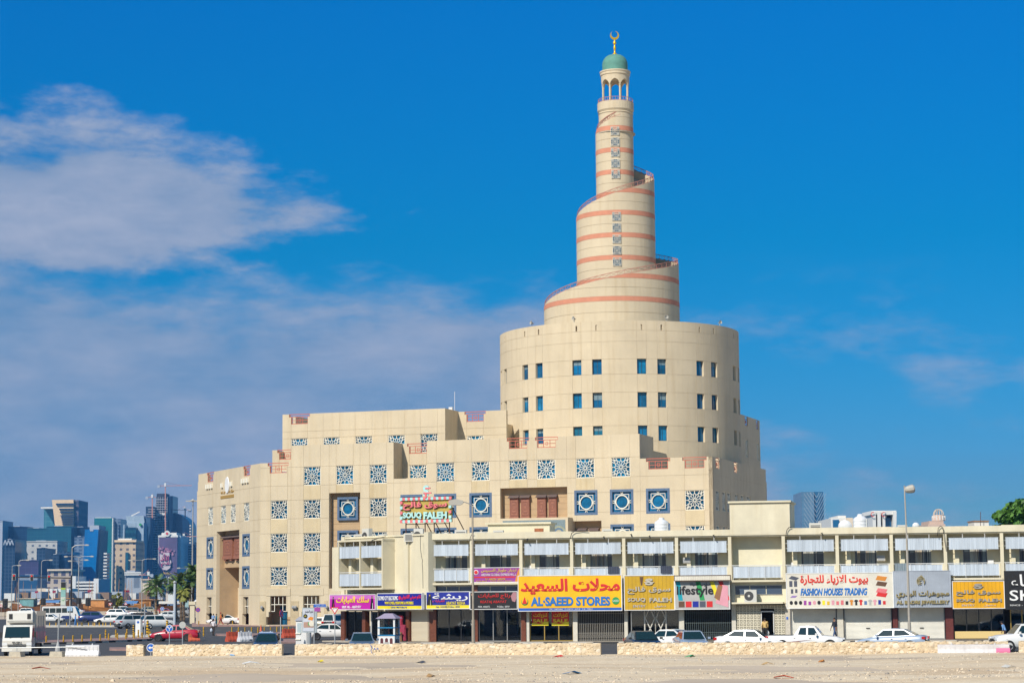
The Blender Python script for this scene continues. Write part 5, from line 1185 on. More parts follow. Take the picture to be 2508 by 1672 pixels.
# body stations: x/L, top, half width ; cabin: base front, top front, top rear, base rear (x/L) and heights
CT={
'sedan':dict(L=4.6,W=1.78,H=1.46,st=[(0,.56,.70),(.02,.68,.80),(.10,.78,.87),(.27,.93,.89),(.5,.96,.89),(.75,1.0,.89),(.93,1.03,.85),(.985,.98,.80),(1,.74,.76)],cab=(.25,.41,.69,.87),wh=.32,ax=(.185,.79)),
'hatch':dict(L=4.2,W=1.74,H=1.52,st=[(0,.6,.70),(.02,.74,.80),(.10,.85,.86),(.26,.98,.88),(.5,1.0,.88),(.8,1.03,.87),(.95,1.05,.84),(.99,.98,.80),(1,.7,.76)],cab=(.24,.41,.80,.965),wh=.31,ax=(.185,.80)),
'suv':dict(L=4.7,W=1.9,H=1.78,st=[(0,.75,.76),(.02,.95,.86),(.10,1.06,.92),(.25,1.12,.94),(.5,1.15,.95),(.8,1.17,.94),(.96,1.17,.91),(.99,1.05,.88),(1,.7,.84)],cab=(.25,.37,.86,.97),wh=.37,ax=(.18,.79)),
'pickup':dict(L=5.1,W=1.8,H=1.68,st=[(0,.68,.72),(.02,.85,.82),(.08,.95,.88),(.25,1.03,.9),(.5,1.05,.9),(.62,1.05,.9),(.96,1.05,.88),(1,1.0,.86)],cab=(.26,.36,.55,.63),wh=.36,ax=(.16,.78)),
'van':dict(L=4.6,W=1.8,H=1.95,st=[(0,.75,.76),(.02,.95,.84),(.10,1.1,.88),(.16,1.2,.89),(.5,1.2,.89),(.98,1.2,.88),(1,1.1,.86)],cab=(.13,.27,.96,.985),wh=.33,ax=(.17,.78)),
}
_wheel={}
def wheel_meshes(r):
    if r not in _wheel:
        b=MB(); b.T=Matrix.Rotation(RAD(90),4,'X'); b.lathe([(r*.62,-.1),(r*.95,-.1),(r,-.06),(r,.06),(r*.95,.1),(r*.62,.1)],20,close=False); ty=b.mesh('tyre',TYRE)
        b=MB(); b.T=Matrix.Rotation(RAD(90),4,'X'); b.lathe([(0,.05),(r*.16,.07),(r*.2,.03)],12,close=False); b.lathe([(r*.56,.06),(r*.64,.085),(r*.66,.06)],20,close=False); b.lathe([(0,-.09),(r*.64,-.09)],14,close=False)
        for k in range(7):
            a=2*math.pi*k/7; c,s=math.cos(a),math.sin(a); n=(-s*.05,c*.05)
            b.quad((c*r*.1+n[0],s*r*.1+n[1],.05),(c*r*.1-n[0],s*r*.1-n[1],.05),(c*r*.6-n[0],s*r*.6-n[1],.07),(c*r*.6+n[0],s*r*.6+n[1],.07))
        rm=b.mesh('rim',RIM); b=MB(); b.T=Matrix.Rotation(RAD(90),4,'X'); b.lathe([(0,.0),(r*.64,.0)],16,close=False); hubm=b.mesh('wheel',TRIM)
        _wheel[r]=(ty,rm,hubm)
    return _wheel[r]
def wheel(t,x,y,r,side):
    ty,rm,hb=wheel_meshes(r); M_=Matrix.Translation((x,y,r))@(Matrix.Rotation(RAD(180),4,'Z') if side>0 else I4)
    o=inst(hb,'wheel',t,M_); inst(ty,'tyre',o); inst(rm,'rim',o); return o
def car(p,rz,kind,col,label,group='cars',bumper=None,L=None,z=0.0):
    d=CT[kind]; L=L or d['L']; W=d['W']/2; H=d['H']; t=thing('pickup_truck' if kind=='pickup' else 'car',label,'pickup' if kind=='pickup' else 'car',TR(p[0],p[1],z,RAD(rz)),group)
    X_=lambda f: L*(.5-f)
    b=MB(); rings=[]
    for f,zt,hw in d['st']:
        hw*=W/.9; g=.26 if 0.02<f<.985 else .34
        sec=[(.82,g-.04),(.97,g+.06),(1.0,zt*.58),(.965,zt*.90),(.84,zt-.012),(.45,zt)]
        rings.append([b.av((X_(f),hw*y,zz)) for y,zz in sec]+[b.av((X_(f),-hw*y,zz)) for y,zz in reversed(sec)])
    n=len(rings[0])
    for A,B in zip(rings,rings[1:]):
        for k in range(n): b.face((A[k],A[(k+1)%n],B[(k+1)%n],B[k]))
    b.face(rings[0]); b.face(rings[-1][::-1]); b.build('body',CP[col],t,smooth=True)
    # cabin
    c0,c1,c2,c3=d['cab']
    def zt_at(f):
        for (a,p_,_),(c,q,_) in zip(d['st'],d['st'][1:]):
            if f<=c: return p_+(q-p_)*(f-a)/(c-a)
        return d['st'][-1][1]
    hb,ht=W*.88,W*.68; zb0=zt_at(c0)-.02; yof=lambda z: hb+(ht-hb)*(z-zb0)/(H-.05-zb0)
    P=[(X_(c0),hb,zt_at(c0)-.02),(X_(c1),ht,H-.05),(X_((c1+c2)/2),ht*.98,H),(X_(c2),ht,H-.05),(X_(c3),yof(zt_at(c3)-.02),zt_at(c3)-.02)]
    b=MB(); Lf=[b.av(q) for q in P]; Rt=[b.av((q[0],-q[1],q[2])) for q in P]
    for k in range(4): b.face((Lf[k],Rt[k],Rt[k+1],Lf[k+1]))
    b.face((Lf[0],Lf[1],Lf[3],Lf[4])); b.face((Rt[1],Rt[0],Rt[4],Rt[3])); b.face((Lf[1],Lf[2],Lf[3])); b.face((Rt[1],Rt[3],Rt[2]))
    b.build('cabin',CP[col],t)
    def pane(name,q,inset,off):
        q=[Vector(v) for v in q]; c=sum(q,Vector())/len(q); nrm=(q[1]-q[0]).cross(q[2]-q[0]).normalized()
        if nrm.dot(c-Vector((0,0,H*.5)))<0: nrm=-nrm
        q=[c+(v-c)*inset+nrm*off for v in q]; b=MB(); b.poly(q); b.poly([v-nrm*(off*.8) for v in reversed(q)]); b.build(name,CGLASS,t)
    m_=lambda v:(v[0],-v[1],v[2])
    pane('windscreen',[P[0],P[1],m_(P[1]),m_(P[0])],.9,.012); pane('rear_window',[P[3],P[4],m_(P[4]),m_(P[3])],.86,.012)
    cm=(c1+c2)/2; zr=H-.05
    def sp(f,k,s):                       # a point on the cabin's flank: k=0 at the belt, 1 at the roof edge
        zb=zt_at(f)-.02; z=zb+(zr-zb)*k; return (X_(f),s*(yof(z)+.018),z)
    for s in (1,-1):
        lf=lambda k: c0+(c1-c0)*k; lr=lambda k: c3+(c2-c3)*k
        for q in ([sp(lf(.08)+.045,.08,s),sp(lf(.84)+.02,.84,s),sp(cm-.012,.86,s),sp(cm-.012,.08,s)],[sp(cm+.012,.08,s),sp(cm+.012,.86,s),sp(lr(.84)-.02,.84,s),sp(lr(.12)-.05,.12,s)]):
            b=MB(); b.poly(q if s<0 else q[::-1]); b.poly([(v[0],v[1]-s*.02,v[2]) for v in (q[::-1] if s<0 else q)]); b.build('side_window',CGLASS,t)
    r=d['wh']
    for f in d['ax']:
        for s in (1,-1):
            q=MB(); hw=W*1.0; q.T=Matrix.Translation((X_(f),s*(hw-.03),r))@Matrix.Rotation(RAD(90),4,'X'); q.lathe([(0,-.045),(r*1.17,-.045),(r*1.17,.045),(0,.045)],18,close=False); q.build('wheel_arch',TRIM,t)
            wheel(t,X_(f),s*(W-.055),r,s)
    f0=d['st'][1]; f9=d['st'][-2]
    for s in (1,-1):
        b=MB(); hw=f0[2]*W/.9; b.prism([(hw*.55,f0[1]*.78),(hw*.98,f0[1]*.80),(hw*.96,f0[1]*1.0),(hw*.6,f0[1]*.96)],X_(.045),X_(-.002),'x'); 
        if s<0: b.v=[(v[0],-v[1],v[2]) for v in b.v]
        b.build('headlight',HEADL,t)
        b=MB(); hw=f9[2]*W/.9; b.prism([(hw*.62,f9[1]*.80),(hw*1.015,f9[1]*.78),(hw*1.01,f9[1]*.95),(hw*.66,f9[1]*.95)],X_(1.004),X_(.955),'x')
        if s<0: b.v=[(v[0],-v[1],v[2]) for v in b.v]
        b.build('tail_light',TAILL,t)
        b=MB(); b.box(X_(c0+.07)-.07,X_(c0+.07)+.05,s*(W+.14)-.09 if s>0 else s*(W+.14)-.09,s*(W+.14)+.09,zt_at(c0)+.02,zt_at(c0)+.15); b.build('mirror',CP[col],t)
        for f in ((c0+c3)/2-.03,(c0+c3)/2+.17): b=MB(); b.box(X_(f)-.08,X_(f)+.08,min(s*W,s*(W+.012)),max(s*W,s*(W+.012)),zt_at(f)*.80,zt_at(f)*.83); b.build('door_handle',TRIM,t)
    bm=CP[bumper] if bumper else TRIM
    b=MB(); b.box(X_(.02),X_(-.012),-W*.7,W*.7,.28,.46 if not bumper else .56); b.build('front_bumper',TRIM if not bumper else bm,t)
    b=MB(); b.box(X_(1.012),X_(.98),-W*.75,W*.75,.28,.48 if not bumper else .62); b.build('rear_bumper',bm,t)
    b=MB(); b.box(X_(.018),X_(-.006),-W*.42,W*.42,f0[1]*.62+.05,f0[1]*.88); b.build('grille',TRIM,t)
    b=MB(); b.box(X_(1.016),X_(1.0),-.26,.26,.62,.76); b.build('number_plate',PLATE,t)
    if kind=='pickup':
        b=MB(); b.box(X_(.985),X_(.65),-W*.82,W*.82,.7,1.02); o=b.build('load_bed',TRIM,t); o.location=(0,0,.045)
    if kind=='suv':
        for s in (1,-1): b=MB(); b.tube((X_(c1+.06),s*ht*.85,H-.0),(X_(c2-.06),s*ht*.85,H-.0),.025,n=5); b.build('roof_rail',TRIM,t)
    return t
def gp(px,py): q=G(px,py); return (q.x,q.y)
def behind(px,dy):            # just behind the stone wall, dy metres further on
    d=ray(px,1590); k=d.x/d.y; y=(143.6-0.205*25.4)/(1+0.205*k)+dy; return (k*y,y)
g1='cars in the left road junction'; g2='cars parked before the shops'
car(gp(429,1569),178,'sedan','red','red saloon with black bumpers waiting beside the round fork arrow sign',g1,bumper='black',L=4.3)
car(gp(268,1527),184,'sedan','white','white saloon driving past the yellow posts, in front of the long white four-by-four',g1)
car(gp(292,1512),-4,'suv','white','long white four-by-four behind the white saloon',g1,L=5.1)
car(gp(326,1538),42,'suv','silver','silver sport utility car seen from behind, left of the white crossover',g1)
car(gp(383,1539),30,'suv','white','white crossover seen from behind, right of the silver sport utility car',g1,L=4.4)
car(gp(416,1516),-3,'sedan','silver','silver saloon below the palm trees',g1)
car(gp(122,1524),2,'sedan','white','white saloon in front of the white minibus',g1)
car(gp(232,1523),4,'suv','blue','dark blue four-by-four behind the row of yellow posts',g1,L=5.0)
car(gp(547,1529.5),180,'sedan','white','white saloon parked nearer the chamfered entrance of the beige building',g1)
car(gp(622,1530.5),180,'sedan','white','white saloon parked below the arched doorway of the beige building',g1)
car(behind(655,2.9),-88,'sedan','navy','dark navy saloon behind the stone wall by the red plastic barriers',g1)
car(behind(887,2.9),-86,'sedan','slate','slate blue saloon behind the stone wall in front of the magenta sign',g2)
car(gp(812,1566),6,'sedan','white','white saloon with red tail lamp beside the brown shop pillar and yield sign',g2)
car(gp(798,1540),-10,'sedan','gold','gold-green saloon behind the advertising lightbox',g2)
car(gp(832,1545),60,'van','white','white van behind the magenta shop sign pillar',g2)
car(behind(1575,3.2),-80,'sedan','black','black saloon in front of the white diamond doors',g2)
car(behind(1640,9.5),140,'sedan','white','white saloon between the black saloon and the grey-blue one',g2,L=4.3)
car(behind(1693,3.2),-84,'sedan','bluegrey','grey-blue saloon in front of the dark folding gate',g2)
car(behind(1838,7.0),-18,'sedan','white','white saloon in front of the breeze-block screen doorway',g2)
car(behind(1972,7.4),-14,'pickup','white','white double-cab pickup with a dark red side stripe',g2)
car(behind(2186,7.5),158,'sedan','bluegrey','silver-blue saloon parked behind the tall lamp post',g2)
car(behind(2520,5.0),182,'suv','white','white sport utility car under the black shop sign',g2)
for px,py,rz,k,c,l in ((77,1500,5,'sedan','grey','grey saloon behind the white refrigerated truck'),(255,1500,10,'sedan','white','white hatchback near the brown boats behind the junction'),(150,1502,0,'suv','black','black four-by-four partly behind the minibus roof'),(330,1505,3,'suv','grey','dark grey four-by-four below the flags'),(300,1503,2,'van','white','white panel van below the red warning triangle'),(345,1508,-5,'pickup','black','black pickup below the concrete mixer'),(60,1506,178,'suv','white','white four-by-four behind the truck beside the thin lamp post'),(112,1501,4,'hatch','slate','slate hatchback below the brown road sign'),(185,1503,178,'sedan','silver','silver saloon behind the traffic light arm pole'),(210,1500,0,'hatch','white','white small car left of the round lamp globe post'),(278,1500,176,'suv','navy','navy four-by-four beside the small bush'),(318,1498,2,'pickup','white','white pickup in front of the boats below the beige residential tower'),(358,1502,180,'suv','gold','gold four-by-four left of the concrete mixer'),(405,1504,0,'hatch','red','small red car under the palm tree fronds'),(440,1507,178,'suv','silver','silver four-by-four beside the iron fence')): car(gp(px,py),rz,k,c,l,'distant traffic')
# a coloured stripe on the pickup
pk=[o for o in bpy.data.objects if o.get('label','').startswith('white double-cab')][0]
for s in (1,-1): b=MB(); b.prism([(-2.2,.78),(-1.0,.62),(.9,.80),(.2,.72),(-.9,.56)],s*.915,s*.905); b.build('side_stripe',mat('stripe_maroon',(0.2,0.02,0.03),.4),pk)

# ---- refrigerated truck, nose to the camera
tp=gp(44,1606); tr=thing('refrigerated_truck','white refrigerated box truck facing the sand lot, at the concrete blocks','truck',TR(tp[0]-.3,tp[1]+2.0,0,RAD(-86)))
TW=cpaint('truckwhite',(0.68,0.67,0.63),.4)
b=MB(); b.prism([(1.05,.55),(1.55,.58),(1.62,1.05),(1.50,1.22),(1.22,2.02),(1.02,2.10),(-.1,2.1),(-.1,.55)],-.98,.98); o=b.build('cab',TW,tr)
def ypan(name,pts,y0,y1,mt,par=tr): b=MB(); b.prism(pts,y0,y1); return b.build(name,mt,par)
b=MB(); n0=Vector((.8,0,.28)).normalized()*.012; b.quad((1.495+n0.x,-.86,1.24),(1.495+n0.x,.86,1.24),(1.235+n0.x,.80,1.98),(1.235+n0.x,-.80,1.98)); b.build('windscreen',CGLASS,tr)
for s in (1,-1):
    b=MB(); b.box(.35,1.15,s*.985-.006,s*.985+.006,1.3,1.9); b.build('side_window',CGLASS,tr)
    b=MB(); b.box(1.36,1.60,s*.82-.17,s*.82+.17,.72,.95); b.build('headlight',HEADL,tr)
    b=MB(); b.box(1.22,1.30,s*1.16-.09,s*1.16+.09,1.25,1.62); b.tube((1.2,s*.98,1.6),(1.26,s*1.14,1.6),.02); b.build('mirror',TRIM,tr)
b=MB(); b.box(1.50,1.70,-1.0,1.0,.32,.56); b.build('bumper',TW,tr); b=MB(); b.box(1.695,1.71,-.3,.3,.36,.5); b.build('number_plate',PLATE,tr)
for z in (.62,.74): b=MB(); b.box(1.55,1.63,-.62,.62,z,z+.05); b.build('grille_slot',TRIM,tr)
e_=thing('x','x','x'); bpy.data.objects.remove(e_)
o=letters(tr,'ISUZU',-.3,.3,.86,.97,TRIM); o.matrix_basis=Matrix.Translation((1.625,0,.92))@Matrix.Rotation(RAD(90),4,'Z')@Matrix.Translation((0,0,-.92))@o.matrix_basis
for s in (-.5,.25): b=MB(); b.tube((1.53,s,1.22),(1.47,s+.35,1.32),.012,n=4); b.build('wiper',TRIM,tr)
b=MB(); b.box(-4.5,-.15,-1.03,1.03,.85,3.02); b.build('cargo_box',cpaint('boxwhite',(0.60,0.57,0.52),.6),tr)
b=MB(); 
for x in (-3.4,-2.3,-1.2): b.box(x-.25,x+.25,1.032,1.036,1.1+.1*x*0,2.7)
b.build('faded_print',mat('faded_print',(0.52,0.46,0.40),.7,.2,2.0),tr)
b=MB(); b.prism([(-.15,2.28),(.30,2.25),(.48,2.4),(.50,2.9),(.35,3.05),(-.15,3.05)],-.86,.86); o=b.build('cooling_unit',TW,tr)
for s in (-1,1): b=MB(); b.box(.49,.515,s*.62-.12,s*.62+.12,2.5,2.85); b.build('vent_grille',TRIM,o)
b=MB(); b.box(-4.5,1.2,-.45,.45,.45,.85); b.build('chassis',TRIM,tr)
for x in (.75,-3.2):
    for s in (1,-1): wheel(tr,x,s*.86,.40,s)
b=MB(); b.box(-2.4,-.6,.7,.98,.4,.8); b.build('side_guard',TRIM,tr)

# ---- minibus
p=gp(150,1521); mbs=thing('minibus','white minibus with dark windows and blue skirt behind the white saloon','bus',TR(p[0],p[1],0,RAD(0)))
b=MB(); b.prism([(-3.1,.45),(3.05,.45),(3.15,1.0),(3.0,1.35),(2.55,2.45),(2.3,2.6),(-3.0,2.6),(-3.12,2.4)],-1.0,1.0); b.build('body',CP['white'],mbs)
for x0,x1 in ((-2.9,-1.9),(-1.8,-.8),(-.7,.2),(.3,1.2),(1.3,2.2)):
    for s in (1,-1): b=MB(); b.box(x0,x1,s*1.0-.012,s*1.0+.012,1.5,2.3); b.build('side_window',CGLASS,mbs)
b=MB(); b.quad((3.02,-.88,1.38),(3.02,.88,1.38),(2.6,.85,2.4),(2.6,-.85,2.4)); b.build('windscreen',CGLASS,mbs)
for s in (1,-1): b=MB(); b.prism([(-.2,.42),(1.9,.42),(1.9,1.0),(.4,1.0)],s*1.0-.01,s*1.0+.01); b.build('blue_skirt',CP['blue'],mbs)
for x in (-1.9,1.9):
    for s in (1,-1): wheel(mbs,x,s*.9,.38,s)
# ---- concrete mixer
p=gp(398,1509); mx=thing('concrete_mixer','white concrete mixer truck behind the palm trees','truck',TR(p[0],p[1]+55,0,RAD(180)))
b=MB(); b.T=Matrix.Translation((-1.0,0,2.9))@Matrix.Rotation(RAD(-78),4,'Y'); b.lathe([(.7,-2.7),(1.25,-1.6),(1.35,-.2),(1.1,1.2),(.6,2.6),(.45,3.0)],18); b.T=None; b.build('drum',CP['white'],mx,smooth=True)
b=MB(); b.box(2.4,4.2,-1.15,1.15,.9,3.1); b.build('cab',mat('mixer_cab',(0.25,0.38,0.42),.5),mx); b=MB(); b.box(4.19,4.22,-1,1,1.9,2.9); b.build('windscreen',CGLASS,mx); b=MB(); b.box(-4.4,2.4,-.5,.5,.8,1.2); b.build('chassis',TRIM,mx)
for x in (3.2,-1.2,-2.6):
    for s in (1,-1): wheel(mx,x,s*1.0,.5,s)
b=MB(); b.tube((-3.4,0,1.2),(-3.9,0,3.6),.12); b.build('chute_post',mat('mixer_teal',(0.2,0.45,0.45),.6),mx)
# ================================================================ street furniture
YELP=mat('bollard_yellow',(0.75,0.42,0.01),.5); BLKP=mat('bollard_black',(0.02,0.02,0.02),.6); POLE=mat('pole_grey',(0.34,0.34,0.33),.5,metal=.3); GALV=mat('galvanised',(0.42,0.44,0.45),.45,metal=.4)
def bollard_protos(n,yel,blk,r=.075):
    b=MB(); b.lathe([(r,0),(r,.96),(r*.6,1.0)],10); body=b.mesh('post_body',yel); q=MB()
    for k in range(n): z=.1+.8*k/(n-1)-.03; q.lathe([(r*1.03,z),(r*1.12,z+.02),(r*1.12,z+.05),(r*1.03,z+.07)],10)
    bands=q.mesh('black_bands',blk)
    return body,bands
PB=bollard_protos(6,YELP,BLKP); PF=bollard_protos(2,YELP,BLKP,.05); PG=bollard_protos(5,YELP,BLKP,.12)
def bollard(px,py,top,label,proto=PB,group='striped posts along the kerbs'):
    p=G(px,py); s=(py-(1456-(px-1254)*.00873))/EYE; h=(py-top)/s
    t=thing('bollard',label,'bollard',TR(p.x,p.y,0),group)
    inst(proto[0],'post',t,Matrix.Diagonal((1,1,h,1))); inst(proto[1],'black_bands',t,Matrix.Diagonal((1,1,h,1))); return t
l1='yellow post with black rings on the red paved kerb before the asphalt junction'
for x,y in ((113,1574.6),(155.5,1574),(178.5,1573.3),(201,1572.4),(223,1571.5),(245,1570.5),(266,1569)): bollard(x,y,y-18.5,l1)
l2='yellow post with black rings on the traffic island beside the red saloon and white cabinet'
for x,y,tp_ in ((258.5,1565,1541),(283.5,1562.5,1541),(287.5,1567.5,1550),(308,1566.5,1549),(310.5,1563.5,1540),(326.5,1562,1529.5),(328.5,1565.5,1548),(338.7,1563.3,1541),(348,1564.4,1547.5),(365,1562,1540),(368,1563.5,1546)): bollard(x,y,tp_,l2)
bollard(361,1553,1518,'stout yellow and black post behind the white crossover',PG); bollard(409,1546,1518,'stout yellow and black post above the roof of the red saloon',PG)
l3='slim yellow post on the far kerb in front of the passing cars'
for x in (104,111,121.5,137,143,163,190,199,202,217,228,232,243,252,259,270.5,284): bollard(x,1534.2,1523.2,l3,PF,'slim yellow posts on the far kerb')
l4='yellow post with black rings in the middle of the road before the beige building'
for k,x in enumerate((567.8,584,600,616,631.8,647.5,662.7,678,693,707)): bollard(x,(1547.5,1550.5,1545,1551,1550,1543,1542,1547.5,1545,1541)[k],1535-(k>6)*1.5,l4)
l5='yellow post with black rings on the pavement edge by the two parked white saloons'
for x,y in ((486.5,1531.5),(569.5,1531),(598,1531),(626.5,1531),(654,1530.5),(682.5,1530),(710,1530)): bollard(x,y,y-12,l5)
bollard(498.5,1556.5,1534.5,'lone tall yellow post with black rings behind the red saloon')
# kerbed islands
def island(pts,z,mt,name,kerb=True):
    b=MB(); P_=[G(x,y) for x,y in pts]; n=len(P_); A=[b.av((p.x,p.y,0)) for p in P_]; T_=[b.av((p.x,p.y,z)) for p in P_]; b.face(T_)
    for k in range(n): b.face((A[k],A[(k+1)%n],T_[(k+1)%n],T_[k]))
    return struct(b.build(name,mt))
island([(90,1576.5),(300,1569),(372,1566),(372,1562.5),(300,1562.5),(90,1571)],.12,PAVER,'paved_island')
b=MB(); q=[G(x,y) for x,y in ((88,1577.6),(200,1575.0),(300,1571),(372,1568))]
for k,(a,c) in enumerate(zip(q,q[1:])):
    n=6
    for i in range(n): p,r=a.lerp(c,i/n),a.lerp(c,(i+.97)/n); b.cur=(i+k)%2; d=Vector((-(r-p).y,(r-p).x,0)).normalized()*.16; b.poly([p+Vector((0,0,.14)),r+Vector((0,0,.14)),r+d+Vector((0,0,.14)),p+d+Vector((0,0,.14))]); b.quad(p,r,r+Vector((0,0,.14)),p+Vector((0,0,.14)))
struct(b.build('island_kerb',[KERB,KERBB]))
island([(270,1560),(368,1559),(368,1556),(275,1557)],.14,KERB,'kerb_island'); island([(528,1556),(620,1558),(760,1548),(760,1545),(620,1553),(528,1553.5)],.13,PAVER,'paved_island'); island([(90,1535.2),(300,1534.6),(300,1531.5),(90,1531.5)],.13,KERB,'far_kerb')
island([(470,1533.2),(830,1532.6),(830,1521),(470,1522)],.13,PAVER,'centre_pavement'); b=MB()
island([(268,1592),(312,1593),(312,1588),(268,1588)],.13,PAVER,'kerb_end'); island([(655,1575.5),(760,1574),(760,1566),(655,1567)],.12,PAVER,'corner_footpath')
for k,(pa,pb) in enumerate((((90,1552),(520,1546)),((90,1546),(560,1541)))):
    b=MB(); a,c=G(*pa),G(*pb); n=14
    for i in range(n): p,r=a.lerp(c,i/n),a.lerp(c,(i+.45)/n); d=Vector((0,.12,0)); b.poly([p+Vector((0,0,.005)),r+Vector((0,0,.005)),r+d+Vector((0,0,.005)),p+d+Vector((0,0,.005))])
    struct(b.build('lane_marking',WHITEL))
# ---- lamps
LAMPH=mat('lamp_head',(0.42,0.40,0.35),.5); LENS=mat('lamp_lens',(0.6,0.58,0.5),.2)
def street_lamp(px,py,ptop,label,arms,r=.09,dy=0.0,taper=.6,mt=POLE):
    p=G(px,py); p=p*((p.y+dy)/p.y); h=at(px,ptop,p.y).z
    t=thing('street_lamp',label,'lamp',TR(p.x,p.y,0),'street lamps'); b=MB(); b.tube((0,0,0),(0,0,h*.45),r,r*.9,8); b.tube((0,0,h*.45),(0,0,h),r*.75,r*taper,8); b.build('pole',mt,t)
    for L,up in arms:
        s=1 if L>0 else -1; q=MB(); q.path([(0,0,h-.05),(L*.25,0,h+up*.8),(L*.6,0,h+up),(L,0,h+up)],r*.42,5); a=q.build('arm',mt,t)
        q=MB(); q.prism([(0,-.04),(.12,-.1),(.75,-.12),(.95,-.02),(.9,.08),(.45,.16),(0,.06)],-.18,.18); q.build('lamp_head',LAMPH,t,Matrix.Translation((L,0,h+up))@Matrix.Diagonal((s,1,1,1)))
        q=MB(); q.box(.15,.8,-.13,.13,-.17,-.12); q.build('lens',LENS,t,Matrix.Translation((L,0,h+up))@Matrix.Diagonal((s,1,1,1)))
    return t
# the two tall lamps before the shops
p=behind(1159.5,15.5); h=at(1160,1236,p[1]).z
t=thing('street_lamp','slender lamp post with a curved arm in front of the black REATAJ sign','lamp',TR(p[0],p[1],.1),'street lamps')
b=MB(); b.tube((0,0,0),(0,0,2.0),.13,.12,8); b.tube((0,0,2.0),(0,0,h-.2),.085,.06,8); b.build('pole',mat('pole_tan',(0.36,0.31,0.24),.6,.15,2),t); b=MB(); b.path([(0,0,h-.25),(-.25,0,h),(-.6,0,h+.12),(-.8,0,h+.14)],.035,5); b.build('arm',POLE,t)
b=MB(); b.prism([(.1,-.06),(-.1,-.2),(-.8,-.22),(-1.0,-.05),(-.9,.16),(-.4,.24),(.05,.12)],-.22,.22); b.build('lamp_head',LAMPH,t,Matrix.Translation((-.75,0,h+.1)))
p=behind(2229,16.0); h=at(2221,1192,p[1]).z
t=thing('street_lamp','tall lamp post with a single drum head beside the grey jewellery sign','lamp',TR(p[0],p[1],.1),'street lamps')
b=MB(); b.tube((0,0,0),(0,0,1.6),.13,.12,8); b.tube((0,0,1.6),(-.0,0,h*.66),.09,.075,8); b.tube((0,0,h*.66),(-.05,0,h),.055,.045,8); b.build('pole',mat('pole_pale',(0.38,0.35,0.30),.6,.1,2),t)
b=MB(); b.T=Matrix.Translation((.35,0,h-.25))@Matrix.Rotation(RAD(80),4,'Y'); b.lathe([(.1,-.4),(.22,-.3),(.28,-.05),(.30,.2),(.22,.3)],10); b.T=None; b.build('lamp_head',LAMPH,t)
street_lamp(174,1513,1340,'lamp post carrying the traffic light arm over the minibus',[(2.6,.5)],.2,20,.5)
street_lamp(44,1512,1374,'lamp post with a short arm left of the traffic light arm',[(1.5,.3)],.13,40)
street_lamp(27.5,1512,1386,'thin lamp post beside the red-lit leftmost traffic light',[(1.2,.2)],.1,60)
street_lamp(99.6,1510,1374,'lamp post above the brown road sign',[(1.8,.3)],.12,60)
street_lamp(191,1510,1364,'double-armed lamp post right of the traffic light pole',[(2.6,.2),(-2.6,.2)],.13,50)
street_lamp(191.5,1511,1376,'lamp post with two curved arms close to the double-armed one',[(1.2,.5),(-1.6,.3)],.1,40)
street_lamp(347,1508,1371,'double-armed lamp post in front of the pale blue tower',[(2.6,.3),(-2.6,.0)],.13,80)
street_lamp(456,1506,1392,'lamp post in front of the poster tower',[(-1.6,.2),(1.6,.2)],.1,80)
# high mast
p=G(470,1512); p=p*((p.y+60)/p.y); h=at(474,1226,p.y).z
t=thing('high_mast','tall high-mast light with a ring of lamps beside the beige building','lamp',TR(p.x,p.y,0)); b=MB(); b.tube((0,0,0),(.0,0,h),.22,.11,8); b.build('pole',POLE,t)
b=MB(); b.lathe([(.3,0),(.5,.25),(.2,.6)],10,z=h-.2); b.build('hub',LAMPH,t)
for k in range(6): a=RAD(60*k+10); b=MB(); b.tube((0,0,h+.05),(1.3*math.cos(a),1.3*math.sin(a),h+.0),.05,n=4); b.box(1.25*math.cos(a)-.3,1.25*math.cos(a)+.3,1.25*math.sin(a)-.2,1.25*math.sin(a)+.2,h-.12,h+.08); b.build('floodlight',LAMPH,t)
# ---- traffic light arm
SIGB=mat('signal_black',(0.015,0.016,0.018),.5); SIGR=mat('signal_red',(0.5,0.01,0.01),.3,emit=(1,.03,.03,.6)); SIGW=mat('signal_border',(0.6,0.6,0.6),.5)
p=G(174,1513); p=p*((p.y+20)/p.y); D=p.y
t=thing('traffic_light','traffic light arm with three heads reaching over the road','traffic light',TR(p.x,p.y-.3,0)); zA=at(120,1413.5,D).z
q=[at(x,1413+ (x/174)*3.0-1.0,D) for x in (30,170)]
b=MB(); b.tube((q[0].x-p.x,0,q[0].z),(0,0,q[1].z),.09,.14,6); b.build('arm',TRIM,t); b=MB(); b.tube((0,0,0),(0,0,q[1].z+.6),.2,.17,8); b.build('pole',TRIM,t)
for x,y in ((35.5,1413),(79,1414),(121.5,1415)):
    c=at(x,y,D); sc_=.55; b=MB(); b.box(-.36,.36,-.02,.06,-.66,.66); hd=b.build('signal_head',SIGW,t,Matrix.Translation((c.x-p.x,-.2,c.z))); b=MB(); b.box(-.29,.29,-.1,-.021,-.59,.59); b.build('housing',SIGB,hd)
    for k,z in enumerate((.36,0,-.36)): disc(hd,'lens',0,z,.15,SIGR if k==0 else SIGB,-.105,12,.02)
def low_signal(px,py0,py1,label):
    D=430; a,c=at(px,py0,D),at(px,py1,D); t=thing('traffic_light',label,'traffic light',TR(a.x,D,0),'post-mounted traffic lights'); b=MB(); b.tube((0,0,0),(0,0,c.z),.07,n=6); b.build('post',TRIM,t); h=a.z-c.z; b=MB(); b.box(-.5,.5,-.2,.2,c.z,a.z); hd=b.build('signal_head',SIGB,t)
    for z in (.2,.5,.8): disc(hd,'visor',0,c.z+h*z,.2,TRIM,-.2,10,.15)
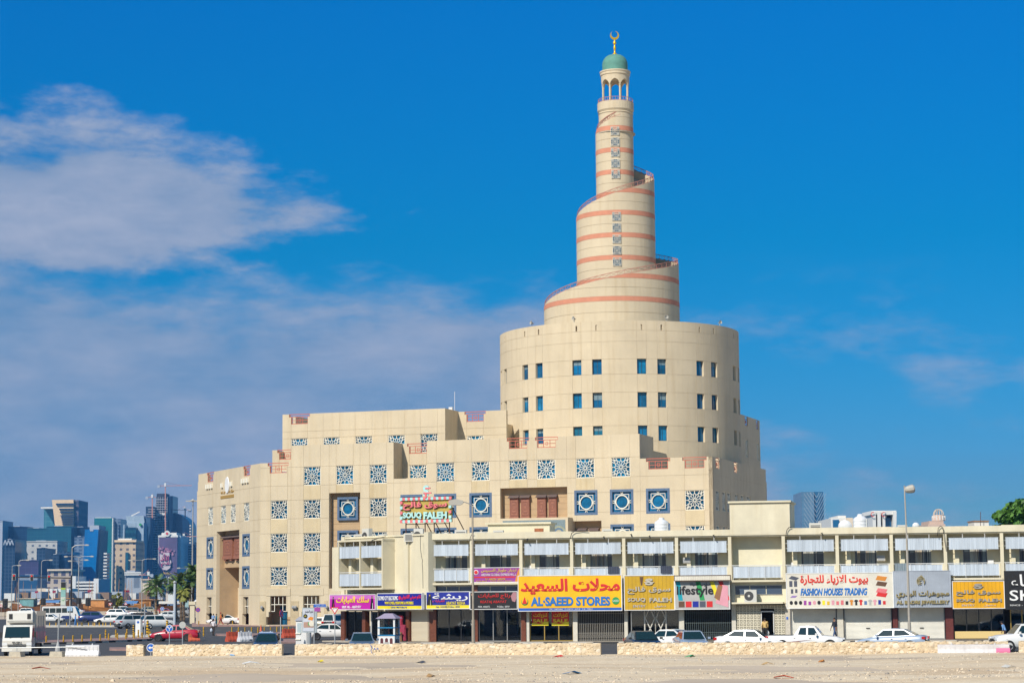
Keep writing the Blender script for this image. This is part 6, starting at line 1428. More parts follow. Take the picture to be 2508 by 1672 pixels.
for x,y0,y1,l in ((13,1465,1487,'black traffic light on a post above the refrigerated truck, beside a warning triangle'),(106,1464,1481,'black traffic light on a post left of the brown road sign'),(193,1463,1478,'black traffic light on a post beside the traffic light arm pole'),(216,1463,1483,'black traffic light on a post left of the round white lamp globe'),(277,1464,1482,'black traffic light on a post beside the small green bush')): low_signal(x,y0,y1,l)
for k in range(5):
    if k==0:
        D=360; t=thing('traffic_light','gantry of five dark traffic light heads in front of the palm trees','traffic light',TR(at(365,1428,D).x,D,0)); b=MB(); a,c=at(363,1427,D),at(425,1427,D); b.tube((0,0,a.z),(c.x-a.x,0,c.z),.08,n=5); b.tube((c.x-a.x,0,0),(c.x-a.x,0,c.z+.3),.12,n=6); b.build('arm',POLE,t)
    p=at(368+12.5*k,1427,D); b=MB(); b.box(p.x-t.location.x-.25,p.x-t.location.x+.25,-.2,.2,p.z-.6,p.z+.6); b.build('signal_head',SIGB,t)
# ---- road signs
SBLUE=mat('sign_blue',(0.015,0.12,0.50),.4); SRED=mat('sign_red',(0.55,0.02,0.03),.4); SWHT=mat('sign_white',(0.72,0.72,0.72),.4); SGREY=mat('sign_back',(0.42,0.43,0.42),.5)
def round_sign(px,py,rpx,pyb,label,face,yaw=0.0,dy=0.0,pos=None):
    p=G(px,pyb) if pos is None else Vector((pos[0],pos[1],0)); D=p.y; c=at(px,py,D); r=rpx*D/FPX
    t=thing('road_sign',label,'road sign',TR(c.x,D,0,yaw),'road signs'); b=MB(); b.tube((0,.05,0),(0,.05,c.z+r*.6),.035,n=6); b.build('post',GALV,t)
    if face=='back': disc(t,'disc',0,c.z,r,SGREY,0,20,.02); return t
    disc(t,'rim',0,c.z,r,SRED if face in('nostop',) else SWHT,0,20,.02); disc(t,'disc',0,c.z,r*.86,SBLUE,-.022,20,.012)
    y0,y1=-.05,-.036
    if face=='nostop':
        for s in ((1,-1) ): b=MB(); d=r*.6; strip(b,(-d,c.z-s*d),(d,c.z+s*d),r*.2,y0-.003*s,y1); b.build('cross_bar',SRED,t)
    if face=='left': plate(t,'arrow',[(-r*.62,c.z),(-r*.1,c.z-r*.38),(-r*.1,c.z-r*.14),(r*.62,c.z-r*.14),(r*.62,c.z+r*.14),(-r*.1,c.z+r*.14),(-r*.1,c.z+r*.38)],SWHT,y0,y1)
    if face=='right': plate(t,'arrow',[(r*.62,c.z),(r*.1,c.z+r*.38),(r*.1,c.z+r*.14),(-r*.62,c.z+r*.14),(-r*.62,c.z-r*.14),(r*.1,c.z-r*.14),(r*.1,c.z-r*.38)],SWHT,y0,y1)
    if face=='fork':
        b=MB(); strip(b,(0,c.z-r*.6),(0,c.z-r*.05),r*.16,y0,y1)
        for s in (1,-1): strip(b,(0,c.z-r*.05),(s*r*.42,c.z+r*.35),r*.16,y0-.004*s,y1); b.prism([(s*r*.15,c.z+r*.5),(s*r*.62,c.z+r*.58),(s*r*.6,c.z+r*.12)][::s],y0,y1)
        b.build('arrow',SWHT,t)
    return t
round_sign(369.5,1585,10.3,1604,'round blue sign with a white left arrow in the gap of the stone wall','left',pos=behind(369.5,.1))
round_sign(415,1538,8.8,1572,'round blue sign with a white forked arrow in front of the red saloon','fork',pos=behind(415,1.6)); round_sign(447,1529.5,8.2,1572,'grey back of a round sign in front of the red saloon','back',pos=behind(447,1.7))
round_sign(485,1492.5,5.6,1532,'round blue no-stopping sign with red rim left of the two parked white saloons','nostop'); round_sign(464.5,1489,4.8,1524,'round no-stopping sign turned aside by the iron fence','nostop',RAD(62)); round_sign(473,1491,5.2,1526,'round blue arrow sign by the iron fence','right'); round_sign(397.5,1490,5,1520,'round blue sign with a right arrow below the concrete mixer drum','right')
round_sign(689,1501.5,9.5,1570,'round no-stopping sign seen at an angle by the dark navy saloon','nostop',RAD(68),pos=behind(690,1.5))
def tri_sign(px,py,s,pyb,label,down=False,word=None,pos=None):
    p=G(px,pyb) if pos is None else Vector((pos[0],pos[1],0)); D=p.y; c=at(px,py,D); k=s*D/FPX; g=-1 if down else 1
    t=thing('road_sign',label,'road sign',TR(c.x,D,0),'road signs'); b=MB(); b.tube((0,.05,0),(0,.05,c.z),.035,n=6); b.build('post',GALV,t)
    tri=lambda q:[(-k*q,c.z-g*k*.5*q),(k*q,c.z-g*k*.5*q),(0,c.z+g*k*1.1*q)][::g]
    plate(t,'rim',tri(1),SRED,-.02,0); plate(t,'panel',tri(.68),SWHT,-.032,-.021)
    if word: letters(t,word,-k*.42,k*.42,c.z+k*.08,c.z+k*.32,BLK,-.04,.01,.004)
    else: slab(t,'symbol',-k*.08,k*.08,c.z-k*.2,c.z+k*.35,BLK,-.044,-.033)
tri_sign(820,1491.5,11.2,1571,'red and white give-way triangle with Arabic word before the magenta sign',True,'افسح',pos=behind(819.5,1.2))
for px,py,l in ((3,1483,'red warning triangle at the very edge above the refrigerated truck'),(50.5,1482.5,'red warning triangle between the lamp posts above the truck'),(308,1478,'red warning triangle on a post above the white panel van')): tri_sign(px,py,4.6,1512,l)
tri_sign(270,1478,5.0,1512,'give-way triangle in front of the brown boats',True)
def flat_sign(px0,px1,py0,py1,pyb,label,mt,name='road_sign',cat='road sign',posts=(.5,),pos=None,txt=None,tm=None,dy=0):
    p=G((px0+px1)/2,pyb) if pos is None else Vector((pos[0],pos[1],0)); p=p*((p.y+dy)/p.y); D=p.y; a,c=at(px0,py1,D),at(px1,py0,D); w,h=c.x-a.x,c.z-a.z
    t=thing(name,label,cat,TR(a.x,D,0),'road signs'); slab(t,'panel',0,w,a.z,c.z,mt,-.05,0)
    for f in posts: b=MB(); b.tube((w*f,.06,0),(w*f,.06,c.z-.02),.04,n=6); b.build('post',GALV,t)
    if txt: letters(t,txt,w*.12,w*.88,a.z+h*.5,a.z+h*.85,tm or SWHT,-.06,.01,.004); 
    return t,w,a.z,h
flat_sign(107.5,133,1476.5,1485.5,1510,'brown tourist road sign behind the minibus roof',mat('sign_brown',(0.25,0.10,0.03),.5),posts=(.2,.8),txt='الكورنيش',dy=30)
flat_sign(164,177.5,1484,1495.5,1535,'pale blue rectangular sign on a post beside the minibus windscreen',mat('sign_pale',(0.35,0.50,0.66),.5))
t,w,z,h=flat_sign(768.5,798,1478.5,1486,1570,'blue street name sign with a purple plate below it',SBLUE,posts=(.03,),pos=behind(770,1.6),txt='شارع عبدالله'); slab(t,'lower_plate',w*.05,w*.55,z-.28,z-.02,PURP,-.05,0)
letters(t,'Abdulla Bin Jassim St',w*.2,w*.9,z+h*.12,z+h*.38,SWHT,-.06,0,.004)
for px,l in ((171,'plain grey post beside the pale blue sign'),(145.5,'bare grey post rising behind the concrete blocks'),(354,'slim grey post on the island beside the white cabinet'),(427,'thick pale post with a small camera above the red saloon')):
    p=G(px,1536 if px<160 or px>160 and px<180 else 1563); top={171:1490,145.5:1503,354:1480,427:1428}[px]; hh=at(px,top,p.y).z; t=thing('sign_post',l,'post',TR(p.x,p.y,0),'bare posts'); b=MB(); b.tube((0,0,0),(0,0,hh),.06 if px<400 else .12,n=8); b.build('tube',GALV if px<400 else SHEET,t); b=MB(); b.lathe([(.07,0),(.09,.02),(.03,.06)] if px<400 else [(.13,0),(.2,.1),(.1,.25)],8,z=hh); b.build('cap',GALV,t)
# white cabinet on the island
p=G(338.5,1558); t=thing('utility_cabinet','slim white utility cabinet on the traffic island','cabinet',TR(p.x,p.y,0)); b=MB(); b.box(-.26,.26,-.2,.2,.1,1.75); b.build('case',WHITE,t); disc(t,'badge',0,1.45,.12,SBLUE,-.2); b=MB(); b.box(-.3,.3,-.24,.24,0,.1); b.build('plinth',KERB,t); b=MB(); b.box(.30,.42,-.1,.1,0,1.7); b.build('side_case',GREY,t)
# advertising totems
def totem(px0,px1,py0,py1,pyb,label,pos=None):
    p=G((px0+px1)/2,pyb) if pos is None else Vector((pos[0],pos[1],0)); D=p.y; a,c=at(px0,py1,D),at(px1,py0,D); t=thing('advertising_lightbox',label,'billboard',TR(a.x,D,0)); w,h=c.x-a.x,c.z-a.z; return t,w,a.z,h
t,w,z,h=totem(740,776,1487,1548,1570,'grey framed advertising lightbox with a food poster on a stubby post',behind(757,2.2))
b=MB(); b.box(0,w,0,.3,z,z+h); b.build('case',mat('lightbox_grey',(0.36,0.42,0.45),.4),t); slab(t,'poster',w*.06,w*.84,z+h*.05,z+h*.95,mat('poster_blue',(0.52,0.56,0.64),.3,.15,2),-.015,-.001); letters(t,'نجوم الموسم',w*.2,w*.75,z+h*.76,z+h*.90,BLK,-.02,.02,.004)
disc(t,'price_badge',w*.22,z+h*.66,.14,BLK,-.016); letters(t,'13',w*.17,w*.27,z+h*.63,z+h*.69,LEM,-.04,.02,.003); plate(t,'dish_print',[(w*.4,z+h*.52),(w*.7,z+h*.48),(w*.78,z+h*.6),(w*.6,z+h*.64),(w*.45,z+h*.6)],ORG,-.022,-.016); plate(t,'plate_print',[(w*.1,z+h*.2),(w*.8,z+h*.2),(w*.8,z+h*.44),(w*.1,z+h*.42)],C('terracotta',(0.42,0.26,0.2)),-.020,-.016); disc(t,'food_print',w*.55,z+h*.35,.15,GRN,-.022); disc(t,'food_print',w*.66,z+h*.36,.2,CREAMP,-.03)
b=MB(); b.tube((w*.45,.15,0),(w*.45,.15,z),.16,n=10); b.build('post',GALV,t)
t,w,z,h=totem(148,161.5,1424,1483,1512,'tall advertising pillar behind the minibus with a green landscape poster'); D=t.location.y
b=MB(); b.box(0,w,0,.5,0,z+h); b.build('pillar',GREY,t); slab(t,'dark_screen',w*.05,w*.95,z+h*.76,z+h*.985,BLK,-.03,0); slab(t,'green_print',w*.05,w*.95,z+h*.68,z+h*.75,C('lime_print',(0.35,0.48,0.03)),-.03,0); slab(t,'scene_print',w*.05,w*.95,z+h*.38,z+h*.67,C('seafoam',(0.22,0.42,0.40)),-.03,0); slab(t,'text_print',w*.05,w*.95,z+h*.05,z+h*.37,C('pale_green',(0.5,0.58,0.5)),-.03,0); letters(t,'البيت',w*.2,w*.8,z+h*.2,z+h*.32,GRN,-.04,.01,.005)
# white booth behind the lightbox
p=behind(737,4.2); t=thing('white_booth','small white booth with a pitched top behind the advertising lightbox','booth',TR(p[0],p[1],0)); b=MB(); b.box(-.32,.6,-.3,.5,0,2.25); b.build('wall',WHITE,t); b=MB(); b.prism([(-.4,2.25),(.7,2.25),(.4,2.5),(-.1,2.5)],-.38,.58); b.build('roof',mat('booth_roof',(0.4,0.42,0.5),.6),t); b=MB(); b.box(-.22,.05,-.32,-.302,1.4,2.1); b.build('window',mat('pane_pale',(0.45,0.55,0.58),.2),t); 
for z in (.95,1.35): b=MB(); b.box(-.34,.0,-.36,-.301,z,z+.08); b.build('shelf',CREAM,t)
# perfume kiosk shaped like a little house
p=behind(953,13.0); k=thing('kiosk','small white house-shaped kiosk with lilac roof and brown arches before the blue sign','kiosk',TR(p[0],p[1],.1,RAD(-18)))
b=MB(); b.box(-.62,.62,-.5,.5,0,.95); b.build('base',WHITE,k)
for i in range(3): x=-.36+.36*i; plate(k,'brown_arch',[(x-.11,.08),(x+.11,.08),(x+.11,.66)]+[(x+.11*math.cos(RAD(a)),.68+.11*math.sin(RAD(a))) for a in range(20,161,35)]+[(x-.11,.66)],C('maroon',(0.12,0.03,0.035)),-.512,-.501)
for i in range(2):
    b=MB(); b.box(.621,.632,-.3+.35*i,-.08+.35*i,.08,.7); b.build('brown_arch',C('maroon',(0.12,0.03,0.035)),k)
slab(k,'emblem',-.15,.15,.3,.5,GREYP,-.53,-.513)
for z in (.95,1.48): b=MB(); b.box(-.66,.66,-.54,.54,z,z+.07); b.build('blue_band',C('azure',(0.01,0.2,0.42)),k)
b=MB(); b.box(-.56,.56,-.44,.44,1.02,1.48); b.build('showcase',SGLASS,k); b=MB(); b.box(-.56,.56,-.44,.44,1.55,2.15); b.build('showcase',SGLASS,k)
for x in (-.58,.58):
    for y in (-.46,.46): b=MB(); b.box(x-.06,x+.06,y-.06,y+.06,1.02,2.16); b.build('corner_post',WHITE,k)
for i in range(6): b=MB(); x=-.42+.16*i; b.lathe([(.05,0),(.05,.12),(.02,.16),(.02,.2)],8,(x,-.2),1.56); b.build('bottle',C('bottle_teal',(0.02,0.35,0.30)),k)
b=MB(); A=[(-.78,-.66,2.16),(.78,-.66,2.16),(.78,.66,2.16),(-.78,.66,2.16)]; Bv=[(-.3,-.12,2.52),(.3,-.12,2.52),(.3,.12,2.52),(-.3,.12,2.52)]
for i in range(4): b.quad(A[i],A[(i+1)%4],Bv[(i+1)%4],Bv[i])
b.poly(Bv); b.poly(A[::-1]); b.build('roof',mat('roof_lilac',(0.30,0.26,0.36),.7),k)
# ---- plastic barriers
def barrier(p,rz,L,h,mt,label,lean=0.0,z=0.0,hollow=True):
    t=thing('plastic_barrier',label,'barrier',Matrix.Translation((p[0],p[1],z))@Matrix.Rotation(RAD(rz),4,'Z')@Matrix.Rotation(RAD(lean),4,'X'),'plastic road barriers')
    b=MB(); b.prism([(-.3,0),(.3,0),(.3,h*.22),(.12,h*.55),(.09,h),(-.09,h),(-.12,h*.55),(-.3,h*.22)],-L/2,L/2,'x'); b.build('shell',mt,t)
    n=int(L/.28)
    for i in range(n): x=-L/2+L*(i+.5)/n; b=MB(); b.prism([(-.32,h*.05),(-.32,h*.22),(-.14,h*.56),(-.12,h*.9),(-.08,h*.9),(-.08,h*.05)],x-.05,x+.05,'x'); b.build('rib',mt,t)
    for x in (-L*.3,L*.3): b=MB(); b.lathe([(.05,h-.01),(.05,h+.07),(.03,h+.09)],8,(x,0)); b.build('filler_cap',mt,t)
    return t
PR=mat('plastic_red',(0.50,0.09,0.045),.5,.15,2); PRD=PR; PW_=mat('plastic_white',(0.62,0.63,0.66),.5,.08,2)
barrier(gp(571,1570),38,1.3,.85,PR,'red plastic barrier with a white one at its right end'); barrier(gp(600,1570),38,1.3,.85,PW_,'white plastic barrier between a red one and the dark navy saloon'); barrier(gp(708,1561),36,1.4,.85,PR,'red plastic barrier behind the angled no-stopping sign'); barrier(gp(652,1556),10,1.4,.4,mat('plastic_bluewhite',(0.42,0.50,0.66),.5),'low pale blue barrier behind the roof of the navy saloon'); barrier(gp(474,1569),30,1.0,.62,mat('plastic_orange',(0.62,0.14,0.07),.5),'orange plastic barrier behind the rear wheel of the red saloon'); barrier(gp(756,1556),36,1.2,.7,PR,'red plastic barrier half hidden by the advertising lightbox')
p=behind(203,-.6); barrier(p,-3,2.25,.78,PW_,'big white ribbed barrier left at the edge of the sand lot',8)
p=behind(2384,-1.2); t=barrier(p,-10,4.3,.6,mat('plastic_dusty',(0.60,0.58,0.58),.5,.15,1.5),'toppled white barrier with pink end and graffiti in front of the stone wall',6); b=MB(); b.prism([(-.335,.05),(-.335,.22),(-.15,.40),(-.15,.12)],1.35,2.18,'x'); b.build('pink_end',mat('pink_paint',(0.6,0.16,0.30),.6),t)
# traffic cone
p=gp(639,1546); t=thing('traffic_cone','orange traffic cone standing among the yellow posts','cone',TR(p[0],p[1],0)); b=MB(); b.lathe([(.17,.04),(.04,.75),(.0,.76)],12); b.build('cone',mat('cone_orange',(0.6,0.12,0.05),.5),t); b=MB(); b.box(-.22,.22,-.22,.22,0,.04); b.build('base',TRIM,t)
# concrete blocks with a pipe barrier
for px0,px1,l in ((25,58,'concrete block under the left end of the pipe barrier'),(124,160,'concrete block under the right end of the pipe barrier')):
    p=behind((px0+px1)/2,-1.0); w=(px1-px0)*p[1]/FPX; t=thing('concrete_block',l,'block',TR(p[0],p[1],0,RAD(-12)),'concrete blocks'); b=MB(); b.prism([(-w*.48,0),(w*.48,0),(w*.42,.36),(-w*.42,.36)],-.35,.35); b.build('block',mat('concrete',(0.46,0.42,0.34),.9,.15,3),t); b=MB(); b.tube((0,0,.3),(0,0,.62),.025,n=6); b.build('stub_pipe',GALV,t)
a,c=behind(-25,-1.0),behind(207,-1.0); t=thing('pipe_barrier','long grey pipe lying across the concrete blocks in front of the truck','barrier',TR(0,0,0)); b=MB(); b.tube((a[0],a[1],.60),(c[0],c[1],.66),.032,n=8); b.build('pipe',GALV,t)
t.location=(a[0],a[1],0)
for ch in t.children: ch.location=(-a[0],-a[1],0)
p=behind(142,.9); t=thing('bollard_stump','grey weathered bollard stump behind the concrete blocks','post',TR(p[0],p[1],0)); b=MB(); b.lathe([(.22,0),(.2,.5),(.12,.75),(.05,1.0)],8); b.build('stump',GREY,t); b=MB(); b.tube((0,0,.9),(0,0,2.6),.04,n=6); b.build('rod',GALV,t)
# graffiti strokes on the wall
d=ray(912,1585); kx=d.x/d.y; yy=(143.6-0.205*25.4)/(1+0.205*kx); t=thing('graffiti','blue painted strokes on the long stone wall','graffiti',TR(kx*yy,yy-.17,0,math.atan(-.205))); b=MB(); b.path([(-.12,0,.7),(-.02,0,.5),(-.08,0,.3),(-.02,0,.15)],.022,5); b.path([(.15,0,.5),(.22,0,.42),(.16,0,.38),(.13,0,.46),(.15,0,.5)],.018,5); b.path([(.36,0,.5),(.42,0,.44),(.38,0,.38),(.33,0,.44),(.36,0,.5)],.018,5); b.build('strokes',C('spray_blue',(0.03,0.12,0.45)),t)
# ================================================================ skyline across the bay, boats, palms, roof clutter
def tower_mat(name,wall,glass,fw=4.0,fh=4.0,frac=.35,rough=.25,strip=False,spec=.5):
    if name in MATS: return MATS[name]
    mt=bpy.data.materials.new(name); mt.use_nodes=True; t=mt.node_tree; b=t.nodes['Principled BSDF']; b.inputs['Roughness'].default_value=rough; b.inputs['Specular IOR Level'].default_value=spec
    ge=t.nodes.new('ShaderNodeNewGeometry'); se=t.nodes.new('ShaderNodeSeparateXYZ'); t.links.new(ge.outputs['Position'],se.inputs[0])
    def M_(op,a,c=None):
        n=t.nodes.new('ShaderNodeMath'); n.operation=op
        for i,v in enumerate((a,c)):
            if v is None: continue
            if isinstance(v,(int,float)): n.inputs[i].default_value=v
            else: t.links.new(v,n.inputs[i])
        return n.outputs[0]
    hx=M_('ADD',se.outputs[0],M_('MULTIPLY',se.outputs[1],.93)); gx=M_('LESS_THAN',M_('FRACT',M_('DIVIDE',hx,fw)),frac); gz=M_('LESS_THAN',M_('FRACT',M_('DIVIDE',se.outputs[2],fh)),frac)
    k=gz if strip else M_('MAXIMUM',gx,gz)
    mx=t.nodes.new('ShaderNodeMixRGB'); mx.inputs[1].default_value=tuple(glass)+(1,); mx.inputs[2].default_value=tuple(wall)+(1,); t.links.new(k,mx.inputs[0])
    nn=t.nodes.new('ShaderNodeTexNoise'); nn.inputs['Scale'].default_value=.04; t.links.new(ge.outputs['Position'],nn.inputs['Vector']); mu=t.nodes.new('ShaderNodeMixRGB'); mu.blend_type='MULTIPLY'; mu.inputs[0].default_value=.5; t.links.new(mx.outputs[0],mu.inputs[1]); t.links.new(nn.outputs['Fac'],mu.inputs[2]); 
    br=t.nodes.new('ShaderNodeBrightContrast'); br.inputs['Bright'].default_value=0.0; t.links.new(mu.outputs[0],br.inputs[0]); t.links.new(br.outputs[0],b.inputs['Base Color']); MATS[name]=mt; return mt
NAV=tower_mat('tw_navy',(0.01,0.05,0.12),(0.005,0.03,0.085),6,8,.15); TEA=tower_mat('tw_teal',(0.02,0.14,0.20),(0.012,0.10,0.16),5,6,.15); TEL=tower_mat('tw_teal_light',(0.10,0.30,0.36),(0.05,0.22,0.30),9,9,.15); DKB=tower_mat('tw_dark',(0.05,0.09,0.15),(0.01,0.035,0.08),5,5,.25)
BEI=tower_mat('tw_beige',(0.75,0.55,0.34),(0.15,0.13,0.13),9,8,.6,.7); BEG=tower_mat('tw_beige_grid',(0.62,0.50,0.38),(0.10,0.09,0.14),9,9,.42,.7); WHD=tower_mat('tw_white_dots',(0.66,0.65,0.60),(0.12,0.15,0.2),10,9,.68,.7); GRB=tower_mat('tw_greyblue',(0.20,0.28,0.40),(0.08,0.14,0.24),8,5,.4); PURT=tower_mat('tw_purple',(0.09,0.08,0.18),(0.07,0.06,0.15),8,9,.1); BRB=tower_mat('tw_bright_blue',(0.0,0.23,0.62),(0.0,0.19,0.56),7,7,.1,.15); PAL=tower_mat('tw_pale',(0.46,0.58,0.68),(0.42,0.54,0.65),12,9,.2,.4); STR=tower_mat('tw_white_strips',(0.72,0.71,0.66),(0.14,0.16,0.2),6,8,.55,.6,True); CON=mat('tw_concrete',(0.34,0.35,0.39),.85); BST=tower_mat('tw_blue_strips',(0.35,0.42,0.50),(0.02,0.10,0.22),6,14,.22,.3,True); PNK=mat('tw_rebar',(0.38,0.26,0.32),.85)
WHT_F=mat('far_white',(0.68,0.67,0.63),.7); GRY_F=mat('far_grey',(0.36,0.40,0.46),.7)
SKD=3150.0
def tw(parent,name,x0,x1,yt,mt,dy=0,depth=70,yb=None,xt=None):
    """a block of a far building, from the traced outline at its own distance"""
    D=SKD+dy; a,c=at(x0,yt,D),at(x1,yt,D); zt=a.z; zb=-1 if yb is None else at(x0,yb,D).z
    b=MB(); o=Vector((parent.location.x,parent.location.y,0)); t0,t1=(a.x,c.x) if xt is None else (at(xt[0],yt,D).x,at(xt[1],yt,D).x)
    bx0,bx1=at(x0,1460,D).x,at(x1,1460,D).x
    if xt is None: t0,t1=bx0,bx1
    A=[b.av((x-o.x,y-o.y,zb)) for x,y in ((bx0,D),(bx1,D),(bx1,D+depth),(bx0,D+depth))]; T_=[b.av((x-o.x,y-o.y,zt)) for x,y in ((t0,D),(t1,D),(t1,D+depth),(t0,D+depth))]
    b.face(T_); b.face(A[::-1])
    for k in range(4): b.face((A[k],A[(k+1)%4],T_[(k+1)%4],T_[k]))
    return b.build(name,mt,parent)
def skt(x,label,dy=0,cat='building'): 
    p=at(x,1460,SKD+dy); return thing('far_tower' if cat=='building' else 'crane',label,cat,TR(p.x,p.y,0),'skyline across the bay' if cat=='building' else 'construction cranes')
def simple(x0,x1,yt,mt,label,dy=0,extra=(),depth=70):
    t=skt((x0+x1)/2,label,dy); tw(t,'shaft',x0,x1,yt,mt,dy,depth)
    # plant room, parapet and window bands give every tower its own roofline
    w=x1-x0; tw(t,'plant_room',x0+w*.3,x0+w*.62,yt-2.2,GRY_F,dy+12,depth*.5,yt+.5); tw(t,'parapet',x0-.3,x1+.3,yt-.7,mt,dy-1,depth+2,yt+1.2)
    for e in extra: tw(t,*e)
    return t
simple(-14,3,1275,GRY_F,'grey slab tower at the left end of the skyline',200)
simple(3,16,1290,TEA,'teal glass block behind the cross-braced tower',260); simple(16,64,1290,NAV,'long dark navy glass block of the skyline',240); simple(64,111,1294,TEA,'dark teal glass block behind the white perforated block',220); simple(111,172,1289,TEA,'wide teal glass slab under the beige flared tower',200); simple(172,219,1291,NAV,'navy glass block left of the bright blue leaning tower',250)
t=skt(122,'turquoise glass tower with an overhanging white roof',500); tw(t,'shaft',104,141,1245,TEL,500); tw(t,'roof_canopy',96,133,1241,WHT_F,470,120,1245)
t=skt(160,'beige flared tower that widens towards its top',450); BES=mat('tw_flare',(0.78,0.56,0.33),.7); tw(t,'shaft',158,180,1223,BES,450,80,None,(127,180)); tw(t,'side_face',180.2,189,1224,tower_mat('tw_flare_side',(0.16,0.14,0.18),(0.05,0.07,0.13),12,12,.5,.7),455,80)
for k,(y0,y1,xa,xb) in enumerate(((1232,1236,133,179),(1244.5,1247.5,141,175),(1252.5,1255,143.5,175),(1261,1263,144,178),(1265.5,1268,146,178),(1271,1273,147,178),(1276,1278,148,178),(1281,1283,149,178))): tw(t,'window_band',xa,xb,y0,DKB,446,4,y1)
simple(63,138,1325,WHD,'white perforated block with square windows',-100); simple(88,108,1342,DKB,'dark narrow tower in front of the white perforated block',-180)
t=simple(8,35,1321,DKB,'dark tower with a cross-braced crown',-120)
for k in range(3): b=MB(); a,c=at(9+8*k,1334,SKD-125),at(13+8*k,1322,SKD-125); d=at(17+8*k,1334,SKD-125); o=t.location; b.tube(a-o,c-o,1.0,n=4); b.tube(c-o,d-o,1.0,n=4); b.build('brace',GRY_F,t)
simple(35,57,1325,GRB,'grey-blue tower beside the cross-braced one',-60); simple(45,93,1372,PURT,'low dull purple block',-320); simple(47,91,1408,BST,'low block with shiny curved blue bands',-420)
t=simple(123,143,1358,DKB,'dark blue tower left of the round blue tower',-250); t=skt(156,'round blue glass tower',-240); b=MB(); a,c=at(143,1460,SKD-240),at(171,1460,SKD-240); r=(c.x-a.x)/2; b.lathe([(r,0),(r,at(150,1358,SKD-240).z),(r*.8,at(150,1356,SKD-240).z),(0,at(150,1355,SKD-240).z)],24,close=False); b.build('shaft',NAV,t,Matrix.Translation(((a.x+c.x)/2-t.location.x,r,0))); tw(t,'crown',140,172,1350,DKB,-220,60,1358)
simple(180,205,1314,GRB,'grey-blue windowed tower beside the bright blue leaning tower',-60)
t=skt(218,'bright blue leaning glass tower with a notched crown',-140); tw(t,'shaft',199,229,1296,BRB,-140,60,None,(208,241)); tw(t,'crown',217,240,1286,GRY_F,-138,50,1296); tw(t,'crown_notch',218,226,1300,GRY_F,-141,3,1296.2); tw(t,'side_fin',229.3,238,1296,DKB,-130,60,None,(241.3,245))
t=skt(250,'tall teal glass tower with a pale vertical edge',80); tw(t,'shaft',228,272,1268,tower_mat('tw_teal_sharp',(0.02,0.22,0.25),(0.012,0.19,0.22),5,5,.12),80); tw(t,'edge_fin',272.2,274.5,1268,WHT_F,70,10); tw(t,'side_face',274.7,293,1270,GRB,90); tw(t,'crown',230,270,1266.5,WHT_F,85,40,1268)
t=skt(256,'slim white balcony tower with stacked slabs',-260)
tw(t,'shaft',254,260,1356,DKB,-255,20)
for k in range(14): y=1353+7.8*k; tw(t,'balcony_slab',252.5-k*.13,261-k*.06,y,WHT_F,-262,24,y+3.6)
t=skt(306,'beige residential tower with punched windows',-220); tw(t,'shaft',280,331,1327,BEI,-220); tw(t,'crown',278,332,1322,mat('tw_flare',(0.78,0.56,0.33),.7),-223,60,1327); tw(t,'roof_house',287,321,1318,WHT_F,-210,40,1322); tw(t,'glass_bay',305.5,313,1352,TEA,-224,3)
t=skt(330,'pale blue tower with a slanted roof',60); tw(t,'shaft',308,353,1280,PAL,60); tw(t,'upper_block',309,352,1263,PAL,62,60,1280,(308,352)); tw(t,'side_face',350.5,366,1267,tower_mat('tw_steelblue',(0.08,0.16,0.28),(0.05,0.12,0.22),7,7,.2),66); tw(t,'front_block',333,350,1279,PAL,20,30); tw(t,'dark_front',305,331,1291,tower_mat('tw_darkteal_strip',(0.02,0.12,0.17),(0.01,0.06,0.11),5,10,.4,.2,True),10,40); tw(t,'left_wing',293.5,304,1284,PAL,40,50,None,(302,305))
disc(t,'emblem',at(344,1284,SKD+18).x-t.location.x,at(344,1284,SKD+18).z,2.0,GRN,18-60,14,1.5)
b=MB(); a,c=at(321,1263,SKD+70),at(342,1252.5,SKD+70); b.tube(a-t.location,c-t.location,1.2,n=4); b.build('roof_beam',WHT_F,t)
# concrete tower under construction: real floor slabs
t=skt(393,'tall concrete tower under construction with bare floor slabs',120)
tw(t,'core',381,405,1208,tower_mat('tw_core_dark',(0.05,0.06,0.09),(0.03,0.04,0.07),9,9,.3,.8),128,30)
for k in range(34): y=1222+5.9*k; tw(t,'floor_slab',378.5,408,y,CON if k%3 else GRY_F,118,50,y+1.7)
for x in (379,384.5,390,396,401.5,407): tw(t,'pillar',x-.5,x+.5,1216,CON,119,4)
tw(t,'glass_flank',408.3,421,1214,NAV,122,50); tw(t,'pale_band',378.6,406.5,1256,WHT_F,117,2,1261.5)
t=skt(367,'concrete wing tower with slanted top beside the one under construction',100); tw(t,'core',358,376,1240,DKB,108,30,None,(357,377))
for k in range(32): y=1246+5.9*k; tw(t,'floor_slab',356.5+(4 if k<2 else 0),377.5,y,CON,98,44,y+1.5)
t=skt(443,'dark glass tower with a rounded shoulder',140)
b=MB(); D=SKD+140; pts=[]
for x,y in ((421,1462),(421,1255),(430,1256),(440,1260),(450,1266),(458,1273),(463,1281),(465,1290),(465,1462)): q=at(x,y,D); pts.append((at(x,1460,D).x-t.location.x,max(q.z,-1)))
b.prism(pts[::-1],0,60); b.build('shaft',NAV,t)
for k in range(18): y=1285+7*k; tw(t,'balcony_edge',462.5,466,y,WHT_F,137,4,y+3)
t=skt(414,'poster-covered tower with a white crested top',-160); tw(t,'shaft',386,434,1313,GRY_F,-160); tw(t,'cornice',385.5,434.5,1310,WHT_F,-163,60,1315); tw(t,'crest_block',394,431,1304,WHT_F,-158,40,1310); tw(t,'side_face',434.2,441.5,1311,PAL,-155)
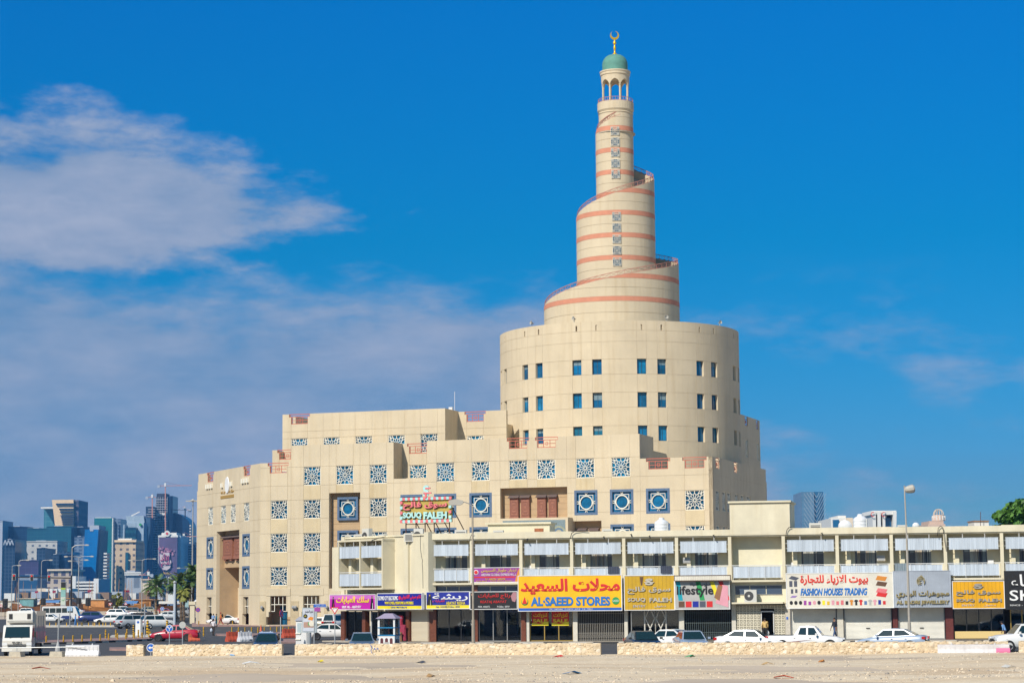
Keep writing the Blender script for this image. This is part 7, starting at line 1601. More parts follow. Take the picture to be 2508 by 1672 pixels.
D=SKD-162; a=at(410,1306,D); disc(t,'crest',a.x-t.location.x,a.z,4.2,WHT_F,-3,16,2.0); disc(t,'crest_badge',a.x-t.location.x,a.z,1.7,RED,-5.1,10,.6)
tw(t,'poster',388,433,1316,mat('poster_violet',(0.10,0.07,0.16),.6,.3,.03),-164,2,1420)
rb0=random.Random(9)
def ps(name,pts,mt,y): plate(t,name,[(at(x,y_,D).x-t.location.x,at(x,y_,D).z) for x,y_ in pts],mt,-y-.8,-y)
for k in range(34):
    x=rb0.uniform(390,428); y=1345+abs(rb0.gauss(0,1))*18-8; r=rb0.uniform(1.2,3.6); ps('poster_glow',[(x+r*math.cos(RAD(q)),y+r*math.sin(RAD(q))) for q in range(0,360,60)][::-1],(mat('poster_pink',(0.34,0.12,0.22),.6),mat('poster_pink2',(0.24,0.10,0.20),.6),mat('poster_pink3',(0.45,0.24,0.32),.6))[k%3],5+.02*k)
ps('poster_white',[(393,1356),(400,1358),(402,1353),(416,1353),(418,1370),(421,1374),(418,1390),(410,1396),(400,1394),(396,1380),(393,1372)],mat('poster_pale',(0.55,0.48,0.52),.6),6.2)
def pl_(txt,x0,x1,y0,y1,mt): 
    a,c=at(x0,y1,D),at(x1,y0,D); letters(t,txt,a.x-t.location.x,c.x-t.location.x,a.z,c.z,mt,-8.6,.03,.3)
pl_('الأد',394,416,1356,1373,C('maroon_print',(0.32,0.03,0.12))); pl_('عم',396,420,1376,1387,C('maroon_print',(0.32,0.03,0.12))); pl_('حملة الأدعم',392,422,1400,1407,GOLDP); pl_('WE ARE ALL',392,422,1411,1417,WHT); pl_('FOR QATAR',396,420,1418,1424,WHT)
t=skt(457,'concrete frame tower striped with pink safety nets',-80); tw(t,'core',445,470,1332,DKB,-74,30)
for k in range(16): y=1334+6.1*k; tw(t,'floor_slab',443,471,y,CON if k<6 else PNK,-82,44,y+2.2)
tw(t,'glass_flank',471.3,484,1327,DKB,-78,50)
simple(305,345,1408,tower_mat('tw_palegrey',(0.46,0.50,0.55),(0.22,0.26,0.32),16,30,.55,.6),'squat grey block with white top bands',-500,[('white_band',304,345,1400,WHT_F,-503,40,1403.5),('white_band',304,345,1405,WHT_F,-503,40,1408.2),('roof_house',309,330,1396,CON,-490,30,1400)])
t=skt(144,'beige office block with a grid of square windows',-600); tw(t,'shaft',115,174,1396,BEG,-600); tw(t,'cornice',114.5,174.5,1393,mat('tw_cream',(0.68,0.56,0.42),.7),-603,80,1397)
t=skt(212,'white stepped block with long horizontal ramps',-700)
tw(t,'core',182,232,1424,DKB,-690,40)
for k in range(5): y=1423+8*k; tw(t,'ramp_slab',183+1.2*k,231,y,WHT_F,-703,50,y+4.5)
tw(t,'end_pylon',229,241,1416,WHT_F,-705,60); tw(t,'end_pylon',241.2,245,1417,GRY_F,-700,60); tw(t,'stair_pylon',176,185,1410,WHT_F,-704,60)
t=skt(140,'low white portal building on the far quay',-1300); tw(t,'lintel',112,173,1441,WHT_F,-1300,30,1449)
for x in (112,123,134,150,163): tw(t,'portal_pier',x,x+5.5,1441.5,WHT_F,-1302,20)
tw(t,'wing',91,112,1440,mat('tw_cream',(0.68,0.56,0.42),.7),-1295,30)
t=skt(360,'low sand-coloured block with a flat roof left of the poster tower',-900); tw(t,'wall',345,386,1420,mat('tw_cream',(0.68,0.56,0.42),.7),-900,30); tw(t,'roof_edge',344,387,1417,mat('tw_cream2',(0.60,0.46,0.32),.7),-903,34,1420)
t=skt(240,'long low sheds along the far quay',-1500); 
for k in range(14): tw(t,'shed',10+33*k,36+33*k,1452-(k%3)*2,(WHT_F,mat('shed_brown',(0.25,0.16,0.1),.8),GRY_F)[k%3],-1500+20*(k%2),30)
# cranes
CRM=mat('crane_orange',(0.52,0.22,0.16),.6)
def crane(x,yt,x0,x1,yb,label,dy):
    t=skt(x,label,dy,'crane'); D=SKD+dy; o=t.location; b=MB(); top=at(x,yt,D)-o
    b.tube(at(x,1462,D)-o,top,1.0,n=4); b.build('mast',CRM,t); a,c=at(x0,yt+(x0-x)*-.005,D)-o,at(x1,yt-(x1-x)*.01,D)-o; b=MB(); b.tube(top,c,.6,n=4); b.tube(top+Vector((0,0,6)),top+(c-top)*.6,.2,n=3); b.build('jib',CRM,t); b=MB(); b.tube(top,a,.6,n=4); b.build('counter_jib',CRM,t); b=MB(); q=a; b.box(q.x-2,q.x+2,q.y-2,q.y+2,q.z-3,q.z+1); b.build('counterweight',GRY_F,t); b=MB(); b.box(top.x-1.5,top.x+1.5,top.y-2,top.y+1,top.z-1,top.z+4); b.build('cab',WHT_F,t)
crane(405,1189,389,470,1210,'crane on top of the concrete tower under construction',110); crane(373,1217,360,382,1240,'crane over the slanted concrete wing tower',90); crane(453.5,1248,465,421,1270,'crane over the rounded dark glass tower',150); crane(450.5,1313,452,484,1330,'crane over the pink-netted concrete frame tower',-60); crane(364,1407,372,340,1430,'low orange crane in front of the skyline quay',-550)
# towers on the right, beyond the shop roof
def rt(x,D,label):
    global SKD; p=at(x,1450,D); return thing('far_tower',label,'building',TR(p.x,p.y,0),'buildings behind the shop roofs')
_S=SKD
SKD=1700.0; t=rt(1996,SKD,'square blue glass tower with white diagonal bracing behind the shop roof')
GT=tower_mat('tw_glassr',(0.08,0.22,0.36),(0.035,0.16,0.31),9,5,.12,.2); tw(t,'shaft',1969,2000,1204,tower_mat('tw_glassr_l',(0.16,0.28,0.40),(0.12,0.25,0.38),9,5,.15,.3),0,50); tw(t,'side_face',2000.2,2023,1203.5,GT,2,50)
for k in range(12):
    for (xa,xb,s) in ((1969,2000,1),(2000,2023,-1)):
        y0=1212+12*k-40; 
        if s>0: pa,pb=(xa,y0),(xb,y0+46)
        else: pa,pb=(xb,y0),(xa,y0+46)
        q=[]
        for (px,py) in (pa,pb): q.append([px,max(py,1206)])
        if pa[1]<1206: f=(1206-pa[1])/46; q[0][0]=pa[0]+(pb[0]-pa[0])*f
        if q[0][1]<q[1][1]-6: b=MB(); A=at(*q[0],SKD-1)-t.location; Bq=at(*q[1],SKD-1)-t.location; b.tube(A,Bq,.2,n=3,caps=False); b.build('diagonal_brace',mat('brace_grey',(0.36,0.42,0.48),.6),t)
SKD=700.0; t=rt(2065,SKD,'white block with a dark blue window wall behind the white dome'); 
for e in (('shaft',2040,2090,1268,WHT_F,0,30),('upper_block',2057,2077,1262,WHT_F,2,20,1268),('blue_window',2045,2060,1272,mat('tw_bluepane',(0.01,0.11,0.25),.2),-1,1),('beige_wing',2079,2094,1267,mat('tw_cream',(0.68,0.56,0.42),.7),-2,20)): tw(t,*e)
SKD=900.0; t=rt(2166,SKD,'white portal tower with leaning legs and two crescent emblems'); tw(t,'lintel',2138,2194,1250,WHT_F,0,25,1260,(2135,2196)); 
for x0,x1,s in ((2140,2148,-3),(2153,2161,-4),(2164,2170,-2),(2185,2193,3)): tw(t,'leg',x0,x1,1252,WHT_F,-1,20,None,(x0+s,x1+s))
tw(t,'blue_core',2147,2188,1268,mat('tw_bluepane',(0.01,0.11,0.25),.2),3,20); tw(t,'white_core',2160,2178,1262,WHT_F,4,14)
for x in (2138.5,2165):
    b=MB(); c=at(x,1259,SKD-2)-t.location; pts=[(c.x+.9*math.cos(RAD(a)),c.y,c.z+.9*math.sin(RAD(a))) for a in range(60,301,30)]; b.path(pts,.18,4); b.build('crescent_emblem',RED,t)
SKD=800.0; t=rt(2299,SKD,'rose-coloured building with an open ribbed dome'); RO_=mat('tw_rose',(0.58,0.42,0.33),.8,.1,.2); tw(t,'base',2278,2321,1283,RO_,0,20); tw(t,'drum_block',2282,2317,1275,RO_,1,16,1284)
c=at(2299,1275,SKD+6)-t.location; k=SKD/FPX; b=MB(); b.lathe([(16*k,0),(16*k,1.2),(14.5*k,1.3),(14*k,2.2)],20,(c.x,c.y),c.z); b.build('drum',RO_,t)
for i in range(12):
    a=RAD(30*i); b=MB(); pts=[(c.x+13*k*math.cos(RAD(q))**.8*math.cos(a),c.y+13*k*math.cos(RAD(q))**.8*math.sin(a),c.z+2.0+16*k*math.sin(RAD(q))) for q in (0,20,40,58,75,89.9)]; b.path(pts,.12,4); b.build('dome_rib',mat('tw_cream',(0.68,0.56,0.42),.7),t)
    b=MB(); x,y=c.x+15*k*math.cos(a),c.y+15*k*math.sin(a); b.box(x-.25,x+.25,y-.25,y+.25,c.z+.2,c.z+1.9); b.build('pilaster',WHT_F,t)
SKD=300.0; t=rt(2410,SKD,'small white roof hut with an iron mast beside the green tree'); tw(t,'wall',2392,2428,1276,WHT_F,0,4); tw(t,'roof_edge',2391,2429,1274,mat('rust_edge',(0.3,0.16,0.08),.8),-.2,4.4,1276); b=MB(); a,c=at(2401.5,1290,SKD-1)-t.location,at(2401.5,1253,SKD-1)-t.location; b.tube(a,c,.05,n=4); b.build('mast',RUST,t)
SKD=_S
# ---- dhows on the near quay
HULL=mat('hull_brown',(0.20,0.085,0.03),.7,.35,.6); DECK=mat('deck_tan',(0.42,0.22,0.08),.7,.3,.8); TARP=mat('tarp',(0.52,0.47,0.38),.9,.1,1)
rb=random.Random(5)
HULLS=[HULL,mat('hull_dark',(0.07,0.04,0.025),.7,.3,.6),mat('hull_orange',(0.34,0.15,0.045),.7,.3,.6),mat('hull_blue',(0.05,0.11,0.2),.6,.2,.6)]
CABS=[DECK,mat('cabin_white',(0.60,0.58,0.52),.7,.1,1),mat('cabin_orange',(0.45,0.20,0.06),.7,.2,1),mat('cabin_teal',(0.12,0.28,0.30),.6,.2,1)]
def dhow(px,D,L,rz,label):
    p=at(px,1470,D); t=thing('dhow',label,'boat',TR(p.x,D,0,RAD(rz)),'wooden dhows along the quay'); b=MB(); rings=[]; hh=rb.uniform(.55,.8)
    for f,w,zk,zs in ((-.5,.08,1.4,4.6),(-.42,.55,.6,3.7),(-.2,.95,.1,2.6),(.1,1,.0,2.3),(.3,.85,.1,2.7),(.42,.6,.6,3.2),(.5,.45,1.2,3.6)):
        W_=L*.14*w; zk*=hh; zs*=hh; rings.append([b.av((f*L,y*W_,z)) for y,z in ((0,zk),(.7,zk+(zs-zk)*.4),(1,zs),(-1,zs),(-.7,zk+(zs-zk)*.4))])
    for A,B in zip(rings,rings[1:]):
        for k in range(5): b.face((A[k],A[(k+1)%5],B[(k+1)%5],B[k]))
    b.face(rings[0]); b.face(rings[-1][::-1]); b.build('hull',rb.choice(HULLS[:3]+HULLS[:1]),t)
    zc=1.6*hh+.4; hc=rb.uniform(1.5,2.3); x0=L*rb.uniform(.05,.18); x1=x0+L*.24
    b=MB(); b.box(x0,x1,-L*.09,L*.09,zc,zc+hc); cb=b.build('cabin',rb.choice(CABS),t); b=MB(); b.box(x0-.6,x1+.8,-L*.11,L*.11,zc+hc,zc+hc+.16); b.build('cabin_roof',rb.choice((TARP,CABS[1],DECK)),t)
    for k in range(4): x=x0+(x1-x0)*(.1+.22*k); b=MB(); b.box(x,x+.55,-L*.091,-L*.09+.002,zc+hc*.45,zc+hc*.85); b.build('cabin_window',DARK,cb)
    for f in (-.12,rb.uniform(-.3,.02),.44): b=MB(); b.tube((L*f,0,1),(L*f-.3,0,5.5+3.5*rb.random()),.09,.04,5); b.build('mast',DECK,t)
    b=MB(); q=L*.08; z=2.6*hh+rb.uniform(.5,1.1); b.prism([(-q,z),(0,z+.7),(q,z),(0,z+.55)],-L*.34,-L*.02,'x'); b.build('awning',rb.choice((TARP,CABS[1],mat('tarp_blue',(0.08,0.2,0.42),.8))),t)
    for k in range(4): b=MB(); x=rb.uniform(-L*.35,L*.02); s_=rb.uniform(.3,.7); b.box(x,x+s_,-L*.1,-L*.1+s_,1.8*hh,1.8*hh+s_+.5); b.build('crate',rb.choice(CABS),t)
    if rb.random()<.7:
        b=MB(); z=5.6; b.tube((L*.4,0,2),(L*.4,0,z+.6),.04,n=4); b.quad((L*.4,0,z),(L*.4+.9,.1,z-.1),(L*.4+.9,.1,z+.45),(L*.4,0,z+.55)); b.quad((L*.4,.02,z+.55),(L*.4+.9,.12,z+.45),(L*.4+.9,.12,z-.1),(L*.4,.02,z)); b.build('flag',mat('flag_maroon',(0.25,0.02,0.06),.8),t)
    return t
dl=['second dhow from the lamp posts, with a tall mast','broad dhow behind the refrigerated truck','dhow with a pale awning above the minibus','dhow behind the tall advertising pillar','dhow right of the traffic light arm pole','dhow with a high stern below the striped balcony tower','dhow behind the small green bush','dhow with a maroon flag below the pale blue tower','dhow left of the concrete mixer','dhow mostly behind the nearer palm tree']
for k,l in enumerate(dl): dhow(12+46*k+rb.uniform(-6,6),545+rb.uniform(0,60),15+5*rb.random(),rb.choice((12,-8,172,20,188)),'brown wooden '+l)
b=MB(); b.poly([(-400,500,.02),(200,500,.02),(200,535,.02),(-400,535,.02)]); b.quad((-400,500,.0),(200,500,.0),(200,500,.9),(-400,500,.9)); struct(b.build('quay',PAVE))
# ---- palms
LEAFP=[mat('palm_leaf',(0.10,0.17,0.045),.6,.3,1.5),mat('palm_leaf_olive',(0.22,0.23,0.04),.65,.3,1.5)]; TRK=mat('palm_trunk',(0.22,0.15,0.09),.95,.3,6,bump=.5,bscale=14)
def palm(px,py,D,R,label,mi=0,skirt=False,seed=1):
    r=random.Random(seed); c=at(px,py,D); t=thing('palm_tree',label,'palm',TR(c.x,D,0),'palm trees'); H=c.z
    b=MB(); n=10
    for k in range(n): z0,z1=H*k/n,H*(k+1)/n; b.tube((.06*math.sin(k),0,z0),(.06*math.sin(k+1),0,z1),.24-.008*k,.20-.008*k,8,False); b.lathe([(.25-.008*k,z1-.1),(.29-.008*k,z1-.03),(.22-.008*k,z1)],8)
    b.build('trunk',TRK,t); b=MB()
    for k in range(34 if not skirt else 54):
        a=r.uniform(0,6.283); e=r.uniform(-.5,1.25) if not skirt else r.uniform(-1.3,.9); L=R*r.uniform(.75,1.1); segs=7; pts=[]
        p=Vector((0,0,H)); d=Vector((math.cos(a)*math.cos(e),math.sin(a)*math.cos(e),math.sin(e)))
        for s in range(segs+1): pts.append(p.copy()); p=p+d*(L/segs); d.z-=.19 if not skirt else .3; d.normalize()
        for s in range(1,segs):
            q=pts[s]; tdir=(pts[s+1]-pts[s-1]).normalized(); side=tdir.cross(Vector((0,0,1))).normalized(); ll=R*.28*math.sin(math.pi*(s+.4)/(segs+.8))
            for j in range(3):
                o=q+tdir*(L/segs)*(j/3)
                for sg in (1,-1):
                    tip=o+side*sg*ll+tdir*ll*.5+Vector((0,0,-ll*r.uniform(.15,.5))); w=tdir*.09; b.face([b.av(o-w*.5),b.av(o+w),b.av(tip)])
            b.face([b.av(q-side*.03),b.av(q+side*.03),b.av(pts[s+1])])
    b.build('crown',LEAFP[mi],t); return t
palm(383,1436,345,2.6,'palm tree with drooping fronds behind the gantry of dark traffic lights',0,False,1); palm(432,1428,350,2.5,'tall palm tree left of the shaggy yellow-green one',0,False,2); palm(451,1447,335,1.8,'shaggy yellow-green palm with a pale trunk and a skirt of old leaves',1,True,3); palm(474,1400,352,2.1,'palm tree partly hidden by the edge of the beige building',0,False,4); palm(444,1417,356,2.2,'olive palm crown between the two green palms',1,False,6); palm(466,1424,350,1.8,'small palm crown close to the beige building edge',0,False,8)
def leafy(px,py,D,rx,rz,label,n,seed,trunk=True,size=.34,mt=None,name='tree',cat='tree'):
    r=random.Random(seed); c=at(px,py,D); t=thing(name,label,cat,TR(c.x,D,0)); mt=mt or mat('leaf_green',(0.075,0.19,0.022),.6,.5,.9); b=MB()
    cl=[(r.gauss(0,.42),r.gauss(0,.42),r.gauss(0,.38),r.uniform(.22,.42)) for _ in range(22)]
    for k in range(n):
        q=r.choice(cl); v=Vector((r.gauss(0,1),r.gauss(0,1),r.gauss(0,1))).normalized()*q[3]*r.random()**.4; p=Vector(((q[0]+v.x)*rx,(q[1]+v.y)*rx,c.z+(q[2]+v.z)*rz)); s=size*r.uniform(.5,1.1)
        d=Vector((r.gauss(0,1),r.gauss(0,1),r.gauss(.4,.6))).normalized(); e=d.orthogonal().normalized()*s; f=d.cross(e)*.5; b.face([b.av(p-e),b.av(p+f),b.av(p+e),b.av(p-f)])
    b.build('crown',mt,t)
    q=MB(); q.tube((0,0,0),(0,0,c.z-rz*.4),.3,.2,8)
    for k in range(7): s=r.choice(cl); q.tube((0,0,max(.3,c.z-rz*.6)),(s[0]*rx,s[1]*rx,c.z+s[2]*rz),.09,.03,5)
    q.build('trunk',TRK,t); return t
leafy(2497,1284,190,3.6,2.0,'bright green leafy tree rising behind the shop roof by the white hut',5200,21)
leafy(286,1474,440,1.7,1.2,'small yellow-green bush by the junction in front of the boats',900,22,size=.3,mt=mat('leaf_yellow',(0.16,0.17,0.02),.7,.3,1.5),name='bush',cat='bush')
# iron fence and gate pillar left of the centre
t=thing('iron_fence','dark iron railing fence below the palm trees','fence',TR(at(432,1500,322).x,322,0)); a=at(428,1506,322).x-t.location.x; c=at(474,1506,322).x-t.location.x; b=MB(); b.box(a,c,-.03,.03,2.3,2.36); b.box(a,c,-.03,.03,.4,.46); b.build('rail',BLKM,t); bar=MB(); bar.box(-.025,.025,-.025,.025,.1,2.5); bm_=bar.mesh('bar',BLKM)
for k in range(24): inst(bm_,'bar',t,Matrix.Translation((a+(c-a)*k/23,0,0)))
p=G(477,1526); t=thing('gate_pillar','cream gate pillar with a square cap left of the beige building','pillar',TR(p.x-.2,p.y-1,0)); b=MB(); b.box(-.35,.35,-.35,.35,0,2.8); b.build('shaft',CREAMW,t); b=MB(); b.box(-.5,.5,-.5,.5,2.8,3.3); b.build('cap',CREAMW,t)
# ================================================================ roof clutter of the shop block
TANKW=mat('tank_white',(0.70,0.72,0.75),.5)
def tank(px0,px1,py0,py1,label,y):
    u0,u1=SH.U(px0,py1,y),SH.U(px1,py1,y); z1=SH.uz((px0+px1)/2,py0,y)[1]; r=(u1-u0)/2; t=thing('water_tank',label,'tank',SH.at((u0+u1)/2,y,8.3),'roof water tanks'); h=z1-8.3; pr=[(r,0)]
    for k in range(5): z=h*.16*k; pr+=[(r,z+.04),(r*1.03,z+h*.05),(r*1.03,z+h*.10),(r,z+h*.13)]
    pr+=[(r*.98,h*.82),(r*.5,h*.93),(r*.42,h*.93),(r*.42,h),(0,h)]; b=MB(); b.lathe(pr,24,close=False); b.build('shell',TANKW,t,smooth=False); b=MB(); b.lathe([(r*.36,h),(r*.36,h+.06),(0,h+.08)],14,close=False); b.build('lid',TANKW,t); b=MB(); b.tube((r*.9,-.3,0),(r*.9,-.3,h*.8),.03,n=5); b.build('pipe',RAILW,t)
tank(1603.5,1637.5,1269,1299,'white ribbed water tank on the shop roof before the blue round windows',2.2); tank(2090,2125,1260,1290,'white ribbed water tank beside the white dish on the shop roof',2.6)
def roof_dish(px,py,r_px,label,y=2.4):
    u,z=SH.uz(px,py,y); r=r_px*170/FPX; t=thing('satellite_dish',label,'dish',SH.at(u,y,8.3),'roof satellite dishes'); b=MB(); b.T=Matrix.Translation((0,0,z-8.3))@Matrix.Rotation(RAD(-70),4,'X')
    b.lathe([(r*math.sin(RAD(a)),-r*.6*math.cos(RAD(a))) for a in (2,15,30,45,60,75,88)],20,close=False); b.T=None; b.build('bowl',TANKW,t,smooth=True); b=MB(); b.tube((0,.1,0),(0,.1,z-8.3),.05,n=6); b.build('stand',GREY,t)
roof_dish(2070,1289,17,'large white dish on the shop roof left of a water tank'); roof_dish(2243,1287,8.5,'small white dish on the shop roof right of the tall lamp post')
ACW=mat('ac_white',(0.58,0.57,0.52),.6); ACB=mat('ac_grille',(0.06,0.06,0.06),.7)
def ac(px0,px1,py0,py1,label,y=.6,plane=None,z0=None,fan=True):
    pl=plane or SH; u0,u1=pl.U(px0,py1,y),pl.U(px1,py1,y); z1=pl.uz(px0,py0,y)[1]; zb=pl.uz(px0,py1,y)[1] if z0 is None else z0; w=u1-u0; h=max(.3,z1-zb); t=thing('air_conditioner',label,'air conditioner',pl.at(u0,y,zb),'air conditioning units'); b=MB(); b.box(0,w,0,.4,0,h); b.build('case',ACW,t)
    if fan: disc(t,'fan_grille',w*.38,h*.5,min(w,h)*.38,ACB,-.001,16,.02); disc(t,'fan_hub',w*.38,h*.5,min(w,h)*.1,ACW,-.022,10,.02)
    else:
        for k in range(6): slab(t,'louvre',w*.12,w*.9,h*(.15+.12*k),h*(.21+.12*k),ACB,-.012,-.001)
ac(1823,1853,1443.5,1465,'white air conditioner with round fan on the ledge over the breeze-block doorway',-.35,None,3.125)
ac(1982,2012,1280,1292,'white air conditioner on the shop roof in front of the braced blue tower',.9,None,8.32,False); ac(2198,2222,1285,1290,'low air conditioner on the shop roof beside the tall lamp post',.9,None,8.32,False)
ac(887,903,1294,1315,'tall air conditioner on the corner wing roof before a round blue window',1.0,WG,8.25); ac(867,886,1308,1317,'small air conditioner on the corner wing roof',1.0,WG,8.25,False); ac(928,940,1308,1315,'flat air conditioner on the corner wing roof beside a dark duct',1.0,WG,8.25,False); ac(1013,1036,1294,1311,'square air conditioner on the roof below the big roof sign',1.5,SH,8.3); ac(1114,1142,1297,1309,'wide louvred air conditioner on the shop roof near the curved lamp',1.0,SH,8.32,False); ac(1208,1232,1298,1306,'beige air conditioner on the shop roof beside the low roof hut',1.0,SH,8.32,False); ac(990,1012,1305,1311,'low box air conditioner at the left foot of the roof sign',1.5,SH,8.3,False); ac(1475,1500,1295,1300,'low grey unit on the shop roof before a round blue window',1.2,SH,8.32,False)
# low roof hut with a brown shutter
u0,u1=SH.U(1195,1290,5),SH.U(1346,1290,5); t=thing('roof_hut','low cream roof hut with a brown shutter on the shop roof','hut',SH.at(u0,5,8.2)); z=SH.uz(1270,1283,5)[1]-8.2; b=MB(); b.box(0,u1-u0,0,2.5,0,z); b.build('wall',CREAMW,t); b=MB(); b.box(-.2,u1-u0+.15,-.2,2.7,z+.002,z+.15); b.build('roof',CREAMW,t); slab(t,'brown_shutter',SH.U(1309,1290,5)-u0,SH.U(1331,1290,5)-u0,z*.2,z*.75,mat('shutter_brown',(0.30,0.10,0.04),.8,.3,3),-.03,-.001)
# drain spouts and slack cables on the facade
for k,(px,py) in enumerate(((1290,1320),(1478,1315),(1590,1313),(1747,1311),(2012,1306),(1545,1309))):
    u,z=SH.uz(px,py,-.12); t=thing('drain_spout',('short grey drain spout over the first wide balcony','short grey drain spout above the big yellow sign','short grey drain spout over the balcony of the mustard sign','short grey drain spout beside the stair recess','short grey drain spout above the white fashion sign','dark pipe stub below the roof edge near the water tank')[k],'drain pipe',SH.at(u,-.12,z),'roof drain spouts'); b=MB(); b.tube((0,.1,.1),(.12,-.35,-.12),.05,n=6); b.build('spout',TRIM,t); b=MB(); b.lathe([(.09,0),(.09,.05)],8,(0,.02),.06); b.build('collar',CREAMW,t)
def cable(pts,pl,y,label,r=.022):
    q=[pl.w(*(lambda a:(a[0],y,a[1]))(pl.uz(px,py,y))) for px,py in pts]; o=q[0]; t=MB(); t.path([p-o for p in q],r,5); ob=t.build('cable',TRIM,M=Matrix.Translation(o)); tag(ob,label,'cable','slack cables on the facade')
cable([(1031,1309),(1029.5,1320),(1030,1345),(1033,1365),(1035,1372),(1034,1378),(1035.5,1400),(1036,1440)],WG,-.45,'black cable hanging down the blank cream corner wall'); cable([(1397,1318),(1400,1305),(1408,1300),(1425,1298),(1440,1299)],SH,-.3,'black cable bundle draped over the roof edge above the yellow sign',.03); cable([(1925,1310),(1927,1298),(1932,1291),(1938,1290)],SH,-.3,'black cables curling over the roof edge beside the stair head',.03); cable([(2296,1312),(2298,1292),(2304,1287),(2310,1293),(2313,1320),(2318,1350)],SH,-.3,'black cable loop over the roof edge in front of the ribbed dome',.025); cable([(910,1328),(911,1322),(925,1317),(945,1313)],WG,-1.3,'thin black cable arching over the boxed balconies'); cable([(1151,1325),(1152,1315),(1156,1307),(1160,1306)],SH,-.3,'thin cable from the roof edge to the slender lamp post')

# ================================================================ the air over the bay
b=MB(); b.box(-1500,1500,-60,3900,-1.2,260); hz=b.mesh('haze',bpy.data.materials.new('haze_air')); hm=hz.materials[0]; hm.use_nodes=True; t_=hm.node_tree; t_.nodes.clear()
pv=t_.nodes.new('ShaderNodeVolumePrincipled'); pv.inputs['Color'].default_value=(0.13,0.44,0.95,1); pv.inputs['Density'].default_value=0.00008; pv.inputs['Anisotropy'].default_value=0.0; ou=t_.nodes.new('ShaderNodeOutputMaterial'); t_.links.new(pv.outputs[0],ou.inputs['Volume'])
tag(inst(hz,'haze'),'thin blue haze over the bay and the city','haze',kind='stuff')
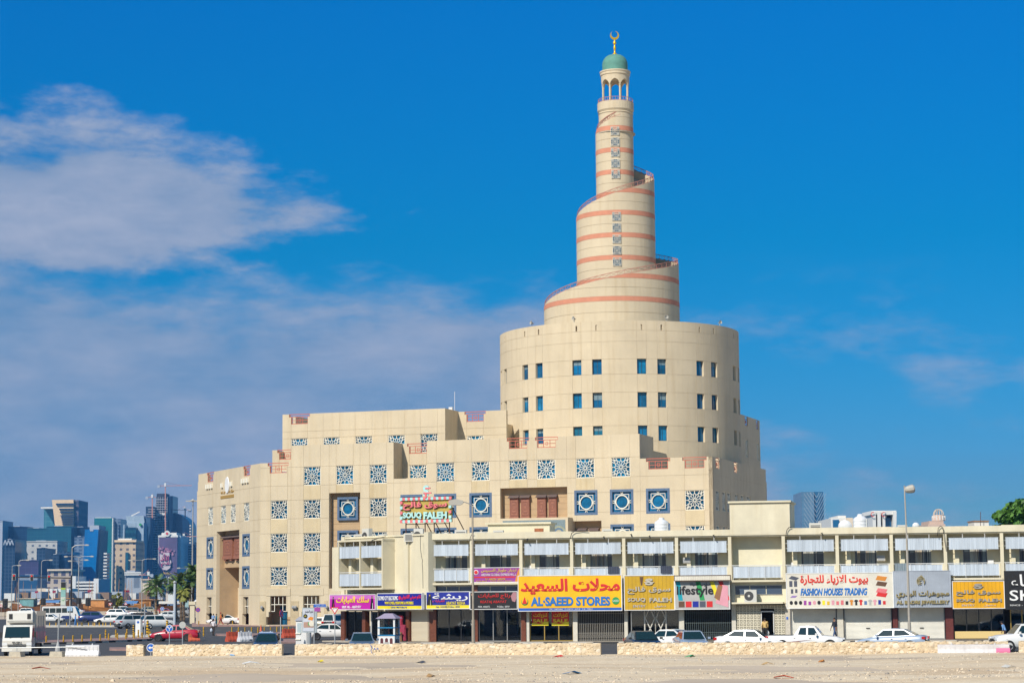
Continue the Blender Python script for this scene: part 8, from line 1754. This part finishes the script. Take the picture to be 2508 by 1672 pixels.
# ================================================================ people
SKINM=[mat('skin_tan',(0.30,0.16,0.09),.6),mat('skin_brown',(0.16,0.08,0.045),.6)]; HAIR=mat('hair_black',(0.012,0.010,0.009),.7); SHOE=mat('shoe',(0.03,0.025,0.02),.6)
def person(p,rz,label,shirt,trou,skin=0,stride=.25,arm=.15,hold=None,z=0.0,h=1.74,cap=None,bend=0.0,long=False,phase=1):
    k=h/1.74; s_=stride*phase; J={}; hips=.93
    lean=bend
    J['pel']=(0,0,hips); J['waist']=(lean*.1,0,1.10); J['chest']=(lean*.3,0,1.33); J['neck']=(lean*.5,0,1.47); J['head']=(lean*.6+.02,0,1.58); J['crown']=(lean*.6+.01,0,1.68)
    for n,sd,ph in (('L',1,1),('R',-1,-1)):
        J['hip'+n]=(0,sd*.095,.90); J['kn'+n]=(ph*s_*.55+.04*abs(s_),sd*.10,.50); J['an'+n]=(ph*s_-(.10*abs(s_) if ph*s_<0 else 0),sd*.10,.09+(.05 if ph*s_<-.1 else 0)); J['toe'+n]=(ph*s_+.15,sd*.115,.04)
        J['sh'+n]=(lean*.42,sd*.185,1.40); J['el'+n]=(lean*.35-ph*arm*.5,sd*.235,1.13); J['wr'+n]=(lean*.35-ph*arm*.7+.10,sd*.225,.90); J['ha'+n]=(lean*.35-ph*arm*.7+.12,sd*.22,.82)
    E_=[('pel','waist'),('waist','chest'),('chest','neck'),('neck','head'),('head','crown')]
    R_={'pel':(.14,.11),'waist':(.135,.10),'chest':(.155,.11),'neck':(.058,.058),'head':(.082,.092),'crown':(.06,.07)}
    for n in 'LR':
        E_+=[('pel','hip'+n),('hip'+n,'kn'+n),('kn'+n,'an'+n),('an'+n,'toe'+n),('chest','sh'+n),('sh'+n,'el'+n),('el'+n,'wr'+n),('wr'+n,'ha'+n)]
        R_.update({'hip'+n:(.095,.10),'kn'+n:(.068,.07),'an'+n:(.05,.05),'toe'+n:(.045,.035),'sh'+n:(.068,.07),'el'+n:(.05,.05),'wr'+n:(.034,.034),'ha'+n:(.042,.03)})
    if long:
        for n in 'LR': R_['hip'+n]=(.15,.14); R_['kn'+n]=(.13,.13); R_['an'+n]=(.12,.11)
    names=list(J); me=bpy.data.meshes.new('body'); me.from_pydata([J[n] for n in names],[(names.index(a),names.index(c)) for a,c in E_],[])
    o=bpy.data.objects.new('body_tmp',me); COL.objects.link(o); md=o.modifiers.new('s','SKIN'); 
    sv=me.skin_vertices[0].data if me.skin_vertices else None
    if sv is None:
        bpy.context.view_layer.objects.active=o; me.attributes  # fall through
    for i,n in enumerate(names):
        if sv: sv[i].radius=R_[n]; sv[i].use_root=(n=='pel')
    md.use_smooth_shade=True; o.modifiers.new('b','SUBSURF').levels=1
    dg=bpy.context.evaluated_depsgraph_get(); m2=bpy.data.meshes.new_from_object(o.evaluated_get(dg)); bpy.data.objects.remove(o)
    m2.materials.clear(); mats=[shirt,trou,SKINM[skin],SHOE]
    for q in mats: m2.materials.append(q)
    segs=[(Vector(J[a]),Vector(J[c]),a,c) for a,c in E_]
    def near(v):
        best=None
        for a,c,na,nc in segs:
            d=c-a; t_=max(0,min(1,(v-a).dot(d)/d.length_squared)); q=(v-(a+d*t_)).length
            if best is None or q<best[0]: best=(q,na,nc,t_)
        return best
    for f in m2.polygons:
        _,na,nc,t_=near(f.center); c=0
        if nc in('head','crown') or (nc=='neck' and t_>.6) or nc.startswith('ha') or (nc.startswith('wr') and t_>.55): c=2
        elif nc.startswith(('kn','an')) or (nc.startswith('hip')): c=1
        elif nc.startswith('toe'): c=3
        if nc.startswith('an') and t_>.9: c=3
        f.material_index=c; f.use_smooth=True
    m2.name='body'
    t=thing('person',label,'person',TR(p[0],p[1],z,RAD(rz),k),'people on the street'); inst(m2,'body',t)
    # five bent fingers on each hand
    for n,sd in (('L',1),('R',-1)):
        hx,hy,hz=J['ha'+n]; b=MB()
        for i,l in enumerate((.062,.072,.068,.052)): x=hx-.03+.02*i; a=(x,hy,hz-.02); m_=(x+.006,hy-sd*.006,hz-.02-l*.6); b.tube(a,m_,.0095,.0085,5); b.tube(m_,(x+.012,hy-sd*.024,hz-.02-l),.0085,.006,5)
        b.tube((hx+.03,hy,hz+.02),(hx+.055,hy-sd*.012,hz-.015),.011,.009,5); b.tube((hx+.055,hy-sd*.012,hz-.015),(hx+.056,hy-sd*.02,hz-.045),.009,.007,5); b.build('fingers',SKINM[skin],t)
    hx,_,hz=J['head']; b=MB(); b.ico((hx-.015,0,hz+.06),.10,2,(1.0,.86,.82)); b.v=[v if not(v[0]>hx+.055 and v[2]<hz+.075) else (hx+.045,v[1]*.9,max(v[2],hz+.07)) for v in b.v]; b.build('cap' if cap else 'hair',cap or HAIR,t,smooth=True)
    b=MB(); b.tube((hx+.075,0,hz+.015),(hx+.105,0,hz-.015),.010,.016,6); b.build('nose',SKINM[skin],t)
    for sd in (1,-1): b=MB(); b.ico((hx+.076,sd*.032,hz+.022),.011,0); b.build('eye',HAIR,t); b=MB(); b.ico((hx-.005,sd*.085,hz+.0),.024,0,(.8,.4,1.2)); b.build('ear',SKINM[skin],t)
    b=MB(); b.box(hx+.070,hx+.082,-.025,.025,hz-.05,hz-.04); b.build('mouth',mat('lips',(0.22,0.08,0.06),.6),t)
    t['_ha']=0; del t['_ha']
    return t,J,k
def bag(t,J,k,label,mt,side='L',sz=(.12,.2,.34)):
    q=t.matrix_basis@Vector(J['ha'+side]); o=MB(); w,d,h=sz
    o.lathe([(.02,0),(.10*w/.12,-.07),(.15*w/.12,-h*.6),(.12*w/.12,-h),(.02,-h-.01)],9); ob=o.build('carrier_bag',mt,M=Matrix.Translation(q+Vector((0,0,-.03)))); tag(ob,label,'bag')
FB=lambda n,c: mat('cloth_'+n,c,.9,.12,6)
t,J,k=person(gp(522.5,1556.2),80,'person in a white shirt and dark trousers crossing the road with a carrier bag',FB('white',(0.66,0.62,0.64)),FB('dkbrown',(0.05,0.035,0.03)),1,.16,.1); bag(t,J,k,'pale blue carrier bag held by the person crossing the road',FB('plastic',(0.50,0.58,0.70)))
person(gp(522.5,1533),90,'person in a light blue shirt standing near the parked white saloons',FB('ltblue',(0.22,0.36,0.62)),FB('navy',(0.03,0.05,0.1)),1,.05,.05)
person(gp(530,1534.2),180,'person in teal clothes standing near the parked white saloons',FB('teal',(0.03,0.18,0.26)),FB('teal',(0.03,0.18,0.26)),1,.08,.05)
t,J,k=person(gp(540.5,1531.2),185,'person with a red cap, orange top and red trousers walking by the white saloon',FB('orange',(0.50,0.16,0.04)),FB('red',(0.40,0.03,0.05)),1,.30,.25,cap=FB('redcap',(0.4,0.03,0.03)),h=1.86)
b=MB(); b.ico((-.2,0,1.3),.2,1,(.6,.8,1.15)); o=b.build('backpack',FB('blk',(0.02,0.018,0.02)),M=t.matrix_basis.copy()); tag(o,'black backpack on the person with the red cap','backpack')
t,J,k=person(gp(609,1531.3),182,'person in dark top and red trousers striding past the white saloon',FB('dknavy',(0.05,0.05,0.14)),FB('red',(0.40,0.03,0.05)),1,.40,.25,bend=.25)
b=MB(); b.ico((-.16,-.05,1.22),.24,1,(.7,1.0,.95)); o=b.build('backpack',FB('crimson',(0.45,0.02,0.07)),M=t.matrix_basis.copy()); tag(o,'crimson backpack on the striding person','backpack')
def on_walk(px,y): q=SH.w(SH.U(px,1560,y),y,0); return (q.x,q.y)
t,J,k=person(on_walk(1874,-.5),92,'person in a yellow shirt entering the breeze-block doorway',FB('yellow',(0.62,0.42,0.16)),FB('black',(0.02,0.02,0.022)),1,.12,.08,z=.12,h=1.78); bag(t,J,k,'white carrier bag held by the person in the yellow shirt',FB('plasticw',(0.7,0.7,0.7)),'R')
person(on_walk(2045,-1.6),200,'person in a dark jacket and jeans walking past the white shutters',FB('dkjacket',(0.018,0.022,0.035)),FB('jeans',(0.05,0.09,0.2)),0,.22,.15,z=.12,h=1.80)
person(on_walk(2463,-4.5),150,'person in a blue shirt leaning beside the white sport utility car',FB('sky',(0.16,0.32,0.58)),FB('maroonc',(0.05,0.03,0.03)),1,.12,.1,z=0,bend=.5,h=1.6)
person(gp(184.5,1533),10,'person in blue overalls standing at the far kerb by the pale blue sign',FB('overall',(0.05,0.20,0.52)),FB('overall',(0.05,0.20,0.52)),1,.1,.1)
person(gp(391,1514),170,'person in a red shirt below the palm trees',FB('redshirt',(0.6,0.02,0.03)),FB('navy',(0.03,0.05,0.1)),0,.1,.1,h=1.9)
person(gp(371,1519),200,'person in black clothes behind the white crossover',FB('blackc',(0.015,0.014,0.016)),FB('blackc',(0.015,0.014,0.016)),1,.1,.1)
